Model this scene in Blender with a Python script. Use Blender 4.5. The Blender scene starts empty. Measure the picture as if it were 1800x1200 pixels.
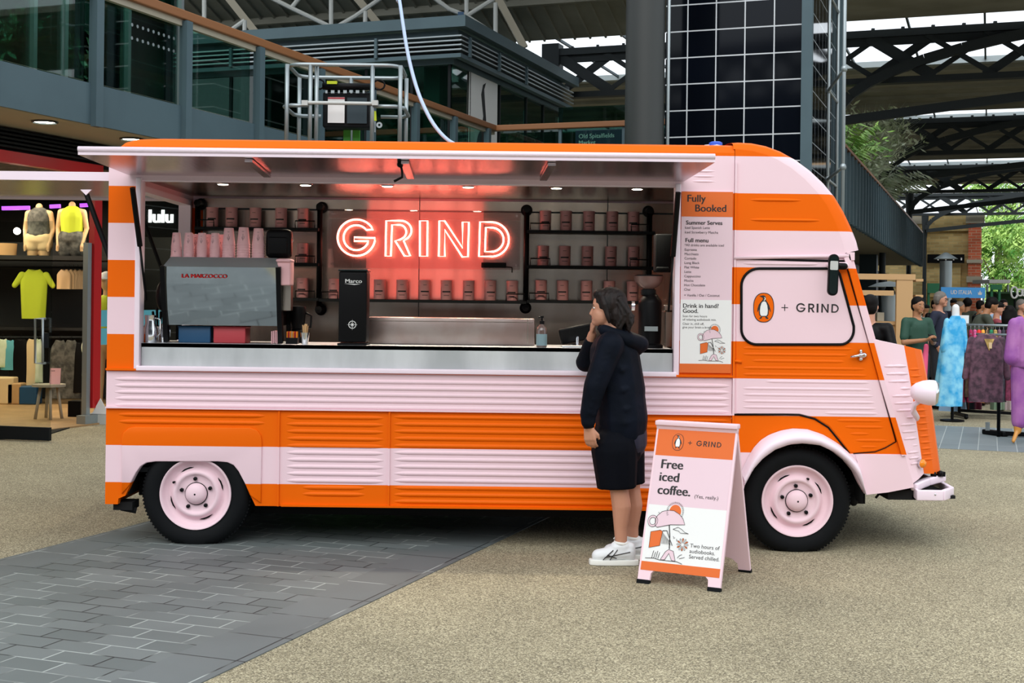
import bpy, bmesh, math, random
from mathutils import Vector, Matrix, noise
from mathutils.geometry import tessellate_polygon
rnd = random.Random(7)
C = bpy.context.scene.collection
SC = bpy.context.scene
# ---------------------------------------------------------------- camera, sky, sun, exposure
F = 2282.0; CH = 1.55; CX, CY = 900.0, 530.0; ROLL = 0.0118
cam = bpy.data.cameras.new('camera'); camo = bpy.data.objects.new('camera', cam); C.objects.link(camo)
cam.sensor_width = 36; cam.lens = 36 * F / 1800; cam.shift_y = -(600 - CY) / 1800
cam.clip_start = .1; cam.clip_end = 600
camo.matrix_world = Matrix.Translation((0, 0, CH)) @ Matrix.Rotation(math.pi / 2, 4, 'X') @ Matrix.Rotation(ROLL, 4, 'Z')
SC.camera = camo
w = bpy.data.worlds.new('world'); SC.world = w; w.use_nodes = True
bg = w.node_tree.nodes['Background']; bg.inputs[0].default_value = (.86, .93, 1, 1); bg.inputs[1].default_value = 1.4
sun = bpy.data.lights.new('sun', 'SUN'); suno = bpy.data.objects.new('sun', sun); C.objects.link(suno)
sun.energy = 1.3; sun.angle = math.radians(50); sun.color = (1, .97, .93)
suno.rotation_euler = (math.radians(48), math.radians(0), math.radians(-12))
SC.view_settings.view_transform = 'Standard'; SC.view_settings.look = 'None'
SC.view_settings.exposure = .2; SC.view_settings.gamma = 1; SC.view_settings.use_curve_mapping = False
SC.cycles.max_bounces = 8; SC.cycles.transparent_max_bounces = 16
SC.cycles.caustics_reflective = False; SC.cycles.caustics_refractive = False
SC.cycles.use_denoising = True

# ---------------------------------------------------------------- places: pixel of the photo + a depth -> a point of the hall
cr, sr = math.cos(ROLL), math.sin(ROLL)
def P(px, py, d):
    dx, dy = px - CX, py - CY
    x = dx * cr + dy * sr; y = -dx * sr + dy * cr
    return Vector((x * d / F, d, CH - y * d / F))
def G(px, py):
    dx, dy = px - CX, py - CY
    return P(px, py, CH * F / (-dx * sr + dy * cr))
YT = 8.15                        # the truck's near side stands at this distance
def T(px, py, y=YT): return P(px, py, y)
BX, BY, AX, AY = .938, -.345, .345, .938     # the hall's own axes: u runs right, v runs away
def H(u, v, z=0): return Vector((BX * u + AX * v, BY * u + AY * v, z))
def vpx(u, px):
    k = (px - 900) / F; return -u * (.938 + .345 * k) / (.345 - .938 * k)
def upx(v, px):
    k = (px - 900) / F; return v * (.938 * k - .345) / (.938 + .345 * k)

# ---------------------------------------------------------------- materials
def lin(c):
    if isinstance(c, str): c = [int(c[i:i + 2], 16) / 255 for i in (0, 2, 4)]
    return tuple(x / 12.92 if x <= .04045 else ((x + .055) / 1.055) ** 2.4 for x in c) + (1,)
MATS = {}
def mat(name, col, rough=.5, metal=0, emit=None, es=1, spec=.5, var=None, vscale=5, bump=0, bscale=40, aniso=0, coat=0, stretch=None):
    m = bpy.data.materials.new(name); m.use_nodes = True; n = m.node_tree.nodes; l = m.node_tree.links
    b = n['Principled BSDF']; b.inputs['Base Color'].default_value = lin(col); b.inputs['Roughness'].default_value = rough
    b.inputs['Metallic'].default_value = metal; b.inputs['Specular IOR Level'].default_value = spec
    if coat: b.inputs['Coat Weight'].default_value = coat; b.inputs['Coat Roughness'].default_value = .15
    if emit: b.inputs['Emission Color'].default_value = lin(emit); b.inputs['Emission Strength'].default_value = es
    tc = n.new('ShaderNodeTexCoord'); src = tc.outputs['Object']
    if stretch:
        mp = n.new('ShaderNodeMapping'); mp.inputs['Scale'].default_value = stretch; l.new(src, mp.inputs[0]); src = mp.outputs[0]
    if var:
        t = n.new('ShaderNodeTexNoise'); t.inputs['Scale'].default_value = vscale; t.inputs['Detail'].default_value = 6; l.new(src, t.inputs[0])
        r = n.new('ShaderNodeValToRGB'); r.color_ramp.elements[0].color = lin(col); r.color_ramp.elements[1].color = lin(var)
        r.color_ramp.elements[0].position = .38; r.color_ramp.elements[1].position = .62
        l.new(t.outputs[0], r.inputs[0]); l.new(r.outputs[0], b.inputs['Base Color'])
    if bump:
        t = n.new('ShaderNodeTexNoise'); t.inputs['Scale'].default_value = bscale; t.inputs['Detail'].default_value = 4; l.new(src, t.inputs[0])
        bp = n.new('ShaderNodeBump'); bp.inputs['Strength'].default_value = bump; bp.inputs['Distance'].default_value = .01
        l.new(t.outputs[0], bp.inputs['Height']); l.new(bp.outputs[0], b.inputs['Normal'])
    MATS[name] = m; return m
def glassmat(name, tint, refl=.9, base=.06):
    m = bpy.data.materials.new(name); m.use_nodes = True; n = m.node_tree.nodes; l = m.node_tree.links; n.clear()
    o = n.new('ShaderNodeOutputMaterial'); t = n.new('ShaderNodeBsdfTransparent'); t.inputs[0].default_value = lin(tint)
    g = n.new('ShaderNodeBsdfGlossy'); g.inputs['Roughness'].default_value = .02; g.inputs[0].default_value = (refl, refl, refl, 1)
    f = n.new('ShaderNodeLayerWeight'); p_ = n.new('ShaderNodeMath'); p_.operation = 'POWER'; p_.inputs[1].default_value = 4.5; q_ = n.new('ShaderNodeMath'); q_.operation = 'MULTIPLY_ADD'; q_.inputs[1].default_value = .8; q_.inputs[2].default_value = base; mx = n.new('ShaderNodeMixShader')
    l.new(f.outputs['Facing'], p_.inputs[0]); l.new(p_.outputs[0], q_.inputs[0]); l.new(q_.outputs[0], mx.inputs[0]); l.new(t.outputs[0], mx.inputs[1]); l.new(g.outputs[0], mx.inputs[2]); l.new(mx.outputs[0], o.inputs[0])
    MATS[name] = m; return m
PINK, ORANGE = 'eaccd4', 'e86400'
def stripes():
    m = mat('striped_paint', PINK, .5, spec=.12); n = m.node_tree.nodes; l = m.node_tree.links; b = n['Principled BSDF']
    tc = n.new('ShaderNodeTexCoord'); sp = n.new('ShaderNodeSeparateXYZ'); l.new(tc.outputs['Object'], sp.inputs[0])
    a = n.new('ShaderNodeMath'); a.operation = 'SUBTRACT'; l.new(sp.outputs[2], a.inputs[0]); a.inputs[1].default_value = .8535 - .4646 * 4
    d = n.new('ShaderNodeMath'); d.operation = 'DIVIDE'; l.new(a.outputs[0], d.inputs[0]); d.inputs[1].default_value = .4646
    f = n.new('ShaderNodeMath'); f.operation = 'FRACT'; l.new(d.outputs[0], f.inputs[0])
    g = n.new('ShaderNodeMath'); g.operation = 'GREATER_THAN'; l.new(f.outputs[0], g.inputs[0]); g.inputs[1].default_value = .5
    mx = n.new('ShaderNodeMix'); mx.data_type = 'RGBA'; l.new(g.outputs[0], mx.inputs[0])
    mx.inputs[6].default_value = lin(PINK); mx.inputs[7].default_value = lin(ORANGE); l.new(mx.outputs[2], b.inputs['Base Color']); return m
def bricks(name, c1, c2, mortar, bw, bh, off=.5, msz=.008, rot=0, rough=.7, nz=None, loc=(0, 0, 0), bump=.3, tilt=None, axes='xy'):
    m = mat(name, c1, rough, spec=.2 if rough < .1 else .4); n = m.node_tree.nodes; l = m.node_tree.links; b = n['Principled BSDF']
    tc = n.new('ShaderNodeTexCoord'); src = tc.outputs['Object']
    mp = n.new('ShaderNodeMapping'); mp.vector_type = 'POINT'; mp.inputs['Rotation'].default_value = (0, 0, rot); mp.inputs['Location'].default_value = loc
    l.new(src, mp.inputs[0]); src = mp.outputs[0]
    if axes == 'xz':
        s = n.new('ShaderNodeSeparateXYZ'); cb = n.new('ShaderNodeCombineXYZ'); l.new(src, s.inputs[0]); l.new(s.outputs[0], cb.inputs[0]); l.new(s.outputs[2], cb.inputs[1]); src = cb.outputs[0]
    t = n.new('ShaderNodeTexBrick'); t.offset = off; t.inputs['Scale'].default_value = 1; t.inputs['Color1'].default_value = lin(c1); t.inputs['Color2'].default_value = lin(c2)
    if mortar == 'mix':
        n2 = n.new('ShaderNodeTexNoise'); n2.inputs['Scale'].default_value = 2.2; n2.inputs['Detail'].default_value = 3; l.new(tc.outputs['Object'], n2.inputs[0])
        r2 = n.new('ShaderNodeValToRGB'); r2.color_ramp.elements[0].color = lin('25292a'); r2.color_ramp.elements[1].color = lin('a4aaa6'); r2.color_ramp.elements[0].position = .44; r2.color_ramp.elements[1].position = .56
        l.new(n2.outputs[0], r2.inputs[0]); l.new(r2.outputs[0], t.inputs['Mortar']); mortar = '555555'
    else: t.inputs['Mortar'].default_value = lin(mortar)
    t.inputs['Mortar Size'].default_value = msz; t.inputs['Brick Width'].default_value = bw; t.inputs['Row Height'].default_value = bh
    t.inputs['Mortar Smooth'].default_value = .2
    l.new(src, t.inputs[0]); out = t.outputs[0]
    ns = n.new('ShaderNodeTexNoise'); ns.inputs['Scale'].default_value = 1.2; ns.inputs['Detail'].default_value = 8; l.new(tc.outputs['Object'], ns.inputs[0])
    mr = n.new('ShaderNodeMapRange'); mr.inputs[3].default_value = .72; mr.inputs[4].default_value = 1.25; l.new(ns.outputs[0], mr.inputs[0])
    mx = n.new('ShaderNodeMix'); mx.data_type = 'RGBA'; mx.blend_type = 'MULTIPLY'; mx.inputs[0].default_value = 1
    l.new(out, mx.inputs[6]); l.new(mr.outputs[0], mx.inputs[7]); l.new(mx.outputs[2], b.inputs['Base Color'])
    bp = n.new('ShaderNodeBump'); bp.inputs['Strength'].default_value = bump; bp.inputs['Distance'].default_value = .01; bp.invert = True
    l.new(t.outputs['Fac'], bp.inputs['Height']); l.new(bp.outputs[0], b.inputs['Normal']); return m
def aggregate():
    m = mat('bound_gravel', 'a19b86', .9, spec=.2); n = m.node_tree.nodes; l = m.node_tree.links; b = n['Principled BSDF']
    tc = n.new('ShaderNodeTexCoord'); v = n.new('ShaderNodeTexVoronoi'); v.inputs['Scale'].default_value = 170; l.new(tc.outputs['Object'], v.inputs[0])
    r = n.new('ShaderNodeValToRGB'); e = r.color_ramp.elements; e[0].color = lin('6a6252'); e[1].color = lin('c6bc9e'); e[0].position = .1; e[1].position = .9
    e.new(.35).color = lin('8b8269'); e.new(.7).color = lin('a3997e')
    s = n.new('ShaderNodeSeparateColor'); l.new(v.outputs['Color'], s.inputs[0]); l.new(s.outputs[0], r.inputs[0])
    ns = n.new('ShaderNodeTexNoise'); ns.inputs['Scale'].default_value = .55; ns.inputs['Detail'].default_value = 9; ns.inputs['Roughness'].default_value = .6; l.new(tc.outputs['Object'], ns.inputs[0])
    mr = n.new('ShaderNodeMapRange'); mr.inputs[1].default_value = .3; mr.inputs[2].default_value = .7; mr.inputs[3].default_value = .74; mr.inputs[4].default_value = 1.1; l.new(ns.outputs[0], mr.inputs[0])
    mx = n.new('ShaderNodeMix'); mx.data_type = 'RGBA'; mx.blend_type = 'MULTIPLY'; mx.inputs[0].default_value = 1
    l.new(r.outputs[0], mx.inputs[6]); l.new(mr.outputs[0], mx.inputs[7]); l.new(mx.outputs[2], b.inputs['Base Color'])
    bp = n.new('ShaderNodeBump'); bp.inputs['Strength'].default_value = .4; bp.inputs['Distance'].default_value = .004
    l.new(v.outputs['Distance'], bp.inputs['Height']); l.new(bp.outputs[0], b.inputs['Normal']); return m
HR = math.atan2(.345, .938)       # turns world coordinates into the hall's axes
M_STRIPE = stripes(); M_GRAVEL = aggregate()
M_PAVE = bricks('slate_pavers', '6a706f', '5b6261', 'mix', .26, .15, .5, .005, HR, .62, bump=1)
M_PAVE2 = bricks('pale_pavers', '7e8687', '70797b', 'a2a8a6', .2, 1.42, 0, .006, HR, .6, loc=(.1, .1, 0))
M_EDGE = bricks('edge_pavers', '656b6b', '5b6161', 'mix', .4, .6, 0, .005, HR + math.pi / 2, .62, bump=.6)
M_YBRICK = bricks('yellow_stock_brick', 'd8bc80', 'b09560', 'c0b080', .5, .16, .5, .018, HR, .9, axes='xz')
M_RBRICK = bricks('red_brick', 'cc6848', 'b05438', 'b49c84', .5, .16, .5, .015, HR, .9, axes='xz')
M_TOWER = bricks('black_glass_tiles', '070a10', '0a0e16', 'c9cdd0', .455, .42, 0, .011, HR, .06, axes='xz', bump=0)
M_TOWER2 = bricks('black_glass_tiles_side', '070a10', '0a0e16', 'aab2b4', .455, .42, 0, .011, HR + math.pi / 2, .06, axes='xz', bump=0)
for a in [('pink', PINK, .42, 0), ('orange', ORANGE, .42, 0), ('pale_pink', 'efdde8', .35, 0), ('black', '08080a', .45, 0), ('rubber', '0e1012', .75, 0),
          ('steel_dark', '3a464c', .5, 0), ('steel_black', '16191b', .55, 0), ('column_grey', '2e3130', .55, 0), ('chrome', 'd8d8dc', .12, 1), ('white_metal', 'b9bcb8', .4, 0),
          ('galv', '9aa3a5', .4, .7), ('white', 'e4e4e2', .6, 0), ('poster_orange', 'd9641a', .6, 0), ('poster_pink', 'dfc3cc', .6, 0), ('ink', '1c1a1b', .6, 0),
          ('wood_rail', '8a5a34', .5, 0), ('soffit', 'a69f8d', .7, 0), ('red_frame', 'b01014', .4, 0), ('skin', 'c08a70', .5, 0), ('skin2', 'a8734f', .5, 0), ('mannequin', 'c9a77c', .5, 0),
          ('hair', '0b0706', .6, 0), ('jacket', '0c121f', .6, 0), ('shorts', '080a14', .7, 0), ('shoe_white', 'dfe2e4', .5, 0), ('fabric_yellow', 'b9c82a', .8, 0),
          ('sole', 'e8e8e2', .6, 0), ('amber', 'f08a10', .2, 0), ('under', '050506', .9, 0), ('wood', 'c39b6b', .6, 0), ('green_metal', '3f9a18', .45, 0), ('cup', 'e8b4b8', .6, 0), ('tin', 'd89a98', .5, 0),
          ('navy', '1b2744', .6, 0), ('teal', '58a7b5', .6, 0), ('grey_glass', '16201f', .1, 0), ('blue_box', '12486e', .5, 0), ('red_box', 'b93c44', .5, 0)]:
    mat(a[0], *a[1:], **({'spec': .14} if a[0] in ('pink', 'orange', 'black', 'rubber', 'hair', 'jacket', 'steel_black', 'steel_dark') else {}))
mat('steel_blue', '4d6168', .5, var='495c63', spec=.3, vscale=1.5)
mat('brushed', 'a89e94', .27, 1, var='8f857b', vscale=1.5, bump=.08, bscale=7, stretch=(3, 3, .12))
mat('brushed_bright', 'd4d7d9', .55, .85, var='b4b8ba', vscale=3, bump=.15, bscale=10, stretch=(1, 1, .3))
mat('awning_steel', 'cdbfc2', .24, 1, bump=.1, bscale=5, stretch=(4, .3, 1))
mat('mirror', 'b9bfc2', .04, 1)
mat('roof_panel', '8c8a7c', .8, var='7c7a6c', vscale=1, bump=.3, bscale=4)
mat('leaf', '5c8a38', .6, var='9cc060', vscale=1.2); mat('leaf_tree', '4f9030', .6, var='b8d873', vscale=.7); mat('leaf_grey', 'e2ead8', .6, var='a8bc90', vscale=3)
mat('bark', '4a3a2a', .9); mat('floor_wood', '9a7a52', .45, var='b08f64', vscale=2); mat('dark_room', '15171a', .8); mat('dark_shelf', '0b0b0c', .6)
mat('neon', 'ff6a5a', .4, emit='ff7f6c', es=16); mat('lamp', 'ffffff', .4, emit='fff2d8', es=22); mat('purple_lamp', '301040', .4, emit='b048ff', es=1.3)
mat('shop_letters', 'ffffff', .4, emit='ffffff', es=2.5); mat('jacket_cloth', '050a13', .7, bump=.9, bscale=9, var='0a101c', vscale=6, spec=.1)
mat('hair_strands', '0c0706', .6, bump=1, bscale=60, spec=.3, stretch=(1, 1, .18), var='1c100c', vscale=30)
mat('tiledye', '2aa3dc', .7, var='8fd6f0', vscale=7); mat('paisley', '6d4a5a', .8, var='3e2a36', vscale=14)
mat('marl', '5a5a55', .8, var='2f302e', vscale=12)
glassmat('glass_green', 'b4d6cc'); glassmat('glass_clear', 'eef2f0'); glassmat('acrylic', 'f4eeee'); glassmat('glass_dark', '8fb0a8')
M = MATS

# ---------------------------------------------------------------- mesh builder
def tag(o, label=None, cat=None, group=None, kind=None):
    for k, v in (('label', label), ('category', cat), ('group', group), ('kind', kind)):
        if v: o[k] = v
    return o
def thing(name, label, cat, loc=(0, 0, 0), group=None):
    o = bpy.data.objects.new(name, None); o.empty_display_size = .1; C.objects.link(o); o.location = loc
    return tag(o, label, cat, group)
class Fr:
    """a flat frame: origin, right, up, and n towards the reader"""
    def __init__(s, o, x=(1, 0, 0), y=(0, 0, 1)):
        s.o = Vector(o); s.x = Vector(x).normalized(); s.y = Vector(y).normalized(); s.n = s.x.cross(s.y)
    def __call__(s, a, b, c=0): return s.o + s.x * a + s.y * b + s.n * c
class MB:
    def __init__(s): s.v = []; s.f = []; s.m = []
    def add(s, vs, fs, mi=0):
        k = len(s.v); s.v += [Vector(p) for p in vs]; s.f += [tuple(i + k for i in f) for f in fs]; s.m += [mi] * len(fs); return s
    def box(s, c, d, mi=0, rz=0, R=None):
        c = Vector(c); R = R or Matrix.Rotation(rz, 3, 'Z')
        vs = [c + R @ Vector((x * d[0] / 2, y * d[1] / 2, z * d[2] / 2)) for x in (-1, 1) for y in (-1, 1) for z in (-1, 1)]
        return s.add(vs, [(0, 1, 3, 2), (4, 6, 7, 5), (0, 4, 5, 1), (2, 3, 7, 6), (0, 2, 6, 4), (1, 5, 7, 3)], mi)
    def hbox(s, u0, u1, v0, v1, z0, z1, mi=0):
        vs = [H(u, v, z) for u in (u0, u1) for v in (v0, v1) for z in (z0, z1)]
        return s.add(vs, [(0, 1, 3, 2), (4, 6, 7, 5), (0, 4, 5, 1), (2, 3, 7, 6), (0, 2, 6, 4), (1, 5, 7, 3)], mi)
    def bar(s, a, b, w, h=None, mi=0, up=(0, 0, 1)):
        a, b = Vector(a), Vector(b); h = h or w; z = (b - a).normalized(); up = Vector(up)
        if abs(z.dot(up)) > .99: up = Vector((0, 1, 0))
        x = z.cross(up).normalized() * w / 2; y = x.normalized().cross(z) * h / 2
        vs = [p + i * x + j * y for p in (a, b) for i, j in ((-1, -1), (1, -1), (1, 1), (-1, 1))]
        return s.add(vs, [(3, 2, 1, 0), (4, 5, 6, 7)] + [(i, (i + 1) % 4, (i + 1) % 4 + 4, i + 4) for i in range(4)], mi)
    def tube(s, pts, r, n=10, mi=0, closed=False, flat=1, ref=None, caps=True):
        pts = [Vector(p) for p in pts]; L = len(pts); rs = list(r) if hasattr(r, '__len__') else [r] * L
        rings = []; px = None
        for i, p in enumerate(pts):
            if closed: t = pts[(i + 1) % L] - pts[i - 1]
            else: t = pts[min(i + 1, L - 1)] - pts[max(i - 1, 0)]
            t = t.normalized() if t.length > 1e-9 else Vector((0, 0, 1))
            if ref is not None: x = Vector(ref) - t * Vector(ref).dot(t)
            elif px is None:
                a = Vector((0, 0, 1)) if abs(t.z) < .9 else Vector((0, 1, 0)); x = a - t * a.dot(t)
            else: x = px - t * px.dot(t)
            if x.length < 1e-6: x = t.orthogonal()
            x.normalize(); px = x; y = t.cross(x)
            rings.append([p + (x * math.cos(2 * math.pi * j / n) + y * math.sin(2 * math.pi * j / n) * flat) * rs[i] for j in range(n)])
        vs = [q for g in rings for q in g]; fs = []
        for i in range(L if closed else L - 1):
            k = (i + 1) % L
            fs += [(i * n + j, i * n + (j + 1) % n, k * n + (j + 1) % n, k * n + j) for j in range(n)]
        if caps and not closed: fs += [tuple(reversed(range(n))), tuple(range((L - 1) * n, L * n))]
        return s.add(vs, fs, mi)
    def cap(s, a, b, r0, r1, n=12, mi=0, flat=1, ref=None):
        """a tapered limb with round ends"""
        a, b = Vector(a), Vector(b); t = (b - a).normalized() if (b - a).length > 1e-6 else Vector((0, 0, 1))
        pts = []; rs = []
        for k in range(5):
            th = math.pi / 2 * k / 4; pts.append(a - t * r0 * math.cos(th)); rs.append(max(r0 * math.sin(th), r0 * .03))
        for k in range(5):
            th = math.pi / 2 * k / 4; pts.append(b + t * r1 * math.sin(th)); rs.append(max(r1 * math.cos(th), r1 * .03))
        return s.tube(pts, rs, n, mi, flat=flat, ref=ref if ref is not None else t.orthogonal())
    def ell(s, c, r, mi=0, n=16, m=10, R=None):
        c = Vector(c); R = R or Matrix.Identity(3); vs = [c + R @ Vector((0, 0, -r[2]))]
        for i in range(1, m):
            a = -math.pi / 2 + math.pi * i / m
            vs += [c + R @ Vector((r[0] * math.cos(a) * math.cos(2 * math.pi * j / n), r[1] * math.cos(a) * math.sin(2 * math.pi * j / n), r[2] * math.sin(a))) for j in range(n)]
        vs.append(c + R @ Vector((0, 0, r[2]))); fs = [(0, 1 + (j + 1) % n, 1 + j) for j in range(n)]
        for i in range(m - 2): fs += [(1 + i * n + j, 1 + i * n + (j + 1) % n, 1 + (i + 1) * n + (j + 1) % n, 1 + (i + 1) * n + j) for j in range(n)]
        e = len(vs) - 1; fs += [(e, 1 + (m - 2) * n + j, 1 + (m - 2) * n + (j + 1) % n) for j in range(n)]
        return s.add(vs, fs, mi)
    def lathe(s, prof, o, axis=(0, 0, 1), n=32, mi=0, ref=None):
        """prof: (radius, height along the axis); one material index or a list per band"""
        o = Vector(o); z = Vector(axis).normalized(); x = Vector(ref) if ref else z.orthogonal(); x = (x - z * x.dot(z)).normalized(); y = z.cross(x)
        vs = [o + z * h + (x * math.cos(2 * math.pi * j / n) + y * math.sin(2 * math.pi * j / n)) * max(r, 1e-4) for r, h in prof for j in range(n)]
        for i in range(len(prof) - 1):
            k = len(s.v)
            mm = mi[i] if isinstance(mi, (list, tuple)) else mi
            s.f += [(k + i * n + j, k + i * n + (j + 1) % n, k + (i + 1) * n + (j + 1) % n, k + (i + 1) * n + j) for j in range(n)]; s.m += [mm] * n
        s.v += vs; return s
    def poly(s, fr, pts, holes=(), mi=0, z=0, th=.0008):
        """a flat shape in a frame with a real thickness"""
        loops = [list(pts)] + [list(h) for h in holes]
        allp = [p for lp in loops for p in lp]; N = len(allp)
        tris = tessellate_polygon([[Vector((p[0], p[1], 0)) for p in lp] for lp in loops])
        front = []
        for t in tris:
            a, b, c = (Vector(allp[i]) for i in t)
            ar = (b.x - a.x) * (c.y - a.y) - (b.y - a.y) * (c.x - a.x)
            if abs(ar) < 1e-12: continue
            front.append(tuple(t) if ar > 0 else tuple(reversed(t)))
        vs = [fr(p[0], p[1], z) for p in allp] + [fr(p[0], p[1], z - th) for p in allp]
        fs = front + [tuple(i + N for i in reversed(t)) for t in front]; k = 0
        for li, lp in enumerate(loops):
            n = len(lp); ar = sum(lp[i][0] * lp[(i + 1) % n][1] - lp[(i + 1) % n][0] * lp[i][1] for i in range(n))
            flip = (ar > 0) == (li == 0)
            for i in range(n):
                a, b = k + i, k + (i + 1) % n
                fs.append((a, a + N, b + N, b) if flip else (b, b + N, a + N, a))
            k += n
        return s.add(vs, fs, mi)
    def grid(s, rows, mi=0, closed=False):
        n = len(rows[0]); vs = [p for r in rows for p in r]; fs = []
        for i in range(len(rows) - 1):
            for j in range(n if closed else n - 1): fs.append((i * n + j, i * n + (j + 1) % n, (i + 1) * n + (j + 1) % n, (i + 1) * n + j))
        return s.add(vs, fs, mi)
    def text(s, fr, body, size, x=0, y=0, z=.001, mi=0, bold=0, th=.0006, align='LEFT', sx=1, space=1):
        if bold >= .0007:
            for k_, dx in enumerate((-bold, 0, bold)): s.text(fr, body, size, x + dx, y, z + k_ * 4e-5, mi, 0, th, align, sx, space)
            return s
        cu = bpy.data.curves.new('t', 'FONT'); cu.body = body; cu.size = size; cu.offset = 0; cu.align_x = align; cu.resolution_u = 3; cu.space_character = space
        ob = bpy.data.objects.new('t', cu); me = bpy.data.meshes.new_from_object(ob)
        k = len(s.v); s.v += [fr(x + p.co.x * sx, y + p.co.y, z) for p in me.vertices]
        for p in me.polygons: s.f.append(tuple(i + k for i in p.vertices)); s.m.append(mi)
        bpy.data.objects.remove(ob); bpy.data.curves.remove(cu); bpy.data.meshes.remove(me); return s
    def rib(s, a, b, w, n, hgt=.008, mi=0):
        """a pressed rib from a to b, w across, standing hgt proud along n, tapered ends"""
        a, b, n = Vector(a), Vector(b), Vector(n).normalized(); t = (b - a).normalized(); y = n.cross(t).normalized(); L = (b - a).length
        st = [0, .012, .03, .055, .09]; st = [x for x in st if x < L / 2]; pos = st + [L - x for x in reversed(st)]
        sc = lambda x: min(1, max(.02, math.sin(min(1, min(x, L - x) / .085) * math.pi / 2)))
        rows = []
        for x in pos:
            k = sc(x); rows.append([a + t * x + y * (w / 2 * q * (.35 + .65 * k)) + n * (hgt * k * math.cos(q * math.pi / 2) ** 1.0 - .0006) for q in (-1, -.8, -.55, -.25, 0, .25, .55, .8, 1)])
        return s.grid(rows, mi)
    def build(s, name, mats, parent=None, smooth=False, bevel=0, remesh=0, sm=6, origin=None, subd=0, auto=None, solid=0):
        if not isinstance(mats, (list, tuple)): mats = [mats]
        mats = [M[x] if isinstance(x, str) else x for x in mats]
        if parent is not None:
            off = Vector((0, 0, 0)); q = parent
            while q is not None: off += q.location; q = q.parent
            loc = Vector((0, 0, 0))
        else:
            if origin is None:
                xs = [p.x for p in s.v]; ys = [p.y for p in s.v]; zs = [p.z for p in s.v]; origin = ((min(xs) + max(xs)) / 2, (min(ys) + max(ys)) / 2, min(zs))
            off = Vector(origin); loc = off
        me = bpy.data.meshes.new(name); me.from_pydata([p - off for p in s.v], [], s.f)
        for m_ in mats: me.materials.append(m_)
        me.polygons.foreach_set('material_index', s.m); me.update()
        o = bpy.data.objects.new(name, me); C.objects.link(o); o.location = loc
        if parent is not None: o.parent = parent
        if solid:
            d = o.modifiers.new('s', 'SOLIDIFY'); d.thickness = solid; d.offset = 0
        if bevel:
            bm = bmesh.new(); bm.from_mesh(me); bmesh.ops.remove_doubles(bm, verts=bm.verts, dist=1e-5); bm.to_mesh(me); bm.free()
            d = o.modifiers.new('b', 'BEVEL'); d.width = bevel; d.segments = 3; d.limit_method = 'ANGLE'; d.angle_limit = math.radians(40)
        if remesh:
            d = o.modifiers.new('r', 'REMESH'); d.mode = 'VOXEL'; d.voxel_size = remesh; d.use_smooth_shade = True
            d = o.modifiers.new('m', 'SMOOTH'); d.iterations = sm; d.factor = .5; smooth = True
        if subd:
            d = o.modifiers.new('u', 'SUBSURF'); d.levels = subd; d.render_levels = subd
        if remesh or bevel or subd or solid:
            dg = bpy.context.evaluated_depsgraph_get(); ev = o.evaluated_get(dg)
            nm = bpy.data.meshes.new_from_object(ev, depsgraph=dg); o.modifiers.clear(); o.data = nm; bpy.data.meshes.remove(me); me = nm; me.name = name
        if smooth:
            me.polygons.foreach_set('use_smooth', [True] * len(me.polygons))
            if auto is not None or bevel:
                try: me.set_sharp_from_angle(angle=math.radians(auto or 40))
                except Exception: pass
        return o
def struct(o): o['kind'] = 'structure'; return o
def dup(root, loc=None, rotz=None, label=None, group=None, scale=None):
    r = root.copy(); C.objects.link(r)
    if loc is not None: r.location = loc
    if rotz is not None: r.rotation_euler = (0, 0, rotz)
    if scale is not None: r.scale = scale
    if label: r['label'] = label
    if group: r['group'] = group
    for ch in list(root.children):
        c = ch.copy(); C.objects.link(c); c.parent = r
        for g in list(ch.children):
            d = g.copy(); C.objects.link(d); d.parent = c
    return r
def arc(cx, cy, rx, ry, a0, a1, n): return [(cx + rx * math.cos(math.radians(a0 + (a1 - a0) * i / n)), cy + ry * math.sin(math.radians(a0 + (a1 - a0) * i / n))) for i in range(n + 1)]
def rrect(x0, y0, x1, y1, r, n=6):
    return arc(x1 - r, y1 - r, r, r, 0, 90, n) + arc(x0 + r, y1 - r, r, r, 90, 180, n) + arc(x0 + r, y0 + r, r, r, 180, 270, n) + arc(x1 - r, y0 + r, r, r, 270, 360, n)
def lampat(name, kind, loc, power, size=.3, color=(1, .9, .75), rot=(0, 0, 0), parent=None, spot=None):
    L = bpy.data.lights.new(name, kind); L.energy = power; L.color = color
    if kind == 'AREA': L.shape = 'SQUARE'; L.size = size
    elif kind != 'SUN': L.shadow_soft_size = size
    if spot: L.spot_size = math.radians(spot); L.spot_blend = .6
    o = bpy.data.objects.new(name, L); C.objects.link(o)
    if parent is not None:
        off = Vector((0, 0, 0)); q = parent
        while q is not None: off += q.location; q = q.parent
        o.parent = parent; o.location = Vector(loc) - off
    else: o.location = loc
    o.rotation_euler = rot; return o
# ================================================================ THE SETTING
b = MB(); b.add([(-60, -12, 0), (90, -12, 0), (90, 190, 0), (-60, 190, 0)], [(0, 1, 2, 3)])
struct(b.build('floor', M_GRAVEL, origin=(0, 0, 0)))
b = MB()
def slab(u0, u1, v0, v1, z0, z1, mi=0): b.hbox(u0, u1, v0, v1, z0, z1, mi)
slab(-5.1, -3.3, -6, 14.95, -.03, .004, 0); slab(-5.44, -5.1, -6, 14.95, -.03, .0045, 1); slab(-3.3, -2.96, -6, 14.95, -.03, .0045, 1)
slab(-9, 14, 14.95, 17.8, -.03, .004, 2); slab(-9, 14, 32, 34.5, -.03, .004, 2)
struct(b.build('floor', [M_PAVE, M_EDGE, M_PAVE2], origin=(0, 0, 0)))

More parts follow.
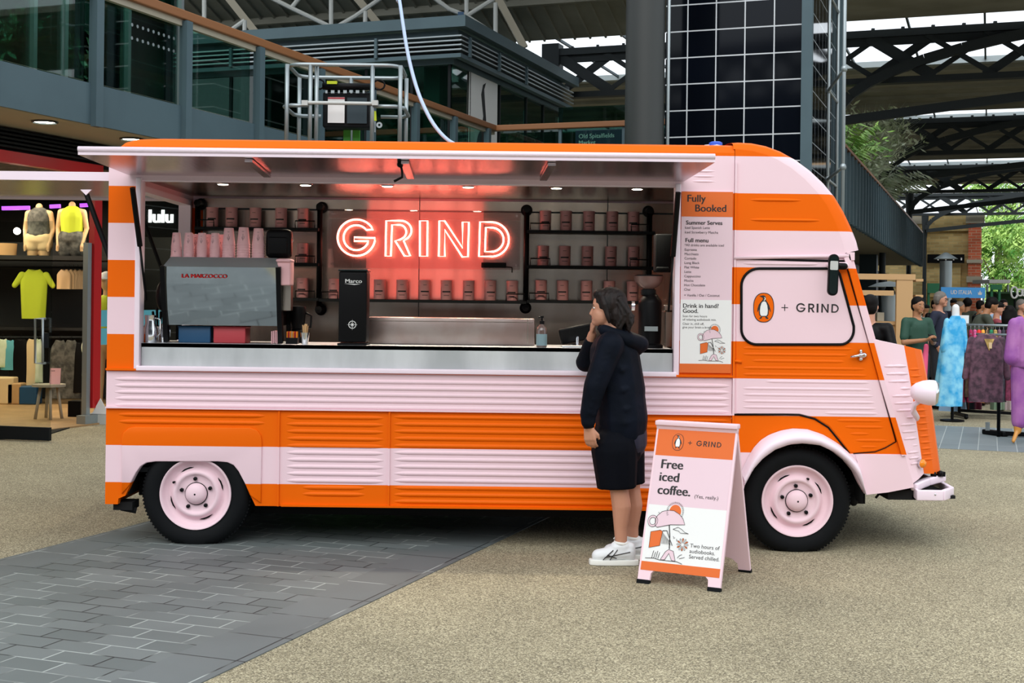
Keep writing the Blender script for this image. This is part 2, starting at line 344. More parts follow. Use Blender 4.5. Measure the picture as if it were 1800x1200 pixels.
# roof: dark boarded slabs between glazed slots, held by lattice trusses across the hall
ZR = 8.15
b = MB()
for v0, v1 in ((24.6, 31.0), (37.4, 46.2), (48.3, 61.5), (65, 74.0)):
    ul = -4 if v0 < 25 else -34
    b.hbox(ul, 45, v0, v1, ZR, ZR + .15)
    for k in range(int((v1 - v0) / 1.6)): b.hbox(ul, 45, v0 + .2 + k * 1.6, v0 + .3 + k * 1.6, ZR - .1, ZR)
# over the pavilion the boarded roof slopes up towards us
b.add([H(-34, 31, ZR), H(-4, 31, ZR), H(-4, 19, 12.9), H(-34, 19, 12.9), H(-34, 31, ZR + .2), H(-4, 31, ZR + .2), H(-4, 19, 13.1), H(-34, 19, 13.1)], [(0, 1, 2, 3), (7, 6, 5, 4), (1, 5, 6, 2)])
for k in range(75): b.bar(H(-33.8 + k * .4, 31, ZR - .02), H(-33.8 + k * .4, 19, 12.88), .05, .05)
for v_, z_ in ((29.3, 8.75), (26.2, 9.98), (23.4, 11.1)): b.hbox(-34, -4, v_, v_ + .18, z_ - .1, z_ + .12)
struct(b.build('ceiling', 'roof_panel', origin=H(0, 30, ZR)))
b = MB()
for v0, v1 in ((31.0, 37.4), (46.2, 48.3), (62, 64)):
    for k in range(34): b.hbox(-24 + k * 1.7, -23.95 + k * 1.7, v0, v1, ZR + .05, ZR + .12)
    b.hbox(-34, 45, v1 - .35, v1 - .02, ZR - .02, ZR + .14, 1)
struct(b.build('trim_1', ['steel_dark', 'galv'], origin=H(0, 31, ZR)))
# dark wall added unseen behind us, for reflections in the glass and steel
b = MB(); b.box((0, -60, 9.7), (170, 1, 19.4)); b.box((0, -60, 23.4), (170, 1, 1.2)); struct(b.build('wall_added_front', 'dark_room', origin=(0, -60, 0)))
mat('iron', '262c2e', .6, spec=.3)
for ti, v in enumerate((31.4, 46.6, 62.2, 77.6)):
    z0, z1 = 6.78, 7.92
    ths = 'nearest of the iron roof trusses, sky showing through its lattice', 'second iron roof truss from the front', 'third iron roof truss from the front', 'farthest iron roof truss, resting on the brick arches'
    t = thing('roof_truss', ths[ti], 'truss', H(0, v, z0), 'iron lattice trusses across the market roof')
    c = MB(); c.hbox(-10.6, 30, v - .14, v + .14, z1 - .12, z1 + .05); c.hbox(-10.6, 30, v - .14, v + .14, z0 - .06, z0 + .08); c.hbox(-10.6, 30, v - .02, v + .02, z1 - .3, z1)
    for k in range(60): c.box(H(-10 + k * .67, v, z1 + .08), (.07, .07, .07))
    c.build('chord', 'iron', t)
    c = MB(); step = 1.28
    k = 0; u = -10.4
    while u < 29:
        wd = .26 if k % 3 == 0 else .12
        c.bar(H(u, v - .05, z1 - .1), H(u + step * 1.15, v - .05, z0 + .05), wd, .05, up=H(0, 1)); c.bar(H(u, v + .05, z0 + .05), H(u + step * 1.15, v + .05, z1 - .1), .12 if k % 2 else .2, .05, up=H(0, 1)); u += step; k += 1
    c.build('lattice', 'iron', t)
    c = MB()
    for sgn, us in ((1, -3.42),):
        pts = [H(us + 9.5 * (1 - math.cos(a)), v - .25, 5.9 + 2.15 * math.sin(a)) for a in [math.pi / 2 * i / 12 for i in range(13)]]
        for a_, b_ in zip(pts, pts[1:]): c.bar(a_, b_, .16, .22)
        pts = [H(us + 15 * i / 10, v - .25, 5.85 + 1.0 * math.sin(math.pi * i / 10 / 2)) for i in range(11)]
        for a_, b_ in zip(pts, pts[1:]): c.bar(a_, b_, .16, .2)
    c.build('arch_rib', 'iron', t)
t = thing('roof_truss', 'iron lattice truss added unseen above the wall behind the camera, for its reflection', 'truss', (0, -59.6, 19.4)); c = MB()  # unseen truss, added so the tower glass reflects its lattice
for k in range(40): c.bar((-80 + k * 4, -59.6, 19.4), (-76 + k * 4, -59.6, 22.8), .8, .3, up=(0, 1, 0)); c.bar((-76 + k * 4, -59.6, 19.4), (-80 + k * 4, -59.6, 22.8), .8, .3, up=(0, 1, 0))
c.build('lattice', 'iron', t)
# slim iron columns carrying the trusses
for v in (31.4, 46.6, 62.2, 77.6):
    q = H(-3.5, v)
    c = MB(); c.lathe([(.2, 0), (.2, .3), (.12, .4), (.1, 5.4), (.14, 5.7), (.2, 6.7)], q, n=16)
    tag(c.build('iron_column', 'iron', smooth=True, auto=40), 'slim dark iron column carrying a roof truss beside the balcony', 'column', 'slim iron columns along the balcony')
c = MB(); c.hbox(-10.75, -10.3, 31.2, 31.6, 3.8, 8.1)
tag(c.build('roof_post', 'iron'), 'square black steel post at the far end of the glass pavilion', 'column')
t = thing('round_column', 'thick round dark grey column rising behind the truck', 'column', P(1129, 530, 19).xy.to_3d())
q = t.location
c = MB(); c.lathe([(.29, 0), (.285, 9)], q, n=40); c.build('shaft', 'column_grey', t, smooth=True)
c = MB(); c.lathe([(.36, 0), (.36, .18), (.3, .26)], q, n=40); c.build('base_ring', 'column_grey', t, smooth=True, auto=40)
c = MB(); c.tube([q + Vector((.33, -.1, z)) for z in (0, 9)], .025, 8); c.build('downpipe', 'galv', t, smooth=True)

# white tubular roof bracing over the pavilion
def tubes(name, label, segs, d, r, m, group=None):
    c = MB(); d += 3.6; r *= 1.1
    for s_ in segs:
        for a_, b_ in zip(s_, s_[1:]): c.tube([P(a_[0], a_[1], d), P(b_[0], b_[1], d)], r, 8)
    return tag(c.build(name, m, smooth=True, auto=40), label, 'roof brace', group)
g = 'white tubular braces under the roof'
tubes('roof_brace', 'white tubular roof brace nearest the wooden handrail', [[(330, 52), (362, 70), (393, 62), (430, 36)], [(359, -40), (359, 70)], [(430, 36), (430, 60)], [(313, -10), (330, 52)]], 24.6, .045, 'white_metal', g)
tubes('roof_brace', 'white tubular roof brace above the middle of the louvred roof edge', [[(455, -15), (512, 14), (587, 50), (625, 28), (700, -25)], [(582, -30), (582, 48)], [(512, 14), (535, -15)], [(642, 20), (642, 45)]], 24.8, .045, 'white_metal', g)
br_ = tubes('roof_brace', 'white tubular roof brace above the corner of the pavilion', [[(730, -28), (790, 16), (820, 28), (872, 62), (912, 85)], [(820, -40), (820, 28), (868, -2)], [(871, 5), (871, 62)]], 24.9, .045, 'white_metal', g)
c = MB(); c.box(P(810, 27, 28.4), (.13, .02, .15)); o = c.build('tag_plate', 'blue_box', br_)
for a_, b_, l_ in (((398, -8), (452, 60), 'left'), ((625, -6), (668, 46), 'middle'), ((866, -20), (922, 84), 'right')):
    c = MB(); c.bar(P(*a_, 29.2), P(*b_, 29.2), .16, .16)
    tag(c.build('roof_strut', 'soffit'), {'left': 'slanting beige roof strut, leftmost, above the handrail', 'middle': 'slanting beige roof strut above the boom lift', 'right': 'slanting beige roof strut left of the round column'}[l_], 'roof strut', 'beige struts under the roof')

# ---------------------------------------------------------------- left building: shop below, gallery above
US = -10.24; UG = -9.04; VC = 23.5; ZS, ZT, ZH = 3.39, 3.83, 4.9
b = MB()
b.hbox(UG - .04, UG, 3, VC, ZS, ZT, 0); b.hbox(UG - .04, -5.2, VC, VC + .04, ZS, ZT, 0)
struct(b.build('wall_left', 'steel_blue', origin=H(UG, 14, ZS)))
b = MB(); b.hbox(-22, UG - .04, 3, 31, ZS + .02, ZT - .02); b.hbox(UG, -5.2, VC + .04, 31, ZS + .02, ZT - .02)
struct(b.build('ceiling', 'soffit', origin=H(-12, 14, ZS)))
for i, px in enumerate((75, 228)):
    y = (215, 245)[i]; u = UG - .42; v = vpx(u, px); q = H(u, v, ZS + .02)
    t = thing('downlight', ('round downlight in the beige soffit, at the far left above the shop', 'round downlight in the beige soffit just left of the truck roof')[i], 'light', q, 'downlights in the gallery soffit')
    c = MB(); c.lathe([(.11, 0), (.14, -.012), (.12, -.02), (.11, 0)], q, n=24); c.build('rim', 'steel_dark', t)
    c = MB(); c.lathe([(0, -.008), (.11, -.008)], q, n=24); c.build('lens', 'lamp', t)
b = MB()        # black louvred band above the shop window
for k in range(5): b.hbox(US - .02, US + .10 - .0, 6, 19.5, 3.18 + k * .045, 3.2 + k * .045)
b.hbox(US - .1, US - .02, 6, 19.5, 3.12, 3.45); struct(b.build('trim_2', 'steel_black', origin=H(US, 12, 3.1)))
t = thing('glass_balustrade', 'gallery balustrade of glass panes, grey posts and a brown wooden handrail above the shop', 'balustrade', H(UG, 14, ZT))
b = MB(); b.hbox(UG - .1, UG + .05, 3, VC + .05, ZH - .05, ZH + .06); b.hbox(UG - .1, -5.2, VC - .05, VC + .1, ZH - .05, ZH + .06); b.build('handrail', 'wood_rail', t, bevel=.015)
b = MB(); b.hbox(UG - .06, UG, 3, VC, ZH - .12, ZH - .05); b.build('rail_bracket', 'soffit', t)
vs = [vpx(UG + .03, 166) - 3.3, vpx(UG + .03, 166) - 1.65] + [vpx(UG + .03, 166) + 1.65 * k for k in range(8)]
for v in vs:
    b = MB(); b.hbox(UG, UG + .07, v - .06, v + .06, ZS - .02, ZH - .06); b.hbox(UG - .04, UG + .01, v - .05, v + .05, ZT, ZH - .06); b.build('post', 'steel_blue', t)
for a_, b_ in zip(vs, vs[1:] + [VC]):
    b = MB(); b.hbox(UG - .09, UG - .075, a_ + .08, b_ - .08, ZT + .03, ZH - .1); b.build('pane', 'glass_green', t)
for k in range(3):
    u0 = UG + .1 + k * 1.25
    b = MB(); b.hbox(u0, u0 + 1.2, VC + .03, VC + .045, ZT + .03, ZH - .1); b.build('pane', 'glass_green', t)
    b = MB(); b.hbox(u0 + 1.2, u0 + 1.26, VC, VC + .06, ZT, ZH - .06); b.build('post', 'steel_blue', t)
# upper shop front
UU = UG - 1.5; VE = vpx(UU, 310)
b = MB(); b.hbox(-20, UU - 3.2, 2, VE, ZT, 8); b.hbox(-20, UU - .1, VE - .2, VE, ZT, 8); b.hbox(-20, UU + .3, 2, VE, 7.2, 7.6)
mat('dim_teal_wall', '4c6a64', .8, var='3a544e', vscale=1.5); struct(b.build('wall_left', 'dim_teal_wall', origin=H(-14, 8, ZT)))
w_ = thing('window_1', None, None, H(UU, 10, ZT)); w_['kind'] = 'structure'
b = MB(); b.hbox(UU - .03, UU, 3, VE, ZT, 7.2); b.build('window_pane', 'glass_dark', w_)
b = MB()
for px in (-160, 50, 105, 216, 309): v = vpx(UU, px); b.hbox(UU - .02, UU + .06, v - .03, v + .03, ZT, 7.2)
b.build('window_frame', 'galv', w_)
b = MB(); fr = Fr(H(UG - .07, 0, 0), (AX, AY, 0))
for k in range(9):
    for zz in (4.62, 4.47): v_ = vpx(UG - .07, 226) + k * .1; b.poly(fr, [(v_ + .02 * math.cos(a), zz + .02 * math.sin(a)) for a in [i * math.pi / 5 for i in range(10)]], th=.002)
o = b.build('frosted_dots', 'galv', t); o['kind'] = 'stuff'
# things seen inside the upper shop
def plantish(name, label, cat, base, h, spread, n, m, group=None, seed=1, leaf=.12, stemr=.006, kind='blade', pot=None):
    r = random.Random(seed); t = thing(name, label, cat, base, group); c = MB(); base = Vector(base); s = MB()
    if pot: s.lathe([(0, 0), (pot[0] * .8, 0), (pot[0], pot[1]), (pot[0] * .9, pot[1]), (pot[0] * .85, pot[1] - .03)], base, n=20); s.build('pot', pot[2], t, smooth=True, auto=40); base = base + Vector((0, 0, pot[1] - .03)); s = MB()
    for i in range(n):
        a = r.uniform(0, 6.283); k = r.uniform(.25, 1); dirv = Vector((math.cos(a), math.sin(a), 0)); hh = h * r.uniform(.55, 1)
        pts = [base + dirv * spread * k * x ** 1.6 + Vector((0, 0, hh * (x - (.55 * k if kind == 'palm' else .15) * x ** 2.6))) for x in (0, .25, .5, .75, 1)]
        s.tube(pts, [stemr, stemr, stemr * .8, stemr * .6, stemr * .3], 5)
        for j in range(4 if kind != 'palm' else 14):
            x = r.uniform(.35, 1) if kind != 'palm' else .2 + .8 * j / 14
            i0 = min(3, int(x * 4)); q = pts[i0].lerp(pts[i0 + 1], x * 4 - i0) if x < 1 else pts[4]
            for sg in ((-1, 1) if kind == 'palm' else (1,)):
                d = (Vector((r.uniform(-1, 1), r.uniform(-1, 1), r.uniform(-.6, 1)))) if kind != 'palm' else dirv.cross(Vector((0, 0, 1))) * sg + dirv * .5 + Vector((0, 0, -.45))
                d.normalize(); L = leaf * r.uniform(.6, 1.2); wv = d.cross(Vector((r.uniform(-1, 1), r.uniform(-1, 1), r.uniform(-1, 1)))).normalized() * L * (.16 if kind != 'palm' else .07)
                c.add([q, q + d * L * .5 + wv, q + d * L, q + d * L * .5 - wv], [(0, 1, 2, 3)])
    s.build('stems', 'bark' if kind != 'grass' else m, t); c.build('foliage', m, t); return t
q = H(UU - .6, vpx(UU - .6, 22), ZT); plantish('dried_grass_plant', 'pale dried grass arrangement behind the far left gallery glass', 'plant', q, 1.6, .5, 26, 'leaf_grey', seed=3, leaf=.25, pot=(.18, .35, 'soffit'))
q = H(UU - .7, vpx(UU - .7, 150), ZT); plantish('dried_grass_plant', 'pale dried grass arrangement behind the gallery glass beside a grey post', 'plant', q, 1.1, .3, 18, 'leaf_grey', seed=5, leaf=.22, pot=(.18, .3, 'soffit'))
t = thing('clothes_rail', 'clothes rail with long dark coats inside the upstairs shop', 'clothes rail', H(UU - 1.1, vpx(UU - 1.1, 195), ZT))
b = MB(); v0 = vpx(UU - 1.1, 175)
b.tube([H(UU - 1.5, v0, ZT), H(UU - 1.5, v0, ZT + 1.5), H(UU - .6, v0 + .3, ZT + 1.5), H(UU - .6, v0 + .3, ZT)], .02, 8); b.build('frame', 'galv', t)
for k in range(6):
    b = MB(); b.hbox(UU - 1.4 + k * .13, UU - 1.33 + k * .13, v0 - .1, v0 + .4, ZT + .35, ZT + 1.42); b.build('coat', ('black', 'jacket', 'soffit')[k % 3], t, bevel=.03)
t = thing('pendant_lamp', 'wide flat wooden lampshade hanging inside the upstairs shop', 'lamp', H(UU - .5, vpx(UU - .5, 196), 5.55))
b = MB(); q = t.location; b.lathe([(.06, .22), (.5, .02), (.48, 0), (.05, .18)], q, n=28); b.build('shade', 'wood', t, smooth=True); b = MB(); b.tube([q + Vector((0, 0, .2)), q + Vector((0, 0, 2.0))], .008, 6); b.build('cord', 'black', t)
lampat('shop_lamp', 'AREA', H(UU - 1.6, 11, 7.0), 150, 1.6, (.8, 1, .93))

# ---------------------------------------------------------------- glass pavilion on the gallery
UP, VP_ = -10.14, 23.96; ZP = 7.15
b = MB()
def ring(u_out, z0, z1, mi=0, th=.15): b.hbox(-22, UP + u_out, VP_ - u_out, VP_ - u_out + th, z0, z1, mi); b.hbox(UP + u_out - th, UP + u_out, VP_ - u_out + th, 31, z0, z1, mi)
ring(.45, ZP - .22, ZP); ring(.2, ZP - .4, ZP - .22); ring(.05, 6.28, 6.4); ring(.3, 6.36, 6.44)
b.hbox(-22, UP + .4, VP_ - .4, 31, ZP - .1, ZP - .02)
struct(b.build('trim_3', 'steel_blue', origin=H(-12, 25, 6)))
b = MB()
for k in range(4): ring(.32, 6.5 + k * .09, 6.528 + k * .09, 1, .12)
b.hbox(-22, UP + .05, VP_ - .05, VP_ + .05, 6.4, 6.9, 0); b.hbox(UP - .05, UP + .05, VP_, 31, 6.4, 6.9, 0)
for px in (655 - 0, 400, 150): u = upx(VP_ - .35, px); b.hbox(u - .03, u + .03, VP_ - .36, VP_ - .3, 6.42, 6.82, 2)
for px in (821, 873, 921): v = vpx(UP + .33, px); b.hbox(UP + .3, UP + .36, v - .03, v + .03, 6.42, 6.82, 2)
struct(b.build('trim_4', ['steel_black', 'galv', 'steel_blue'], origin=H(-12, 25, 6)))
b = MB(); b.hbox(-22, UP - 3.5, 29, 31, ZT, ZP - .3); b.hbox(-22, UP - .1, 30.8, 31, ZT, ZP - .3); b.hbox(-22, -21.8, VP_, 31, ZT, 6.8)
struct(b.build('wall_back', 'dim_teal_wall', origin=H(-14, 30, ZT)))
w_ = thing('window_2', None, None, H(UP, VP_, ZT)); w_['kind'] = 'structure'
b = MB(); b.hbox(-22, UP - .02, VP_, VP_ + .02, ZT, 6.3); b.hbox(UP - .02, UP, VP_, 30.8, ZT, 6.3); b.build('window_pane', 'glass_dark', w_)
b = MB()
for px in (330, 402, 470, 560, 640, 720, 786): u = upx(VP_, px); b.hbox(u - .03, u + .03, VP_ - .03, VP_ + .03, ZT, 6.3)
for px in (820, 873, 920, 950): v = vpx(UP, px); b.hbox(UP - .03, UP + .03, v - .03, v + .03, ZT, 6.3)
b.build('window_frame', 'steel_black', w_)
b = MB(); u = upx(VP_ + .8, 761); b.hbox(u - .18, u + .18, VP_ + .6, VP_ + 1, ZT, 6.6); tag(b.build('square_column', 'white'), 'pale square column standing inside the pavilion glass', 'column')
t = thing('window_poster', 'tall pale grey poster with a slim black figure in the pavilion window', 'poster', H(UP + .04, vpx(UP, 846), 4.2))
v0, v1 = vpx(UP + .04, 822), vpx(UP + .04, 871); fr = Fr(H(UP + .03, v0, 4.1), (AX, AY, 0)); W_ = v1 - v0
b = MB(); b.poly(fr, [(0, 0), (W_, 0), (W_, 2.25), (0, 2.25)], th=.02); b.build('sheet', 'white', t)
b = MB(); b.poly(fr, [(x * W_, y * 2.2) for x, y in [(.12, .02), (.16, .2), (.3, .42), (.44, .52), (.48, .62), (.4, .82), (.46, .92), (.56, .95), (.5, .88), (.52, .8), (.58, .6), (.6, .45), (.62, .25), (.66, .02), (.52, .02), (.46, .3), (.38, .32), (.3, .2), (.26, .02)]], z=.006, th=.004); b.build('print', 'black', t)
for px0, px1 in ((919, 950),):
    v0, v1 = vpx(UP - .3, px0), vpx(UP - .3, px1); b = MB(); b.hbox(UP - .34, UP - .3, v0, v1, ZT, 6.1); tag(b.build('window_blind', 'teal'), 'pale green blind behind the last pavilion pane', 'blind')
for i, px in enumerate((340, 395, 705)):
    q = H(upx(VP_ + .7, px), VP_ + .7, ZT); plantish('reflection_plant', ('leafy plant added for a reflection in the pavilion glass, leftmost', 'leafy plant added for a reflection in the pavilion glass, beside the leftmost one', 'leafy plant added for a reflection in the pavilion glass, right of the boom lift')[i], 'plant', q, (1.7, 1.5, 2.3)[i], .4, 40, 'leaf', 'plants added for reflections in the pavilion glass', seed=10 + i, leaf=.2, pot=(.2, .35, 'black'))  # plants added inside to stand in for plant reflections in the panes
lampat('pavilion_lamp', 'AREA', H(UP - 2.2, VP_ + 3, 6.7), 160, 2, (.85, 1, .95))
# navy board on the gallery
t = thing('market_board', 'navy board with small white market lettering, left of the round column', 'sign', P(1052, 250, 25.6))
v = 25.3; u0, u1 = upx(v, 1008), upx(v, 1112); fr = Fr(H(u0, v, ZT), (BX, BY, 0))
b = MB(); b.poly(fr, [(0, 0), (u1 - u0, 0), (u1 - u0, 1.22), (0, 1.22)], th=.06); b.build('panel', 'navy', t)
b = MB(); b.text(fr, 'Old Spitalfields', .125, .07, 1.06, .005, bold=.001); b.text(fr, 'Market', .125, .07, .93, .005, bold=.004); b.build('lettering', 'white', t)
b = MB(); b.hbox(u0 - .5, u1 + .8, v + .4, v + .5, ZT, 5.6); struct(b.build('wall_back', 'glass_dark', origin=H(u0, v, ZT)))

# ---------------------------------------------------------------- black glass tower
UT, VT = -2.62, 20.33
u0 = upx(VT, 1165)
b = MB(); vs = [H(u0, VT, 0), H(UT - .12, VT, 0), H(UT - .12, VT, 10), H(u0, VT, 10), H(u0, VT + 4.8, 0), H(UT - .12, VT + 4.8, 0), H(UT - .12, VT + 4.8, 10), H(u0, VT + 4.8, 10)]
b.add(vs, [(0, 1, 2, 3)], 0); b.add(vs, [(1, 5, 6, 2)], 1); b.add(vs, [(5, 4, 7, 6), (4, 0, 3, 7), (3, 2, 6, 7)], 0)
o = b.build('wall_tower', [M_TOWER, M_TOWER2], origin=(0, 0, 0)); struct(o)
b = MB(); b.hbox(UT - .14, UT + .02, VT - .06, VT + .1, 0, 10); b.hbox(UT - .12, UT - .02, VT + 4.7, VT + 4.9, 0, 10); struct(b.build('trim_5', 'steel_blue', origin=H(UT, VT, 0)))
t = thing('scaffold', 'galvanised scaffold tubes with couplers standing right of the black glass tower', 'scaffold', H(UT + .3, VT + 1, 0))
q0 = P(1479, 530, 19.2); q0.z = 0; q1 = H(UT + .12, VT + 1.3); q2 = H(UT + .12, VT + 2.6)
for q in (q0, q1, q2):
    b = MB(); b.tube([q, q + Vector((0, 0, 10))], .028, 10); b.build('upright', 'galv', t, smooth=True)
for z in (2.4, 3.6, 5.05, 6.6):
    b = MB(); b.tube([q0 + Vector((0, 0, z)), q1 + Vector((0, 0, z))], .024, 8); b.tube([q1 + Vector((0, 0, z)), q2 + Vector((0, 0, z))], .024, 8)
    for q in (q0, q1): b.ell(q + Vector((0, 0, z)), (.05, .05, .06), n=8, m=6)
    b.build('ledger', 'galv', t, smooth=True)

# ---------------------------------------------------------------- right balcony
UB = -2.9
b = MB(); b.hbox(-9, UB - .05, 25.4, 61, ZS, ZS + .1); b.hbox(-6, UB - .14, 25.4, 61, ZT - .1, 4.4); struct(b.build('ceiling', 'soffit', origin=H(UB, 30, ZS)))
t = thing('steel_balustrade', 'blue-grey steel balcony balustrade of upright fins with a wooden handrail, right of the tower', 'balustrade', H(UB, 31, ZS))
b = MB(); b.hbox(UB - .12, UB - .06, 25.4, 61, ZS, ZH - .05); b.hbox(UB - .1, UB, 25.4, 61, ZS - .02, ZS + .04); b.build('backing_panel', 'steel_dark', t)
b = MB(); v = 25.5
while v < 61: b.hbox(UB - .07, UB + .08, v, v + .05, ZS - .06, ZH - .08); v += .75
b.build('fins', 'steel_blue', t)
b = MB(); b.hbox(UB - .12, UB + .07, 25.4, 61, ZH - .06, ZH); b.build('handrail', 'wood_rail', t)
for i, v in enumerate((27, 29, 31, 33.2, 35.4, 38)):
    b = MB(); b.hbox(UB - 1.1, UB - .8, v, v + .12, ZS - .02, ZS - .002)
    tag(b.build('soffit_light', 'lamp'), 'small square light in the soffit under the steel balcony, ' + ['nearest', 'second nearest', 'third nearest', 'fourth nearest', 'fifth nearest', 'farthest'][i], 'light', 'lights under the steel balcony')
b = MB(); b.hbox(-9, UB - 2.6, 25.2, 77, 0, ZS); struct(b.build('wall_right', 'dark_room', origin=H(UB - 3, 30, 0)))
for v in (36, 48):
    b = MB(); b.hbox(UB - 1.5, UB - .9, v, v + .6, 0, ZS); tag(b.build('square_column', 'steel_dark'), 'dark square column under the steel balcony, ' + ('nearer of the two' if v == 36 else 'farther of the two'), 'column', 'square columns under the balcony')
w_ = thing('window_3', None, None, H(UB - 2.5, 40, 0)); w_['kind'] = 'structure'
b = MB(); b.hbox(UB - 2.55, UB - 2.52, 30, 61, .3, 2.7); b.build('window_pane', 'glass_dark', w_)
b = MB()
for k in range(14): b.hbox(UB - 2.56, UB - 2.46, 30 + k * 2.3, 30.08 + k * 2.3, .3, 2.8)
b.hbox(UB - 2.56, UB - 2.46, 30, 61, 2.7, 3.3); b.build('window_frame', 'steel_dark', w_)
q = H(UB - .6, 33.6, 4.4); plantish('palm_plant', 'arching green palm behind the wooden handrail, right of the scaffold', 'plant', q, 2.3, 1.3, 18, 'leaf', seed=21, leaf=.45, stemr=.012, kind='palm', pot=(.3, .45, 'black'))
q = H(UB - .9, 42.2, 4.4); plantish('silver_shrub', 'silvery twiggy shrub rising behind the balcony handrail', 'plant', q, 3.4, 2.0, 800, 'leaf_grey', seed=22, leaf=.24, stemr=.004, kind='grass', pot=(.4, .5, 'black'))
q = H(UB - .62, 45.0, 4.5); plantish('hanging_palm', 'drooping palm fronds hanging over the balcony handrail', 'plant', q, 1.9, 2.0, 40, 'leaf_grey', seed=23, leaf=.5, stemr=.01, kind='palm', pot=(.3, .4, 'black'))
q = H(UB - .8, 36.6, 4.4); plantish('leafy_bush', 'mid green bush between the palm and the silvery shrub', 'plant', q, 2.0, 1.2, 110, 'leaf', seed=25, leaf=.28, pot=(.35, .4, 'black'))
for i, (u, v, z) in enumerate(((1.7, 30.2, 6.2), (11.5, 45.2, 5.6))):
    q = H(u, v, z); t = thing('pendant_light', ('white pendant lamp hanging below the nearest truss', 'white pendant lamp hanging below the second truss')[i], 'lamp', q, 'pendant lamps under the roof')
    b = MB(); b.lathe([(.04, .35), (.06, .2), (.17, 0), (.15, 0)], q, n=16); b.build('shade', 'white', t, smooth=True); b = MB(); b.tube([q + Vector((0, 0, .3)), q + Vector((0, 0, 8.1 - z))], .015, 6); b.build('rod', 'white', t)

# ---------------------------------------------------------------- brick arch wall at the far end
VB = 78.4; UBk = [upx(VB, p) for p in (1613, 1701, 1724)]
b = MB(); u0, u1, u2 = UBk
b.hbox(-30, u1, VB + .3, VB + .8, 0, 6.8, 0); b.hbox(u0 - .3, u0 + .35, VB, VB + .5, 0, 6.8, 0)
b.hbox(u0 + .35, u1, VB + .05, VB + .32, 5.9, 6.8, 0); b.hbox(u0 + .35, u1 - .4, VB + .12, VB + .3, 2.1, 4.0, 0)
struct(b.build('wall_back', M_YBRICK, origin=(0, 0, 0)))
b = MB(); b.hbox(u1, u2, VB - .2, VB + .6, 0, 6.5); struct(b.build('wall_back', M_RBRICK, origin=(0, 0, 0)))
b = MB(); b.hbox(u1 - .15, u2 + .15, VB - .35, VB + .7, 6.3, 6.75); b.hbox(u1 - .08, u2 + .08, VB - .28, VB + .65, 4.05, 4.25); b.hbox(u1 - .08, u2 + .08, VB - .28, VB + .65, 2.95, 3.3); b.hbox(u0 - .4, u0 + .45, VB - .1, VB + .5, 6.3, 6.75)
struct(b.build('trim_6', 'soffit', origin=H(u1, VB, 3)))
t = thing('shop_fascia', 'long black shop sign board on the yellow brick wall', 'sign', H(u0 + 1, VB - .1, 4.2))
b = MB(); b.hbox(u0 + .5, u1 - .2, VB - .12, VB, 4.05, 4.55); b.build('board', 'black', t)
b = MB()
for k in range(5):
    b = MB(); b.box(H(u0 + 1.1 + k * .42, VB - .14, 4.28), (.07, .04, .14)); b.build('letter', 'white', t)
# street beyond
b = MB(); b.hbox(u2 + 6.5, u2 + 9.5, 108, 110, 0, 16); tag(b.build('yellow_building', 'wood'), 'yellow building front beyond the tree at the right edge', 'building')
b = MB(); b.hbox(u2 + 4.6, u2 + 6.5, 100, 101, 0, 12); mat('bright_blue', '2c5bd0', .5); tag(b.build('blue_hoarding', 'bright_blue'), 'bright blue hoarding at the right edge beyond the tree', 'hoarding')
# ================================================================ THE TRUCK
W_T = 1.98; YF = YT + W_T                    # near side, far side
PX = lambda p: (T(p[0], p[1]).x, T(p[0], p[1]).z)
SIDE = Fr((0, YT, 0))                        # frame of the near side: x right, y up
truck = thing('food_truck', 'pink and orange striped vintage corrugated food truck with its serving hatch open', 'food truck', (-.6, 9.1, 0))
XL, XR = -2.54, T(1288, 560).x
ZB, ZTOP = .25, 2.50
XW0, XW1, ZW0, ZW1 = T(243, 480).x, T(1190, 480).x, T(700, 652).z, 2.285
arch = [PX(p) for p in [(207, 886), (208, 876), (220, 871), (230, 850), (240, 830), (248, 819), (258, 813), (275, 810.5), (383, 810.5), (400, 812), (411, 817), (420, 828), (430, 847), (440, 870), (449, 886)]]
outer = [(XL, ZB)] + [(p[0], ZB) if i in (0, len(arch) - 1) else p for i, p in enumerate(arch)] + [(XR, ZB), (XR, ZTOP), (XL + .1, ZTOP), (XL + .03, ZTOP - .04), (XL, ZTOP - .12)]
b = MB(); b.poly(SIDE, outer, [[(XW0, ZW0), (XW1, ZW0), (XW1, ZW1), (XW0, ZW1)]], th=.05)
# pressed ribs of the side
def ribrow(py, x0, x1, w=.031, h=.0085): b.rib(T(x0, py) , Vector((T(x1, py).x, YT, T(x0, py).z)), w, (0, -1, 0), h)
for k in range(5): ribrow(665.5 + k * 11.4, 200, 1284, .030)
for x0, x1 in ((494 + 8, 683 - 7), (683 + 8, 1283)):
    for k in range(5): ribrow(732.5 + k * 12.6, x0, x1)
    for k in range(5): ribrow(795 + k * 12.3, x0, x1)
for k in range(2): ribrow(856.5 + k * 11.5, 530, 643)
for k in range(3): ribrow(857 + k * 12.0, 691, 1283)
for k in range(2): ribrow(728 + k * 12.5, 207, 467)
for k in range(3): ribrow(300.5 + k * 9, 1215, 1259, .018, .007)
b.build('side_panel', M_STRIPE, truck)
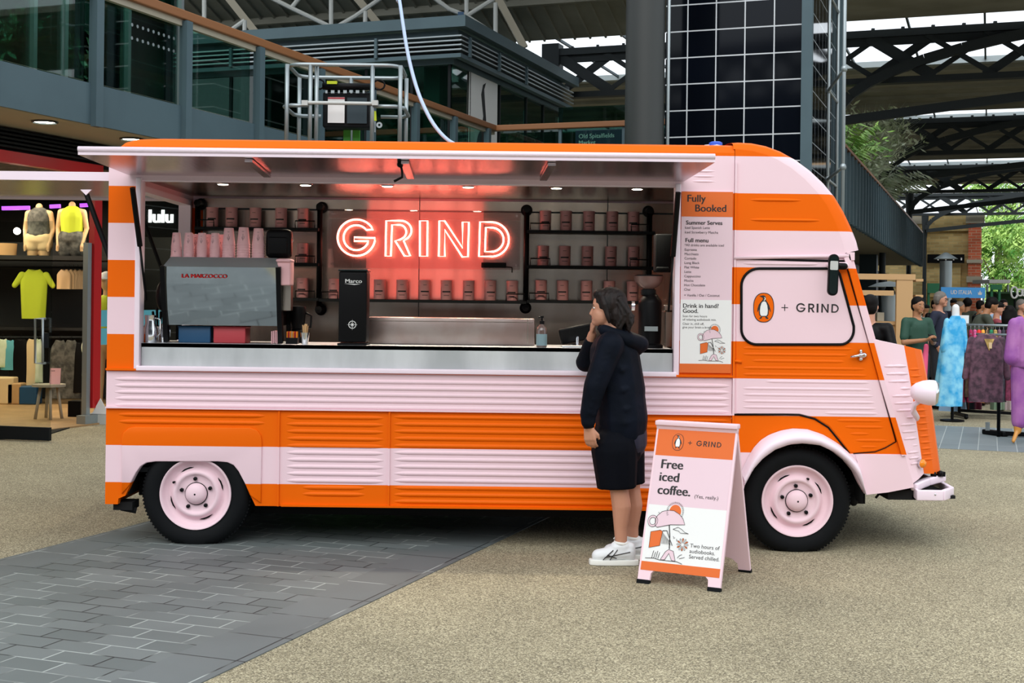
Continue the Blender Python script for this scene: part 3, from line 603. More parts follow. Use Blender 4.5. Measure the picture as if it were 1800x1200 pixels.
# raised arch surround over the rear wheel: a shallow pressed field
b = MB()
def field(pts, z, th, mi=0, inset=.02):
    c = (sum(p[0] for p in pts) / len(pts), sum(p[1] for p in pts) / len(pts))
    inn = [(c[0] + (p[0] - c[0]) * (1 - inset * 2), c[1] + (p[1] - c[1]) * (1 - inset * 2)) for p in pts]
pr = [PX(p) for p in [(214, 868), (214, 772), (217, 760), (226, 752), (240, 749), (440, 751), (452, 755), (459, 764), (461, 778), (459, 884)]]
a2 = [p for p in arch[3:14]]
ptsf = pr + list(reversed(a2))
b.poly(SIDE, ptsf, z=.013, th=.014)
b.build('arch_panel', M_STRIPE, truck, bevel=.008, smooth=True)
# seams, trims
b = MB()
for px in (490, 684): b.box((T(px, 800).x, YT - .004, (T(px, 722).z + ZB) / 2), (.010, .016, T(px, 722).z - ZB))
b.box(((XL + XR) / 2, YT - .008, .8535 + .004), (XR - XL, .022, .010)); b.box(((XL + XR) / 2, YT - .008, 1.0858 + .012), (XR - XL, .028, .012))
b.box(((T(495, 885).x + XR) / 2, YT - .01, ZB + .006), (XR - T(495, 885).x, .02, .012), 0)
b.build('panel_trim', M_STRIPE, truck)
b = MB(); fw = .016
for x in (XW0, XW1): b.box((x, YT + .03, (ZW0 + ZW1) / 2), (.034, .10, ZW1 - ZW0 + .03))
b.box(((XW0 + XW1) / 2, YT + .02, ZW0), (XW1 - XW0, .10, .03)); b.box(((XW0 + XW1) / 2, YT + .03, ZW1 + .012), (XW1 - XW0 + .03, .06, .035))
b.build('hatch_frame', 'pale_pink', truck, bevel=.005, smooth=True)
# far side, ends, floor, roof
b = MB(); b.box(((XL + XR) / 2, YF - .03, (ZB + ZTOP) / 2), (XR - XL, .05, ZTOP - ZB)); b.build('far_side_panel', M_STRIPE, truck)
ENDF = Fr((XL + .012, YT, 0), (0, -1, 0), (0, 0, 1))
b = MB(); b.poly(ENDF, [(-.02, ZB), (-.02, ZTOP - .1), (-W_T + .07, ZTOP - .1), (-W_T + .07, ZB)][::-1], [[(-.16, 1.1), (-.16, 2.27), (-1.72, 2.27), (-1.72, 1.1)]], th=.05); b.build('rear_panel', M_STRIPE, truck)
b = MB(); z0 = 1.1
for y in (YT + .18, YT + 1.71): b.box((XL + .05, y, 1.68), (.09, .04, 1.2))
b.box((XL + .05, YT + .95, 2.27), (.09, 1.56, .04)); b.box((XL + .05, YT + .95, 1.1), (.09, 1.56, .03)); b.build('rear_hatch_frame', 'pale_pink', truck)
rows = []
for i, x in enumerate([XL, XL + .012, XL + .04, XL + .09, XL + .16, XL + .3, 0, XR - .2, XR - .06, XR]):
    e = [0, .35, .62, .85, .96, 1, 1, 1, 1, 1][i]; row = []
    for j in range(19):
        a = math.pi * j / 18; yy = YT + W_T / 2 - math.cos(a) * W_T / 2 * (1 if e == 1 else .9 + .1 * e); s = (math.sin(a)) ** .45
        row.append(Vector((x, yy if j not in (0, 18) else (YT if j == 0 else YF), ZTOP - .11 * (1 - e) + .085 * s * (.25 + .75 * e))))
    rows.append(row)
b = MB(); b.grid(rows); b.add(rows[0], [tuple(range(19))]); b.build('roof', M_STRIPE, truck, smooth=True, auto=50)
b = MB(); b.box((-.05, YT + 1, .33), (4.7, 1.5, .12)); b.box((-.55, YT + 1, .5), (2.7, 1.8, .3)); b.box((-.6, YT + .35, .2), (3.2, .08, .1)); b.box((-.6, YT + 1.6, .2), (3.2, .08, .1)); b.build('chassis', 'under', truck)
b = MB()
for xc, w in ((T(343, 873).x, .84), (T(1402, 881).x, .86)): b.box((xc, YT + .43, .46), (w + .04, .66, .5))
for xc, w in ((T(343, 873).x, .86), (T(1402, 881).x, .84)):
    bm = MB(); x0, x1 = xc - w / 2, xc + w / 2; y0, y1, z1 = YT + .03, YT + .75, .72
    bm.add([(x0, y0, .3), (x0, y1, .3), (x0, y1, z1), (x0, y0, z1), (x1, y0, .3), (x1, y1, .3), (x1, y1, z1), (x1, y0, z1)], [(0, 1, 2, 3), (7, 6, 5, 4), (1, 5, 6, 2), (3, 2, 6, 7)])
    bm.build('wheel_arch_lining', 'under', truck)
b = MB(); b.tube([T(207, 884, YT + .06), T(214, 892, YT + .08), T(240, 897, YT + .1)], .02, 6); b.box(T(222, 886, YT + .12), (.12, .15, .05)); b.build('rear_bracket', 'under', truck)
# interior shell: brushed steel walls, ceiling and floor
YI = YF - .12
b = MB()
b.box(((XL + XR) / 2 + .05, YI + .01, 1.37), (XR - XL - .2, .02, 1.9)); b.box(((XL + XR) / 2, (YT + YI) / 2 + .04, 2.345), (XR - XL - .12, YI - YT - .08, .02))
b.box((XR - .1, (YT + YI) / 2 + .05, 1.37), (.02, YI - YT - .12, 1.9)); b.build('steel_lining', 'brushed', truck)
b = MB(); b.box(((XL + XR) / 2, (YT + YI) / 2 + .02, .46), (XR - XL - .12, YI - YT - .1, .03)); b.build('interior_floor', 'dark_room', truck)
b = MB()
for xx in (-.72, .73): b.box((xx, YI - .004, 1.5), (.006, .006, 1.68))
b.box((-.5, YI - .004, 2.24), (3.6, .008, .012)); b.build('lining_seams', 'steel_dark', truck)
# counter
YC1 = YT + .62
b = MB(); xa, xb = XW0 + .02, XW1 - .02; zc = 1.262
b.box(((xa + xb) / 2, (YT + .02 + YC1) / 2, zc - .012), (xb - xa, YC1 - YT - .02, .024)); b.box(((xa + xb) / 2, YT + .028, (zc + ZW0) / 2), (xb - xa, .016, zc - ZW0), 0)
b.build('counter', 'brushed_bright', truck)
b = MB(); b.box(((xa + xb) / 2, YC1 - .02, .87), (xb - xa, .02, .76)); b.build('counter_back', 'dark_room', truck)
ZC = zc
for px in (615, 850): pass
# awning hatch
ya = YT - .72
def AW(px, py, d): return P(px, py, d)
z_f, z_h = P(137, 272, ya).z, ZW1 + .03
xa0, xa1 = P(137, 265, ya).x, P(1257, 285, ya).x
hx0, hx1 = XW0 - .005, XW1 + .015
b = MB(); th = .045
lo = [(xa0, ya, z_f), (xa1, ya, z_f), (hx1 + .02, YT - .01, z_h), (hx0 - .06, YT - .01, z_h)]; hi = [(x, y, z + th) for x, y, z in lo]
b.add(lo + hi, [(4, 5, 6, 7)], 0); b.add(lo + hi, [(0, 1, 5, 4), (1, 2, 6, 5), (3, 0, 4, 7)], 0)
b.add([(x, y, z) for x, y, z in lo], [(3, 2, 1, 0)], 1)
aw = b.build('awning_hatch', ['pale_pink', 'awning_steel'], truck)
b = MB(); b.tube([(xa0, ya + .005, z_f + th - .012), (xa1, ya + .005, z_f + th - .012)], .017, 10); b.build('awning_lip', 'pale_pink', aw, smooth=True)
for px0, px1 in ((437, 470), (712, 722), (970, 955)):      # stiffening straps under the awning
    b = MB(); p0 = P(px0, 281, ya + .06); p1 = P(px1, 318, YT - .1); p0.z = z_f + (z_h - z_f) * .08 - .012; p1.z = z_f + (z_h - z_f) * .86 - .012; b.bar(p0, p1, .045, .016); b.build('awning_strap', 'awning_steel', aw)
b = MB(); q = Vector((P(703, 290, ya + .1).x, ya + .12, z_f - .02)); b.ell(q, (.02, .02, .02), n=10, m=6); b.tube([q, q + Vector((.012, 0, -.04)), q + Vector((.012, 0, -.075)), q + Vector((-.035, 0, -.1))], .008, 6); b.build('awning_catch', 'black', aw, smooth=True)
def strut(a, m_, c, par, r=.017, name='gas_strut'):
    o = MB().tube([a, m_], r, 12).build(name, 'black', par, smooth=True, auto=40)
    MB().tube([m_, c], r * .45, 8).build('strut_rod', 'black', o, smooth=True); return o
strut(P(233, 330, YT - .22), P(246, 432, YT - .06), P(257, 527, YT + .03), truck)
strut(P(1192, 338, YT - .22), P(1183, 450, YT - .06), P(1175, 548, YT + .03), truck)
# lifted rear hatch
zr = P(100, 332, 8.3).z
b = MB(); b.box((XL - .78, YT + .95, 2.315), (1.56, 1.62, .02), 1); b.box((XL - .78, YT + .12, 2.315), (1.56, .035, .055), 0); b.box((XL - .78, YT + 1.78, 2.315), (1.56, .035, .055), 0); b.box((XL - 1.55, YT + .95, 2.315), (.035, 1.7, .055), 0); b.box((XL - .78, YT + .95, 2.33), (1.56, 1.62, .012), 0)
rh = b.build('rear_hatch', ['pale_pink', 'awning_steel'], truck)
b = MB(); fr = Fr((0, YT + .1, 0)); p = [P(141, 333, YT + .1), P(161, 333, YT + .1), P(151, 343, YT + .1)]; b.poly(fr, [(q.x, q.z) for q in p][::-1], th=.012); b.build('strut_bracket', 'pale_pink', rh)
strut(P(151, 338, YT + .12), P(194, 455, YT + .1), P(205, 480, YT + .1), truck)
strut(P(252, 385, YF - .3), P(283, 470, YF - .28), P(292, 500, YF - .25), truck, .014)
# ---------------------------------------------------------------- cab
def rot_prof(p): return p
roofp = [(1289, 262), (1300, 262.5), (1322, 265), (1345, 271), (1368, 281), (1392, 296), (1415, 315), (1436, 337), (1453, 360), (1466, 385), (1476, 410), (1483, 432), (1484.5, 445)]
cabp = roofp + [(1494, 447), (1499, 470), (1516, 530), (1533, 597), (1551, 666), (1590, 797), (1597, 828), (1606, 855), (1560, 863), (1521, 868)]
farch = [(1519, 864), (1511, 851), (1500, 828), (1484, 809), (1463, 792.5), (1436, 780), (1407, 777), (1384, 779), (1359, 788), (1338, 803), (1321, 822), (1311, 845), (1305, 870), (1302, 889)]
poly_ = [PX(p) for p in cabp + farch] + [(PX((1289, 889))[0] + .002, ZB)]
poly_ = [(max(p[0], XR + .003), p[1]) for p in poly_]
b = MB(); b.poly(SIDE, poly_[::-1], th=.05)
def dribs(rows, w=.031, h=.0085):
    for py, x0, x1 in rows: b.rib(T(x0, py), Vector((T(x1, py).x, YT, T(x0, py).z)), w, (0, -1, 0), h)
dribs([(351, 1317, 1410), (386, 1317, 1443)], .022, .009)
b.build('cab_side', M_STRIPE, truck)
b = MB(); dp = [(1294, 456), (1390, 459), (1483, 462), (1495, 500), (1528, 612), (1572, 775), (1555, 785), (1537, 792), (1502, 795), (1494, 794), (1476, 770), (1458, 748), (1433, 733.5), (1405, 726.5), (1380, 726), (1294, 726)]
b.poly(SIDE, [PX(p) for p in dp][::-1], z=.004, th=.004)
dribs([(611, 1296, 1508), (622, 1296, 1500), (633.5, 1312, 1494), (646, 1296, 1530), (657.5, 1296, 1534), (670, 1336, 1538), (682, 1296, 1541), (693, 1296, 1544), (704.5, 1296, 1547), (715, 1296, 1550), (725.5, 1440, 1552)])
dribs([(738.5, 1460, 1560), (750, 1475, 1563), (762, 1484, 1537), (773.5, 1493, 1570), (785, 1502, 1552)])
dribs([(462.5, 1298, 1446)], .03, .01)
door = b.build('cab_door', M_STRIPE, truck)
# cab roof shell: the roof profile carried across the width with rounded shoulders
pr = [PX(p) for p in roofp]; rows = []
Wd = W_T
for i, (x, z) in enumerate(pr):
    t_ = i / (len(pr) - 1); row = []
    for j in range(21):
        a = math.pi * j / 20; yy = YT + Wd / 2 - math.cos(a) * Wd / 2
        s = math.sin(a) ** .5
        # crown: pushes up on top, forwards on the brow
        nx, nz = (math.sin(t_ * 1.35), math.cos(t_ * 1.35)); k = .075 + .10 * t_
        row.append(Vector((x + nx * k * s, yy, z + nz * k * s)))
    rows.append(row)
b = MB(); b.grid(rows[::-1]); b.build('cab_roof', M_STRIPE, truck, smooth=True)
b = MB(); b.poly(Fr((0, YF - .05, 0)), poly_[::-1], th=.04); b.build('far_cab_side', M_STRIPE, truck)
# windscreen and pillars
b = MB(); a0, a1 = Vector((T(1487, 450).x, 0, T(1487, 450).z)), Vector((T(1533, 597).x, 0, T(1533, 597).z))
for s_ in (YT + .06, YT + W_T / 2, YF - .06): b.bar(a0 + Vector((.03, s_, 0)), a1 + Vector((.01, s_, 0)), .1, .03, up=(1, 0, 0))
b.bar(a0 + Vector((.03, YT, 0)), a0 + Vector((.03, YF, 0)), .05, .05); b.build('windscreen_frame', M_STRIPE, truck)
b = MB(); b.add([a0 + Vector((.03, YT + .1, 0)), a0 + Vector((.03, YF - .1, 0)), a1 + Vector((.01, YF - .1, 0)), a1 + Vector((.01, YT + .1, 0))], [(0, 1, 2, 3)]); b.build('windscreen', 'glass_dark', truck)
# door pillar edge (raised moulding along the front of the door)
b = MB(); pts = [T(1487, 452, YT - .012), T(1497, 478, YT - .012), T(1531, 600, YT - .012), T(1549, 666, YT - .012), T(1589, 800, YT - .012)]
for a_, c_ in zip(pts, pts[1:]): b.bar(a_, c_, .02, .03)
b.build('pillar_moulding', M_STRIPE, truck)
b = MB(); b.box((T(1291, 500).x, YT - .006, (T(1291, 285).z + ZB) / 2 + .0), (.012, .018, T(1291, 285).z - ZB)); b.build('cab_seam', M_STRIPE, truck)
b = MB()
def line(pts, r, mi=0, y=YT - .002): b.tube([T(p[0], p[1], y) for p in pts], r, 6, mi)
line([(1293, 452), (1300, 455), (1390, 457), (1484, 459)], .007); line([(1486, 460), (1497, 500), (1530, 612), (1575, 776)], .004)
line([(1575, 776), (1556, 787), (1538, 794), (1500, 797)], .003); line([(1290, 728.5), (1380, 728.5), (1405, 729), (1432, 736), (1456, 751), (1474, 773), (1493, 797)], .006)
b.build('door_gap', 'black', truck, smooth=True)
b = MB(); line([(1290, 453), (1390, 451), (1492, 450)], .012, 0, YT - .012); b.build('rain_gutter', 'pink', truck, smooth=True)
# side window, wrapped in pink, black rubber round it
def wpoly(o):
    return [PX(p) for p in arc(1334 - o * 0, 503, 30 + o, 30 + o, 180, 270, 8) + [(1440, 473 - o), (1462, 473 - o), (1470 + o * .5, 475 - o * .6), (1474.5 + o, 483 - o * .3)] + [(1484 + o, 517), (1499 + o, 573)] + arc(1477, 579, 22 + o, 25 + o, 0, 90, 8) + [(1400, 604 + o)] + arc(1330, 578, 26 + o, 26 + o, 90, 180, 8)]
b = MB(); b.poly(SIDE, wpoly(0)[::-1], z=.006, th=.008); win = b.build('cab_window', 'pink', door)
b = MB(); pts = wpoly(1.2); b.tube([SIDE(p[0], p[1], .008) for p in pts], .0085, 8, closed=True); b.build('window_rubber', 'black', door, smooth=True)
# capital letters as drawn strokes, unit square each
def GR(y): return (y - 272) / 250
LET = {}
LET['G'] = ([(465, 335)] + arc(345, 390, 132, 128, -28, -360, 30)[1:] + [(330, 387), (330, 413), (432, 413)] + arc(345, 390, 90, 88, 15, 320, 22)[1:] + [(465, 335)], [])
def build_letters():
    G_ = arc(345, 390, 132, 128, -27, -359, 34) + [(330, 388), (330, 414), (431, 414)] + arc(345, 390, 90, 88, 16, 322, 24)
    R_ = [(550, 520), (555, 272), (640, 270)] + arc(655, 340, 78, 70, -80, 60, 10) + [(678, 412), (724, 519), (684, 519), (618, 412), (650, 405)] + arc(650, 350, 46, 50, 70, -90, 8) + [(596, 300), (588, 520)]
    I_ = [(792, 521), (792, 272), (846, 272), (844, 521)]
    N_ = [(925, 522), (929, 272), (966, 272), (1092, 462), (1092, 281), (1137, 281), (1130, 525), (1090, 525), (967, 335), (967, 522)]
    D_ = [(1208, 522), (1215, 279), (1290, 281)] + arc(1295, 402, 123, 121, -85, 85, 16) + [(1290, 522)]
    Dh = [(1250, 489), (1256, 318), (1298, 320)] + arc(1295, 404, 86, 85, -80, 80, 12)
    return {'G': (G_, []), 'R': (R_, []), 'I': (I_, []), 'N': (N_, []), 'D': (D_, [Dh])}
LET = build_letters()
# solid versions for printed wordmarks: R keeps its bowl hole
SOL = dict(LET); SOL['R'] = ([(555, 520), (555, 272), (650, 272)] + arc(655, 345, 72, 73, -85, 70, 10) + [(676, 420), (735, 520), (685, 520), (632, 425), (598, 425), (598, 520)], [[(598, 385), (650, 385)] + arc(650, 349, 34, 36, 80, -80, 8) + [(598, 313)]])
def wordmark(b, fr, x, y, hgt, mi, z=.002):
    k = hgt / 250
    for ch in 'GRIND':
        o_, hs = SOL[ch]
        f_ = lambda q: (x + (q[0] - 213) * k, y + (522 - q[1]) * k)
        oo = [f_(q) for q in o_]; hh = [[f_(q) for q in h] for h in hs]
        cl = [oo[0]]
        for q in oo[1:]:
            if (q[0] - cl[-1][0]) ** 2 + (q[1] - cl[-1][1]) ** 2 > 1e-12: cl.append(q)
        b.poly(fr, cl, hh, mi, z)
def bird(b, fr, cx, cy, h, mo, mk, mw, z=.002, fill=True):
    k = h / 280; f_ = lambda L: [(cx + (p[0] - 448) * k, cy - (p[1] - 548) * k) for p in L]
    ov = lambda r: [(448 + (98 + r) * math.copysign(abs(math.cos(a)) ** .85, math.cos(a)), 548 + (140 + r) * math.copysign(abs(math.sin(a)) ** .85, math.sin(a))) for a in [math.pi * 2 * i / 48 for i in range(48)]]
    b.poly(fr, f_(ov(2)), [f_(ov(-5))], mk, z + .0006)
    b.poly(fr, f_(ov(-4)), (), mo, z)
    b.poly(fr, f_([(405, 437), (424, 434), (440, 431), (456, 434), (466, 446), (469, 462), (471, 480), (486, 500), (500, 525), (510, 555), (516, 586), (510, 586), (500, 562), (497, 570), (497, 600), (492, 622), (478, 634), (492, 645), (495, 652), (486, 656), (470, 652), (462, 634), (434, 634), (430, 650), (412, 656), (406, 650), (418, 640), (424, 632), (408, 622), (403, 600), (402, 565), (394, 588), (387, 586), (390, 555), (400, 522), (414, 500), (430, 482), (440, 468), (438, 455), (425, 448)]), (), mk, z + .001)
    b.poly(fr, f_([(440, 490), (458, 487), (472, 500), (482, 530), (487, 575), (484, 610), (474, 626), (426, 627), (415, 612), (412, 580), (416, 540), (426, 505)]), (), mw, z + .002)
    b.poly(fr, f_([(450, 446), (462, 452), (466, 466), (458, 480), (446, 480), (456, 468), (456, 456)]), (), mw, z + .002)
b = MB(); c_ = PX((1342, 540.5)); bird(b, SIDE, c_[0], c_[1], 51.5 * .003571, 0, 1, 2, .0075); b.build('bird_emblem', ['orange', 'ink', 'white'], door)
b = MB(); c_ = PX((1399, 548)); wordmark(b, SIDE, c_[0], c_[1] - .002, 15.5 * .003571, 0, .0075)
c_ = PX((1379, 540.5)); b.poly(SIDE, [(c_[0] + x * .0205, c_[1] + y * .0205) for x, y in [(-1, -.12), (-.12, -.12), (-.12, -1), (.12, -1), (.12, -.12), (1, -.12), (1, .12), (.12, .12), (.12, 1), (-.12, 1), (-.12, .12), (-1, .12)]], z=.0075); b.build('wordmark', 'ink', door)
# mirror, wiper box, handle
b = MB(); q = T(1464.5, 483, YT - .16); rr = [(x * .028, z * 1) for x, z in rrect(-1, -.125, 1, .125, .02, 2)]
sh = lambda w_, h_, n=10: arc(0, h_ - w_, w_, w_, 0, 180, n) + arc(0, -h_ + w_, w_, w_, 180, 360, n)
fq = Fr(q, (1, 0, -.03), (0.03, 0, 1)); b.poly(fq, sh(.031, .128), th=.03, z=.012); mir = b.build('door_mirror', 'black', door, bevel=.006, smooth=True)
b = MB(); b.poly(fq, sh(.024, .118), th=.003, z=.015); b.build('mirror_glass', 'grey_glass', door)
b = MB(); b.poly(fq, rrect(-.024, .03, .024, .085, .006), th=.004, z=.018); b.build('mirror_shine', 'white_metal', door)  # bright reflection on the mirror, put in as a pale plate
b = MB(); b.tube([T(1464, 462, YT - .15), T(1478, 468, YT - .05), T(1480, 468, YT)], .01, 8); b.cap(T(1470, 467.5, YT - .05), T(1484, 468, YT - .05), .022, .022, n=12); b.build('mirror_arm', 'black', door, smooth=True)
b = MB(); b.cap(T(1458, 466, YT - .03), T(1485, 467, YT - .03), .02, .024); b.build('wiper_motor', 'pink', truck, smooth=True)
b = MB(); b.ell(T(1516, 624, YT - .02), (.03, .02, .02)); b.ell(T(1513, 631, YT - .015), (.014, .012, .012)); b.ell(T(1513, 617, YT - .015), (.011, .012, .012)); b.tube([T(1519, 622, YT - .035), T(1508, 625, YT - .04), T(1495, 627, YT - .035)], [.011, .009, .006], 8); b.build('door_handle', 'chrome', door, smooth=True)
b = MB()
for p in ((1484, 488), (1487, 498)): b.ell(T(p[0], p[1], YT), (.004, .004, .004), n=8, m=6)
b.build('door_screws', 'black', door)
b = MB(); b.tube([T(1290, 634, YT - .006), T(1304, 636, YT - .008)], .010, 8); b.build('door_hinge', M_STRIPE, door, smooth=True)
# ---------------------------------------------------------------- nose
lv = [0, .03, .1, .2, .35, .5, .65, .8, .92, 1]
def lerp(a, b_, t): return a + (b_ - a) * t
def seg(pts, t):
    t *= len(pts) - 1; i = min(int(t), len(pts) - 2); return tuple(lerp(pts[i][k], pts[i + 1][k], t - i) for k in range(len(pts[0])))
LA = [(1532, 597), (1551, 666), (1571, 733), (1590, 800), (1604, 850)]
LB = [(1589, 607), (1600.5, 671), (1609, 730), (1617, 785), (1624, 832)]
LC = [(1623, 616), (1634, 671), (1643, 730), (1650, 785), (1656, 832)]
YB_, YC_ = YT + .10, YT + .24
rows = []
for t_ in lv:
    pa, pb, pc = seg(LA, t_), seg(LB, t_), seg(LC, t_)
    A_, B_, C_ = T(pa[0], pa[1], YT + .002), P(pb[0], pb[1], YB_), P(pc[0], pc[1], YC_)
    zz = A_.z; zl = [A_.z, B_.z, C_.z]
    row = [A_, A_.lerp(B_, .5) + Vector((0, -.012, 0)), B_, B_.lerp(C_, .5) + Vector((0, -.012, 0)), B_.lerp(C_, .85) + Vector((0, .0, 0)), C_ + Vector((0, .03, 0))]
    xf = C_.x + .02
    for k in range(1, 6):
        y = YC_ + .03 + (W_T / 2 - .27) * k / 5; row.append(Vector((xf + .07 * math.sin(math.pi / 2 * k / 5), y, C_.z)))
    mirror_ = [Vector((p.x, 2 * (YT + W_T / 2) - p.y, p.z)) for p in row[-2::-1]]
    rows.append(row + mirror_)
b = MB(); n_ = len(rows[0])
for i in range(len(rows) - 1):
    for j in range(n_ - 1):
        k = len(b.v); b.v += [rows[i][j], rows[i][j + 1], rows[i + 1][j + 1], rows[i + 1][j]]; b.f.append((k + 3, k + 2, k + 1, k)); b.m.append(1 if 2 <= j < n_ - 3 else 0)
# hood top closes back to the windscreen base
top = rows[0]; back = [Vector((a1.x + .0, p.y, a1.z + .01)) for p in top]
for j in range(n_ - 1):
    k = len(b.v); b.v += [top[j], top[j + 1], back[j + 1], back[j]]; b.f.append((k, k + 1, k + 2, k + 3)); b.m.append(1 if 4 <= j < n_ - 5 else 0)
yb = [(651, 1548, 1583), (664.5, 1553, 1583), (679.5, 1560, 1572), (690, 1562, 1580), (702, 1567, 1581), (713, 1572, 1587), (724, 1574, 1588), (735, 1578, 1590), (747, 1583, 1590), (759, 1591, 1595), (772, 1588, 1600), (781, 1588, 1605), (794, 1593, 1612)]
for i, k in enumerate(range(15)):
    t_ = .155 + .0505 * k; pa, pb, pc = seg(LA, t_), seg(LB, t_), seg(LC, t_)
    A_, B_, C_ = T(pa[0], pa[1], YT), P(pb[0], pb[1], YB_), P(pc[0], pc[1], YC_)
    z = A_.z; s0 = A_.lerp(B_, .2 + (.25 if k % 4 == 3 else 0)); s1 = A_.lerp(B_, .94); s0.z = s1.z = (A_.z + B_.z) / 2
    nn = Vector((A_.y - B_.y, B_.x - A_.x, 0)) * -1
    s0.y -= .008; s1.y -= .005; b.rib(s0, s1, .026, nn, .011, 0)
    s0 = B_.lerp(C_, .06); s1 = B_.lerp(C_, .66); s0.z = s1.z = (B_.z + C_.z) / 2; nn = Vector((B_.y - C_.y, C_.x - B_.x, 0)) * -1; s0.y -= .004; s1.y -= .007; b.rib(s0, s1, .026, nn, .011, 1)
b.build('nose', ['pink', 'orange'], truck, smooth=True, auto=35)
# front wing: pink apron behind the wheel and below the door
b = MB(); ap = [PX(p) for p in [(1500, 797), (1589, 797), (1604, 850), (1655, 834), (1657, 842), (1606, 856), (1560, 865), (1523, 869), (1511, 848), (1503, 822)]]
b.poly(SIDE, [PX(p) for p in [(1503, 799), (1590, 799), (1605, 850), (1606, 856), (1560, 865), (1523, 869), (1511, 845), (1508, 815)]][::-1], z=.006, th=.02); b.build('front_wing', 'pink', truck)
# fender over the front wheel
out_ = [(1314, 805), (1324, 787), (1337, 773), (1352, 763.5), (1373, 756), (1394, 752.5), (1419, 754), (1446, 763), (1473, 779), (1494, 797), (1507, 812), (1511, 822)]
in_ = [(1306, 850), (1321, 822), (1338, 803), (1359, 788), (1384, 779), (1407, 777), (1436, 780), (1463, 792.5), (1484, 809), (1500, 828), (1512, 851), (1521, 868)]
rows = []
for i in range(41):
    t_ = i / 40; po, pi_ = seg([(1308, 828)] + out_, t_), seg(in_, t_)
    po = seg([(1302, 830)] + out_ + [(1517, 850), (1524, 869)], t_)
    O_, I_ = T(po[0], po[1]), T(pi_[0], pi_[1]); k = min(1, (1 - t_) * 6 + .15)
    rows.append([lerp(O_, I_, s_) + Vector((0, -.085 * k * math.sin(math.pi * min(1, s_ * .78 + .0)) ** .7 - .004, 0)) for s_ in (0, .08, .2, .4, .6, .8, .93, 1)] + [I_ + Vector((0, .04, 0))])
b = MB(); b.grid(rows[::-1]); b.build('fender', 'pale_pink', truck, smooth=True)
# headlight, indicator, latch, bumper
b = MB(); ax = Vector((1, -.28, -.03)).normalized(); q = P(1600, 688, YT - .1)
b.lathe([(.0, 0), (.03, .004), (.055, .03), (.072, .07), (.079, .11), (.079, .135), (.075, .15), (.06, .165), (0, .172)], q, ax, 28, mi=[0, 0, 0, 0, 0, 0, 1, 1]); hl = b.build('headlight', ['pale_pink', 'chrome'], truck, smooth=True, auto=50)
b = MB(); b.tube([P(1613, 735, YT + .06), P(1605, 722, YT + .0), P(1608, 710, YT - .05), P(1618, 704, YT - .08)], [.022, .026, .024, .02], 10, flat=.6); b.build('headlight_bracket', 'pale_pink', hl, smooth=True)
b = MB(); q = P(1617.5, 814, YT + .06); b.lathe([(.028, 0), (.028, .02), (.02, .034), (0, .038)], q, (.5, -.85, 0), 20, mi=[1, 0, 0]); b.build('indicator_light', ['amber', 'chrome'], truck, smooth=True, auto=50)
b = MB(); b.box(P(1650, 832, YT + .22), (.05, .08, .03), rz=.2); b.ell(P(1641, 834, YT + .18), (.02, .02, .022), n=10, m=8); b.ell(P(1653, 832, YT + .18), (.018, .018, .02), n=10, m=8); b.build('bonnet_latch', 'black', truck, smooth=True, auto=50)
b = MB(); pts = [P(1606, 856, YT + .03), P(1630, 846, YT + .15), P(1658, 838, YT + .25)]
for a_, c_ in zip(pts, pts[1:]): b.bar(a_, c_, .05, .05)
b.build('nose_sill', 'pale_pink', truck, bevel=.01, smooth=True)
bz0, bz1 = .345, .405
x0 = T(1608, 872).x; xe = P(1673, 860, YT + .12).x
b = MB(); zt_, zb_ = P(1640, 858, YT + .05).z, P(1640, 876, YT + .05).z
fl = [(x0, YT - .03), (T(1660, 870).x - .02, YT - .03), (xe, YT + .12), (xe + .03, YT + .5), (xe + .03, YT + 1.5), (xe, YF - .12), (x0, YF)]
for (xa_, ya_), (xb_, yb_) in zip(fl, fl[1:]): b.bar((xa_, ya_, (zt_ + zb_) / 2), (xb_, yb_, (zt_ + zb_) / 2), .03, zt_ - zb_)
b.bar((x0 + .01, YT - .03, (zt_ + zb_) / 2), (x0 + .04, YT + .3, (zt_ + zb_) / 2 + .02), .02, zt_ - zb_); bp_ = b.build('bumper', 'pale_pink', truck, bevel=.006, smooth=True)
b = MB(); b.box(((x0 + xe) / 2, YT + 1, zb_ + .01), (xe - x0, 1.9, .02)); b.box(((x0 + xe) / 2 - .14, YT + .9, zb_ + .02), (.3, 1.7, .06)); b.build('bumper_tray', 'under', bp_)
b = MB(); b.ell(T(1644, 869, YT - .045), (.007, .005, .007), n=8, m=6); b.build('bumper_bolt', 'chrome', bp_)
b = MB(); b.tube([T(1490, 852, YT + .3), T(1512, 858, YT + .3)], .02, 8); b.ell(T(1500, 878, YT + .25), (.03, .05, .04)); b.tube([T(1545, 868, YT + .2), T(1539, 875, YT + .2)], .008, 6); b.build('steering_joint', 'under', truck, smooth=True)
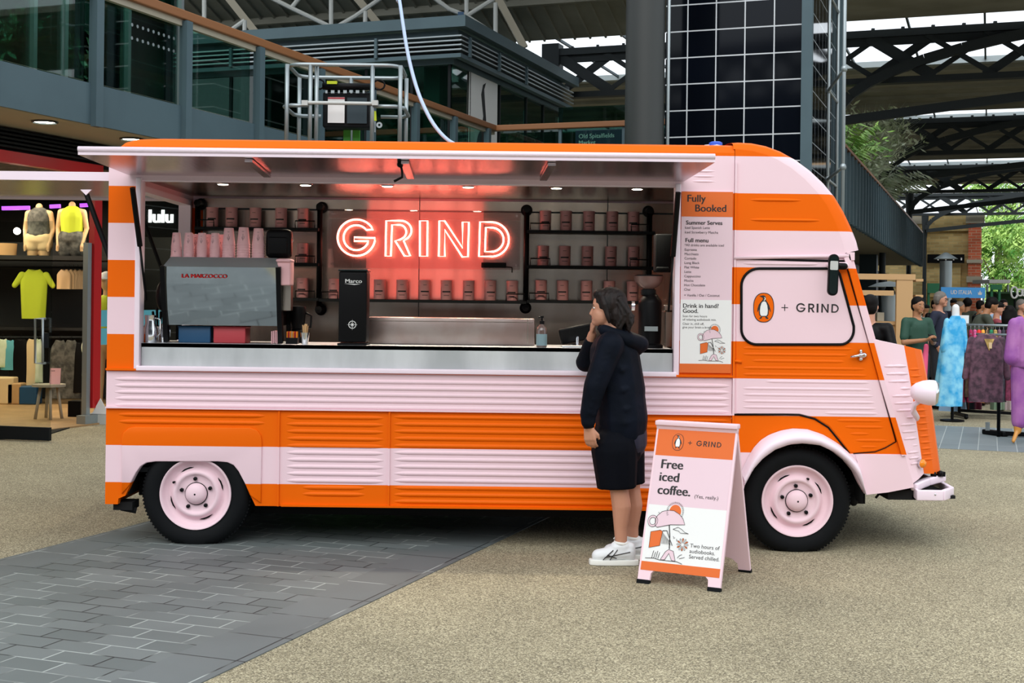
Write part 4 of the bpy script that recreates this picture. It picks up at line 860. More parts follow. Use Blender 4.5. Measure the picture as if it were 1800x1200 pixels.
# wheels
def wheel(px, py):
    c = T(px, py, YT + .0); xc, zc_ = c.x, .318; q = Vector((xc, YT + .02, zc_)); ax = (0, 1, 0)
    t = MB(); R0 = .342
    t.lathe([(.215, .0), (.23, -.012), (.255, -.022), (.29, -.024), (.315, -.012), (.333, .012), (R0, .035), (R0, .16), (.333, .18), (.30, .2), (.215, .19)], q, ax, 72)
    for j in range(90):
        a = 2 * math.pi * j / 90; d = Vector((math.cos(a), 0, math.sin(a)))
        t.bar(q + d * (R0 - .004) + Vector((0, .02, 0)), q + d * (R0 - .004) + Vector((0, .07, 0)), .012, .012, up=d)
    for p in t.v:
        r_ = math.hypot(p.x - xc, p.z - zc_)
        if p.z < .0: p.x = xc + (p.x - xc) * (1 + .10 * min(1, -p.z * 20)); p.z = .0 + .001
        elif p.z < .12: p.y += (-.012 if p.y < q.y + .09 else .012) * (1 - p.z / .12)
    w_ = t.build('wheel', 'rubber', truck, smooth=True, auto=45)
    t = MB(); t.lathe([(.226, -.012), (.224, -.02), (.216, -.02), (.207, -.006), (.2, .012), (.193, .02), (.178, .03), (.17, .032), (.16, .022), (.148, .004), (.138, -.004), (.126, -.004), (.118, .006), (.108, .014), (.075, .016), (.0, .016)], q, ax, 60)
    rim = t.build('wheel_rim', 'pink', w_, smooth=True, auto=60)
    t = MB(); t.lathe([(.068, .014), (.066, -.004), (.055, -.02), (.035, -.03), (.012, -.034), (0, -.034)], q, ax, 32); t.lathe([(.072, .012), (.072, .009), (.066, .008)], q, ax, 32, mi=1); t.ell(q + Vector((0, -.034, 0)), (.006, .003, .006), 1, n=8, m=6); t.build('hub_cap', ['pink', 'black'], w_, smooth=True, auto=50)
    for j in range(5):
        a = math.radians(94 - 72 * j); p = q + Vector((math.cos(a) * .094, .01, math.sin(a) * .094)); t = MB(); t.lathe([(.0125, .01), (.0125, -.012), (.006, -.016), (0, -.016)], p, ax, 6); t.build('wheel_nut', 'black', w_)
    t = MB()
    for j in range(4):
        a0_ = math.radians(112 - 90 * j + (8 if px > 900 else 0)); f2 = Fr(q + Vector((0, .023, 0))); pts = [(math.cos(a0_ + da) * r_, math.sin(a0_ + da) * r_) for da, r_ in [(-.27, .166), (-.1, .171), (.1, .171), (.27, .166), (.1, .158), (-.1, .158)]]
        t.poly(f2, pts[::-1] if False else pts, z=.0, th=.003)
    t.build('rim_slots', 'black', w_)
    t = MB(); a = math.radians(152 if px < 900 else 65); p = q + Vector((math.cos(a) * .155, .01, math.sin(a) * .155)); t.tube([p, p + Vector((.0, -.03, .0))], .006, 6); t.ell(p + Vector((0, -.03, 0)), (.008, .006, .008), n=8, m=6); t.build('tyre_valve', 'black', w_)
wheel(343, 873); wheel(1402, 881)
for xc in (T(343, 873).x, T(1402, 881).x):
    t = MB(); t.lathe([(.2, 0), (.34, .02), (.34, .15), (.2, .17), (.0, .17)], (xc, YF - .22, .335), (0, 1, 0), 40); t.lathe([(.0, 0), (.2, 0)], (xc, YF - .22, .335), (0, 1, 0), 40)
    for p in t.v: p.z = max(p.z, .001)
    t.build('wheel', 'rubber', truck, smooth=True, auto=45)
# roof hose fitting
b = MB(); q = P(1258, 256, YT + .5); b.lathe([(.03, -.05), (.03, -.01), (.045, 0), (.045, .018), (.03, .026), (0, .026)], q, n=16, mi=[0, 0, 1, 1, 1]); b.tube([P(1225, 266, YT + .5), P(1240, 258, YT + .5), P(1256, 257, YT + .5)], .014, 8, 0); b.tube([P(1240, 264, YT + .45), P(1260, 259, YT + .45), P(1282, 265, YT + .45)], .02, 8, 0)
tag(b.build('hose_fitting', ['pale_pink', 'bright_blue'], smooth=True, auto=40), 'pale hose fitting with a blue cap on the truck roof', 'fitting')
# ================================================================ INSIDE THE HATCH
YB = YI - .005
# six ceiling downlights
for i, (px, py) in enumerate([(392, 326), (537, 328), (681, 332), (823, 334), (978, 337), (1120, 337)]):
    zl = 2.33; d = YT + .62; q = Vector((P(px, py, d).x, d, zl))
    t = thing('ceiling_light', ('small round ceiling light inside the truck, ' + ['leftmost of the six', 'second from the left', 'just left of the lit sign centre', 'just right of the lit sign centre', 'second from the right', 'rightmost of the six'][i]), 'light', q, 'ceiling lights inside the truck')
    b = MB(); b.lathe([(.045, .002), (.05, -.006), (.036, -.012), (.034, 0)], q, n=24); b.build('rim', 'chrome', t)
    b = MB(); b.lathe([(0, -.016), (.03, -.015), (.037, -.011)], q, n=24); b.build('lens', 'lamp', t)
    lampat('spot', 'SPOT', q + Vector((0, .05, -.03)), 30, .03, (1, .86, .68), (0, 0, 0), t, 130)
# neon sign
d = YB - .10; fr = Fr((0, d, 0)); t = thing('neon_sign', 'glowing red neon word sign on a clear acrylic panel at the back of the truck', 'neon sign', (P(745, 470, d).x, d, P(745, 474, d).z))
x0, z1 = P(577, 366, d).x, P(577, 366, d).z; x1, z0 = P(914, 474, d).x, P(914, 474, d).z
b = MB(); b.box(((x0 + x1) / 2, d + .03, (z0 + z1) / 2), (x1 - x0, .006, z1 - z0)); b.build('acrylic_panel', 'acrylic', t)
b = MB()
for x in (x0 + .03, x1 - .03):
    for z in (z0 + .03, z1 - .03): b.lathe([(.009, -.012), (.009, .08)], (x, d + .02, z), (0, 1, 0), 12)
b.build('standoffs', 'chrome', t)
def unroll(pts): return pts
for ch in 'GRIND':
    o_, hs = LET[ch]
    b = MB()
    for lp in [o_] + hs:
        w3 = []
        for p in lp:
            q = P(540 + p[0] / 4, 320 + p[1] / 4, d)
            if not w3 or (q - w3[-1]).length > .004: w3.append(q)
        if (w3[0] - w3[-1]).length < .004: w3.pop()
        b.tube(w3, .0062, 8, closed=True)
    b.build('neon_letter', 'neon', t, smooth=True)
b = MB(); q = P(868, 466, d); b.box((q.x, d, q.z), (.19, .04, .04)); b.tube([P(890, 469, d), P(900, 470, d), P(900, 479, d)], .005, 6); b.build('transformer', 'black', t, bevel=.006)
lampat('neon_glow', 'AREA', ((x0 + x1) / 2, d - .03, (z0 + z1) / 2), 5, .9, (1, .12, .09), (math.radians(90), 0, 0), t)
# pipe shelving
DS = YB - .12
def pipe(px, ytop, ybot, lab):
    t = thing('pipe_stand', lab, 'pipe stand', (P(px, ybot, DS).x, DS, P(px, ybot, DS).z), 'black pipe uprights holding the shelves')
    a, c = P(px, ytop, DS), P(px, ybot, DS); c.x = a.x
    b = MB(); b.tube([a, c], .021, 14); b.build('pipe', 'black', t, smooth=True)
    for q in (a, c):
        b = MB(); b.lathe([(.045, .12), (.045, .1), (.028, .095), (.026, -.026), (.0, -.028)], q, (0, 1, 0), 20); b.build('wall_flange', 'black', t, smooth=True, auto=40)
    return t
pipe(348, 357, 520, 'black pipe upright at the far left behind the paper cups'); pipe(562.5, 363, 544, 'black pipe upright left of the neon sign'); pipe(926, 368, 541, 'black pipe upright right of the neon sign'); pipe(1142, 370, 545, 'black pipe upright at the far right behind the grinder')
shelf_z = {}
def shelf(xa, xb, py, lab, rails):
    q0, q1 = P(xa, py, DS), P(xb, py, DS); z = (q0.z + q1.z) / 2
    t = thing('shelf', lab, 'shelf', ((q0.x + q1.x) / 2, DS, z), 'dark steel shelves at the back of the truck')
    b = MB(); b.box(((q0.x + q1.x) / 2, DS + .01, z - .012), (q1.x - q0.x, .17, .022)); b.build('board', 'steel_black', t)
    for xr in rails:
        b = MB(); x = P(xr[0], py, DS).x; x2 = P(xr[1], py, DS).x; b.tube([(x, DS - .08, z), (x, DS - .08, z + .05), (x2, DS - .08, z + .05), (x2, DS - .08, z)], .005, 6); b.build('guard_rail', 'black', t)
    return z
tin_src = None
def tin(x, y, z, lab, grp, w_=.088, h_=.15):
    global tin_src
    if tin_src is None:
        t = thing('coffee_tin', lab, 'coffee tin', (0, 0, 0), grp); r_ = w_ / 2
        b = MB(); b.lathe([(0, 0), (r_ - .003, 0), (r_, .004), (r_, h_ - .012), (r_ - .002, h_ - .01)], (0, 0, 0), n=32); b.build('body', 'tin', t, smooth=True, auto=40)
        b = MB(); b.lathe([(r_ + .0015, h_ - .014), (r_ + .0015, h_ - .001), (r_ - .004, h_), (0, h_)], (0, 0, 0), n=32); b.build('lid', 'tin', t, smooth=True, auto=40)
        b = MB()
        for zz, ww, hh in ((.112, .3, .003), (.062, .75, .011), (.034, .5, .004)):
            n = 8; rows = [[Vector((math.sin(ww * (2 * k / n - 1)) * (r_ + .0008), -math.cos(ww * (2 * k / n - 1)) * (r_ + .0008), zz + s_ * hh)) for k in range(n + 1)] for s_ in (-.5, .5)]; b.grid(rows)
        b.build('lettering', 'ink', t); tin_src = t; t.location = (x, y, z); return t
    return dup(tin_src, (x, y, z), rnd.uniform(-.15, .15), lab, grp)
ords = ['first', 'second', 'third', 'fourth', 'fifth', 'sixth', 'seventh', 'eighth']
def tins(xs, z, where, grp):
    for i, px in enumerate(xs): tin(P(px, 500, DS).x, DS - .005, z, f'pink coffee tin on {where}, {ords[i]} from the left', grp)
z = shelf(926, 1150, 406, 'top steel shelf right of the neon sign', [(932, 966), (1108, 1138)]); tins([957, 993.5, 1034, 1075, 1112], z, 'the top shelf right of the neon sign', 'coffee tins on the top right shelf')
z = shelf(926, 1150, 467.5, 'middle steel shelf right of the neon sign', [(932, 966), (1106, 1138)]); tins([954, 992, 1032, 1073, 1113], z, 'the middle shelf right of the neon sign', 'coffee tins on the middle right shelf')
z = shelf(926, 1150, 528, 'bottom steel shelf right of the neon sign', [(930, 964)]); tins([951, 989, 1031, 1071, 1112], z, 'the bottom shelf right of the neon sign', 'coffee tins on the bottom right shelf')
z = shelf(563, 925, 526.5, 'long steel shelf under the neon sign', [(568, 596), (890, 922)]); tins([588, 667.5, 707, 746.5, 785, 824, 862, 900.5], z, 'the long shelf under the neon sign', 'coffee tins under the neon sign')
z = shelf(346, 562, 400, 'top steel shelf left of the neon sign', [(352, 380), (522, 556)]); tins([372, 406, 448, 493, 532], z, 'the top shelf left of the neon sign', 'coffee tins on the top left shelf')
z = shelf(500, 562, 462, 'middle steel shelf left of the neon sign', [(522, 556)]); tins([532], z, 'the middle shelf beside the black bag', 'coffee tins on the middle left shelf')
z = shelf(500, 562, 523, 'bottom steel shelf left of the neon sign', [(522, 556)]); tins([532], z, 'the bottom shelf behind the stirrer cup', 'coffee tins on the bottom left shelf')
# ---- espresso machine, seen from its mirrored back
yE0, yE1 = YT + .08, YT + .50
def E(px, py, y=yE0): return P(px, py, y)
t = thing('espresso_machine', 'large mirrored espresso machine with paper cups on top, at the left of the counter', 'espresso machine', ((E(288, 500).x + E(490, 500).x) / 2, (yE0 + yE1) / 2, ZC))
def prof(pts, y0, y1): return pts
b = MB(); xl, xr = E(291, 500).x, E(487, 500).x
zt = E(390, 452).z; ze = E(390, 468).z; zm = E(390, 499).z; zk = E(390, 546).z; zb = E(390, 572).z
sec = [(yE0 + .06, zb), (yE0 + .03, zk), (yE0 - .005, zm), (yE0 - .018, ze), (yE0 + .03, ze + .01), (yE1, ze + .01), (yE1, zb)]
for x in (xl, xr):
    pass
fe = lambda x: [Vector((x, y, z)) for y, z in sec]
b.add(fe(xl) + fe(xr), [tuple(range(7))[::-1], tuple(range(7, 14))], 1)
for i in range(7): j = (i + 1) % 7; k = len(b.v); b.v += [fe(xl)[i], fe(xl)[j], fe(xr)[j], fe(xr)[i]]; b.f.append((k, k + 3, k + 2, k + 1)[::-1] if 0 else (k, k + 1, k + 2, k + 3)); b.m.append(0 if i < 3 else 1)
b.build('body', ['mirror', 'black'], t)
b = MB(); b.add([(xl - .01, yE0 - .03, ze - .005), (xr + .01, yE0 - .03, ze - .005), (xr - .01, yE0 + .04, zt), (xl + .02, yE0 + .04, zt), (xl - .01, yE1 + .02, ze - .005), (xr + .01, yE1 + .02, ze - .005), (xr - .01, yE1, zt), (xl + .02, yE1, zt)], [(0, 1, 2, 3), (3, 2, 6, 7), (1, 5, 6, 2), (4, 0, 3, 7), (0, 4, 5, 1), (5, 4, 7, 6)]); b.build('cup_tray', 'galv', t)
for x in (xl - .012, xr + .012):
    b = MB()
    for a_, c_ in (((x, yE0 - .02, ze), (x, yE0 + .04, zk)), ((x, yE0 + .04, zk), (x, yE0 + .09, ZC + .01))): b.bar(a_, c_, .03, .05)
    b.box((x, (yE0 + yE1) / 2 + .04, (ze + zk) / 2), (.025, yE1 - yE0 - .06, ze - zk)); b.bar((x, yE1 - .03, zk), (x, yE1 - .03, ZC + .01), .03, .04); b.build('side_frame', 'black', t)
b = MB(); f_ = Fr((0, yE0 - .0115, 0), (1, 0, 0), (0, -.12, 1)); b.text(Fr((E(320, 483).x, yE0 - .016, E(320, 488).z), (1, 0, 0), (0, -.11, 1)), 'LA MARZOCCO', .035, th=.001, bold=.002, sx=1.15); b.build('lettering', 'red_frame', t)
b = MB(); b.box((E(499, 475).x, yE0 + .06, E(499, 478).z), (.085, .14, .17)); b.box((E(499, 460).x, yE0 + .05, E(499, 458).z), (.095, .15, .02)); b.build('end_housing', 'cup', t, bevel=.01, smooth=True)
b = MB(); b.box((E(498, 510).x, yE0 + .1, E(498, 522).z), (.075, .08, .17)); b.build('steam_panel', 'brushed', t)
b = MB(); b.ell((E(281, 520).x, yE0 + .08, E(281, 520).z), (.045, .06, .1)); b.build('knock_handle', 'black', t, smooth=True)
for px, m_, w_, l_ in ((348, 'blue_box', .205, 'blue'), (409, 'red_box', .205, 'red')):
    q = E(px, 590, YT + .28); b = MB(); b.box((q.x, YT + .26, ZC + .05), (w_, .16, .1)); b.box((q.x, YT + .26, ZC + .103), (w_ + .008, .168, .012))
    tag(b.build('storage_box', m_, bevel=.006, smooth=True), f'{l_} storage box on the counter under the espresso machine', 'box', 'storage boxes under the espresso machine')
# stacked paper cups
cup_src = None
def cup(x, y, z, lab, grp, k=1):
    global cup_src
    if cup_src is None:
        t = thing('paper_cup', lab, 'paper cup', (0, 0, 0), grp); b = MB()
        b.lathe([(.036, .007), (.0375, .004), (.0375, .0), (.0355, .0), (.035, .012), (.0265, .098), (.024, .0985), (.0235, .093), (0, .0925)], (0, 0, 0), n=24); b.build('cup_wall', 'cup', t, smooth=True, auto=50)
        b = MB(); f2 = Fr((0, -.0319, .045), (1, 0, 0), (0, .1, 1)); b.tube([f2(-.006, .0, -.0004), f2(-.004, -.012, 0), f2(.0, -.014, 0), f2(.006, -.01, -.0004), f2(.007, .004, -.0005)], .0008, 4); b.tube([f2(0, -.022, 0), f2(0, .016, 0)], .0008, 4); b.tube([f2(-.006, .03, 0), f2(.006, .03, 0)], .0008, 4); b.build('print', 'ink', t)
        cup_src = t; t.location = (x, y, z); return t
    return dup(cup_src, (x, y, z), rnd.uniform(-.4, .4), lab, grp, (k, k, k))
cols = [(310, 6, .92), (332, 6, .92), (355, 6, .92), (378, 6, .92), (402, 6, 1.12), (428, 6, 1.15), (454, 6, 1.12)]
stk = ['leftmost stack', 'second stack from the left', 'third stack from the left', 'middle stack', 'third stack from the right', 'second stack from the right', 'rightmost stack, by the bag']
for (px, n, k), nm in zip(cols, stk):
    for i in range(n): cup(E(px, 440, yE0 + .09).x, yE0 + .09, zt + .001 + i * .0135 * k * 1.05, f'upturned paper cup in the {nm}, ' + ['lowest', 'second up', 'third up', 'fourth up', 'fifth up', 'topmost'][i] , 'stacked paper cups on the espresso machine', k)
for px, nm in ((343, 'left'), (366, 'middle'), (390, 'right')):
    for i in range(5): cup(E(px, 440, yE0 + .2).x, yE0 + .2, zt + .001 + i * .0135, f'upturned paper cup in the back row, {nm} stack, ' + ['lowest', 'second up', 'third up', 'fourth up', 'topmost'][i], 'back row of stacked paper cups')
t = thing('black_bag', 'black shoulder bag sitting on the espresso machine beside the paper cups', 'bag', (E(491, 450).x, yE0 + .12, zt))
q = E(491, 425, yE0 + .12); b = MB(); b.box((q.x, yE0 + .12, zt + .095), (.165, .10, .185)); b.build('bag_body', 'black', t, bevel=.03, smooth=True)
b = MB(); b.box((q.x, yE0 + .066, zt + .08), (.12, .02, .11)); b.build('front_pocket', 'black', t, bevel=.008, smooth=True)
b = MB(); b.tube([Vector((q.x + .08, yE0 + .1, zt + .12)) + Vector((.014 * math.cos(a), 0, .014 * math.sin(a))) for a in [math.pi * i / 4 for i in range(8)]], .003, 6, closed=True); b.build('ring', 'chrome', t)
# milk jugs at the far left
def jug(px, lab, h_, r_, y=YT + .12, m_='chrome'):
    q = Vector((P(px, 600, y).x, y, ZC)); t = thing('milk_jug', lab, 'milk jug', q, 'steel jugs at the left of the counter')
    b = MB(); b.lathe([(0, 0), (r_ * .95, 0), (r_, .01), (r_ * 1.0, h_ * .5), (r_ * .78, h_ * .72), (r_ * .85, h_ * .97), (r_ * .88, h_), (r_ * .82, h_ - .005), (r_ * .74, h_ * .72)], q, n=28); b.build('body', m_, t, smooth=True, auto=50)
    b = MB(); b.tube([q + Vector((r_ * .8, 0, h_ * .9)), q + Vector((r_ * 1.5, 0, h_ * .85)), q + Vector((r_ * 1.5, 0, h_ * .35)), q + Vector((r_, 0, h_ * .2))], .005, 6); b.build('handle', m_, t, smooth=True)
jug(264, 'tall steel milk jug at the left end of the counter', .175, .042); jug(287, 'small steel milk jug behind the espresso machine leg', .12, .028, YT + .2); 
t = thing('utensil_pot', 'steel pot of black utensils beside the left milk jug', 'pot', (P(279, 600, YT + .34).x, YT + .34, ZC))
q = t.location; b = MB(); b.lathe([(0, 0), (.04, 0), (.042, .1), (.038, .1), (.036, .01)], q, n=24); b.build('pot', 'chrome', t, smooth=True, auto=50)
for k in range(4): b = MB(); b.cap(q + Vector((-.02 + .013 * k, 0, .03)), q + Vector((-.04 + .026 * k, 0, .19 + .02 * (k % 2))), .006, .009, n=8); b.build('utensil', 'black', t, smooth=True)
# right of the machine
q = Vector((P(536, 600, YT + .14).x, YT + .14, ZC)); t = thing('stirrer_cup', 'steel cup of wooden stirrers right of the espresso machine', 'cup', q)
b = MB(); b.lathe([(0, 0), (.02, 0), (.03, .075), (.027, .075), (.018, .005)], q, n=24); b.build('cup', 'chrome', t, smooth=True, auto=50)
for k in range(14):
    a = k * 2.4; r_ = .016 * ((k % 4) / 3); b = MB(); b.bar(q + Vector((r_ * .6 * math.cos(a), r_ * .6 * math.sin(a), .01)), q + Vector((r_ * 1.7 * math.cos(a), r_ * 1.2 * math.sin(a), .118 + .006 * (k % 3))), .006, .002); b.build('stirrer', 'wood', t)
q = Vector((P(514, 600, YT + .2).x, YT + .2, ZC)); t = thing('sachet_box', 'small box of orange and red sachets left of the stirrer cup', 'box', q)
b = MB(); b.box(q + Vector((0, 0, .02)), (.075, .06, .04)); b.build('box', 'black', t)
for k in range(7): b = MB(); b.box(q + Vector((-.03 + .01 * k, -.005, .055)), (.006, .045, .05)); b.build('sachet', ('amber', 'red_frame', 'amber', 'wood')[k % 4], t)
q = Vector((P(487, 600, YT + .2).x, YT + .2, ZC)); t = thing('card_stack', 'stack of pale pink loyalty cards right of the espresso machine', 'cards', q)
for k in range(6): b = MB(); b.box(q + Vector((-.03 + .011 * k, 0, .04 + .003 * (k % 3))), (.007, .05, .08)); b.build('card', 'cup', t)
q = Vector((P(523, 600, YT + .42).x, YT + .42, ZC)); t = thing('blender_jug', 'dark blender standing behind the stirrer cup', 'blender', q)
b = MB(); b.lathe([(0, 0), (.055, 0), (.05, .07), (.035, .09), (.045, .1), (.055, .22), (.05, .24), (0, .245)], q, n=24); b.build('jug', 'black', t, smooth=True, auto=50); b = MB(); b.tube([q + Vector((.05, 0, .2)), q + Vector((.09, 0, .18)), q + Vector((.085, 0, .1)), q + Vector((.045, 0, .11))], .008, 8); b.build('handle', 'black', t, smooth=True)
# tall black drinks dispenser
y = YT + .16; x = P(622, 600, y).x; q = Vector((x, y, ZC)); zt2 = P(622, 474, y).z
t = thing('drinks_dispenser', 'tall black drinks dispenser tower with a white compass mark, standing on the counter', 'dispenser', q)
b = MB(); b.box((x, y, (ZC + zt2) / 2 + .003), (.178, .18, zt2 - ZC - .03)); b.build('body', 'black', t, bevel=.012, smooth=True)
b = MB(); b.box((x, y, zt2 - .005), (.186, .188, .012)); b.build('lid', 'grey_glass', t, bevel=.003); b = MB(); b.box((x, y, ZC + .006), (.186, .188, .012)); b.build('foot', 'black', t)
f2 = Fr((x, y - .0905, 0)); b = MB(); b.text(f2, 'Marco', .035, -.05, zt2 - .085, bold=.001, th=.001, sx=1.2); b.poly(f2, [(-.055, zt2 - .09), (.05, zt2 - .092), (.01, zt2 - .098)][::-1], z=.001)
zz = P(620, 570, y).z; b.poly(f2, [(math.cos(a) * .025, zz + math.sin(a) * .025) for a in [i * math.pi / 12 for i in range(24)]], [[(math.cos(a) * .021, zz + math.sin(a) * .021) for a in [i * math.pi / 12 for i in range(24)]]], z=.001)
b.poly(f2, [((.036 if i % 4 == 0 else .016 if i % 4 == 2 else .005) * math.cos(i * math.pi / 8), zz + (.036 if i % 4 == 0 else .016 if i % 4 == 2 else .005) * math.sin(i * math.pi / 8)) for i in range(16)], z=.001); b.build('marking', 'white', t)
# low steel box, bottle, till
y = YT + .34; q0, q1 = P(648, 555, y), P(940, 560, y)
t = thing('steel_display_box', 'long low steel screen box on the middle of the counter', 'screen', ((q0.x + q1.x) / 2, y, ZC))
b = MB(); b.box(((q0.x + q1.x) / 2, y + .1, (ZC + q0.z) / 2 - .003), (q1.x - q0.x, .2, q0.z - ZC - .006)); mat('soft_steel', 'a79a95', .38, 1, var='98837d', vscale=4); b.build('case', 'soft_steel', t, bevel=.008, smooth=True)
b = MB(); b.box((q1.x - .045, y - .003, (ZC + q0.z) / 2), (.004, .004, q0.z - ZC - .02)); b.box(((q0.x + q1.x) / 2, y - .003, q0.z - .03), (q1.x - q0.x - .02, .003, .003)); b.build('seam', 'brushed', t)
q = Vector((P(952, 605, YT + .1).x, YT + .1, ZC)); t = thing('pump_bottle', 'glass pump bottle with a blue-grey label, left of the customer', 'bottle', q)
b = MB(); b.lathe([(0, 0), (.031, 0), (.034, .004), (.034, .105), (.03, .125), (.014, .142), (.012, .152), (0, .153)], q, n=28); mat('bottle_glass', '6d5a55', .1, spec=.8); b.build('bottle', 'bottle_glass', t, smooth=True, auto=50)
b = MB(); b.lathe([(.0346, .012), (.0346, .085)], q, n=28); mat('label_blue', '7f99a0', .6); b.build('label', 'label_blue', t, smooth=True)
b = MB(); b.lathe([(.016, .148), (.016, .168), (.006, .17), (.006, .185), (.012, .187), (.012, .2), (0, .202)], q, n=16); b.tube([q + Vector((0, 0, .193)), q + Vector((-.02, -.01, .19))], .005, 6); b.build('pump', 'black', t, smooth=True, auto=40)
q = Vector((P(1015, 600, YT + .35).x, YT + .35, ZC)); t = thing('card_terminal', 'black tilted payment terminal on the counter left of the customer', 'terminal', q)
b = MB(); R_ = Matrix.Rotation(math.radians(-12), 3, 'Y') @ Matrix.Rotation(math.radians(20), 3, 'X'); b.box(q + Vector((0, 0, .085)), (.24, .035, .11), R=R_); b.build('screen', 'black', t, bevel=.015, smooth=True)
b = MB(); b.lathe([(0, 0), (.07, 0), (.07, .012), (.012, .02), (.012, .07)], q, n=24); b.build('stand', 'chrome', t, smooth=True, auto=50)
b = MB(); b.box((P(1020, 606, YT + .15).x, YT + .15, ZC + .006), (.24, .12, .012)); tag(b.build('steel_tray', 'brushed_bright', bevel=.003), 'shallow steel tray on the counter in front of the payment terminal', 'tray')
# grinder
y = YT + .22; x = P(1142, 600, y).x; q = Vector((x, y, ZC)); zt3 = P(1137, 471, y).z - ZC
t = thing('coffee_grinder', 'black coffee grinder with a clear bean hopper at the right end of the counter', 'coffee grinder', q)
b = MB(); b.lathe([(0, 0), (.085, 0), (.085, .02), (.07, .03), (.073, .1), (.076, .29), (.07, .31), (.055, .33), (.045, .345)], q, n=36); b.build('body', 'black', t, smooth=True, auto=40)
b = MB(); b.lathe([(.045, .34), (.05, .35), (.048, .375), (.036, .38)], q + Vector((-.012, 0, 0)), n=30); b.build('collar', 'steel_black', t, smooth=True, auto=40)
mat('hopper', '8a6d66', .15); q2 = q + Vector((-.012, 0, 0)); b = MB(); b.lathe([(.03, .378), (.06, .395), (.088, .43), (.094, .462), (.096, .464), (.096, .47), (0, .472)], q2, n=36, mi=[0, 0, 0, 1, 1, 1]); b.build('hopper', ['hopper', 'black'], t, smooth=True, auto=40)
b = MB(); b.box(q + Vector((0, -.078, .125)), (.085, .006, .03)); b.build('name_plate', 'galv', t); b = MB(); b.lathe([(.03, 0), (.03, .02), (0, .02)], q + Vector((-.1, 0, .27)), (-1, 0, 0), 20); b.build('dial', 'chrome', t)
b = MB(); b.box((P(1172, 560, YT + .4).x, YT + .4, ZC + .12), (.05, .2, .24)); b.box((P(1172, 560, YT + .4).x, YT + .3, ZC + .26), (.07, .05, .04)); tag(b.build('tall_canister', 'brushed', bevel=.008), 'dull steel canister behind the coffee grinder at the right jamb', 'canister')
b = MB(); q = P(1168, 445, YT + .75); b.box((q.x, q.y, q.z), (.14, .12, .26)); b.box((q.x - .02, q.y - .07, q.z - .11), (.09, .02, .03)); tag(b.build('water_heater', 'steel_black', bevel=.01, smooth=True), 'dark wall unit mounted inside the right end of the truck', 'wall unit')
# ================================================================ MENU BOARD
x0, x1, z0, z1 = T(1196, 500).x, T(1286, 500).x, T(1240, 655).z, T(1240, 337).z
fm = Fr((x0, YT - .012, z0)); W_, H_ = x1 - x0, z1 - z0; py2 = lambda py: (655 - py) * .003571; px2 = lambda px: (px - 1196) * .003571
t = thing('menu_board', 'tall pink, orange and white menu board fixed to the truck beside the cab', 'menu board', ((x0 + x1) / 2, YT - .012, z0))
b = MB(); b.poly(fm, [(0, 0), (W_, 0), (W_, H_), (0, H_)], th=.012, mi=0); b.poly(fm, [(0, py2(381)), (W_, py2(381)), (W_, H_), (0, H_)], mi=1, z=.001); b.poly(fm, [(0, 0), (W_, 0), (W_, py2(639)), (0, py2(639))], mi=1, z=.001); b.poly(fm, [(0, py2(639)), (W_, py2(639)), (W_, py2(527)), (0, py2(527))], mi=2, z=.001)
b.build('board', ['poster_pink', 'poster_orange', 'white'], t)
b = MB(); tx = lambda s_, px, py, sz, bo=.0008: b.text(fm, s_, sz * .003571 * 1.38, px2(px), py2(py), .002, bold=bo, th=.0004)
tx('Fully', 1205, 355, 13, .0014); tx('Booked', 1219, 372, 13, .0014)
b.build('heading', 'ink', t); b = MB()
tx('Summer Serves', 1204, 395, 7.4, .0008); tx('Full menu', 1203, 426, 7.6, .0008); b.build('subheading', 'ink', t); b = MB()
for s_, py in [('Iced Spanish Latte', 402.5), ('Iced Strawberry Matcha', 410.5), ('*All drinks are available iced', 433), ('Espresso', 441), ('Macchiato', 448.7), ('Cortado', 456.4), ('Long Black', 464.2), ('Flat White', 472), ('Latte', 479.8), ('Cappuccino', 487.6), ('Mocha', 495.4), ('Hot Chocolate', 503.2), ('Chai', 511), ('+ Vanilla / Oat / Coconut', 521)]:
    tx(s_, 1202, py, 4.4, .0006)
b.build('menu_lines', 'ink', t); b = MB()
tx('Drink in hand?', 1200, 541, 7.8, .0008); tx('Good.', 1200, 550, 7.8, .0008)
for s_, py in [('Scan for two hours', 557.5), ('of relaxing audiobook mix.', 563.5), ('Chair in, chill off,', 571), ('give your brain a break.', 577)]: tx(s_, 1200, py, 4.0, .0006)
b.build('footer_lines', 'ink', t)
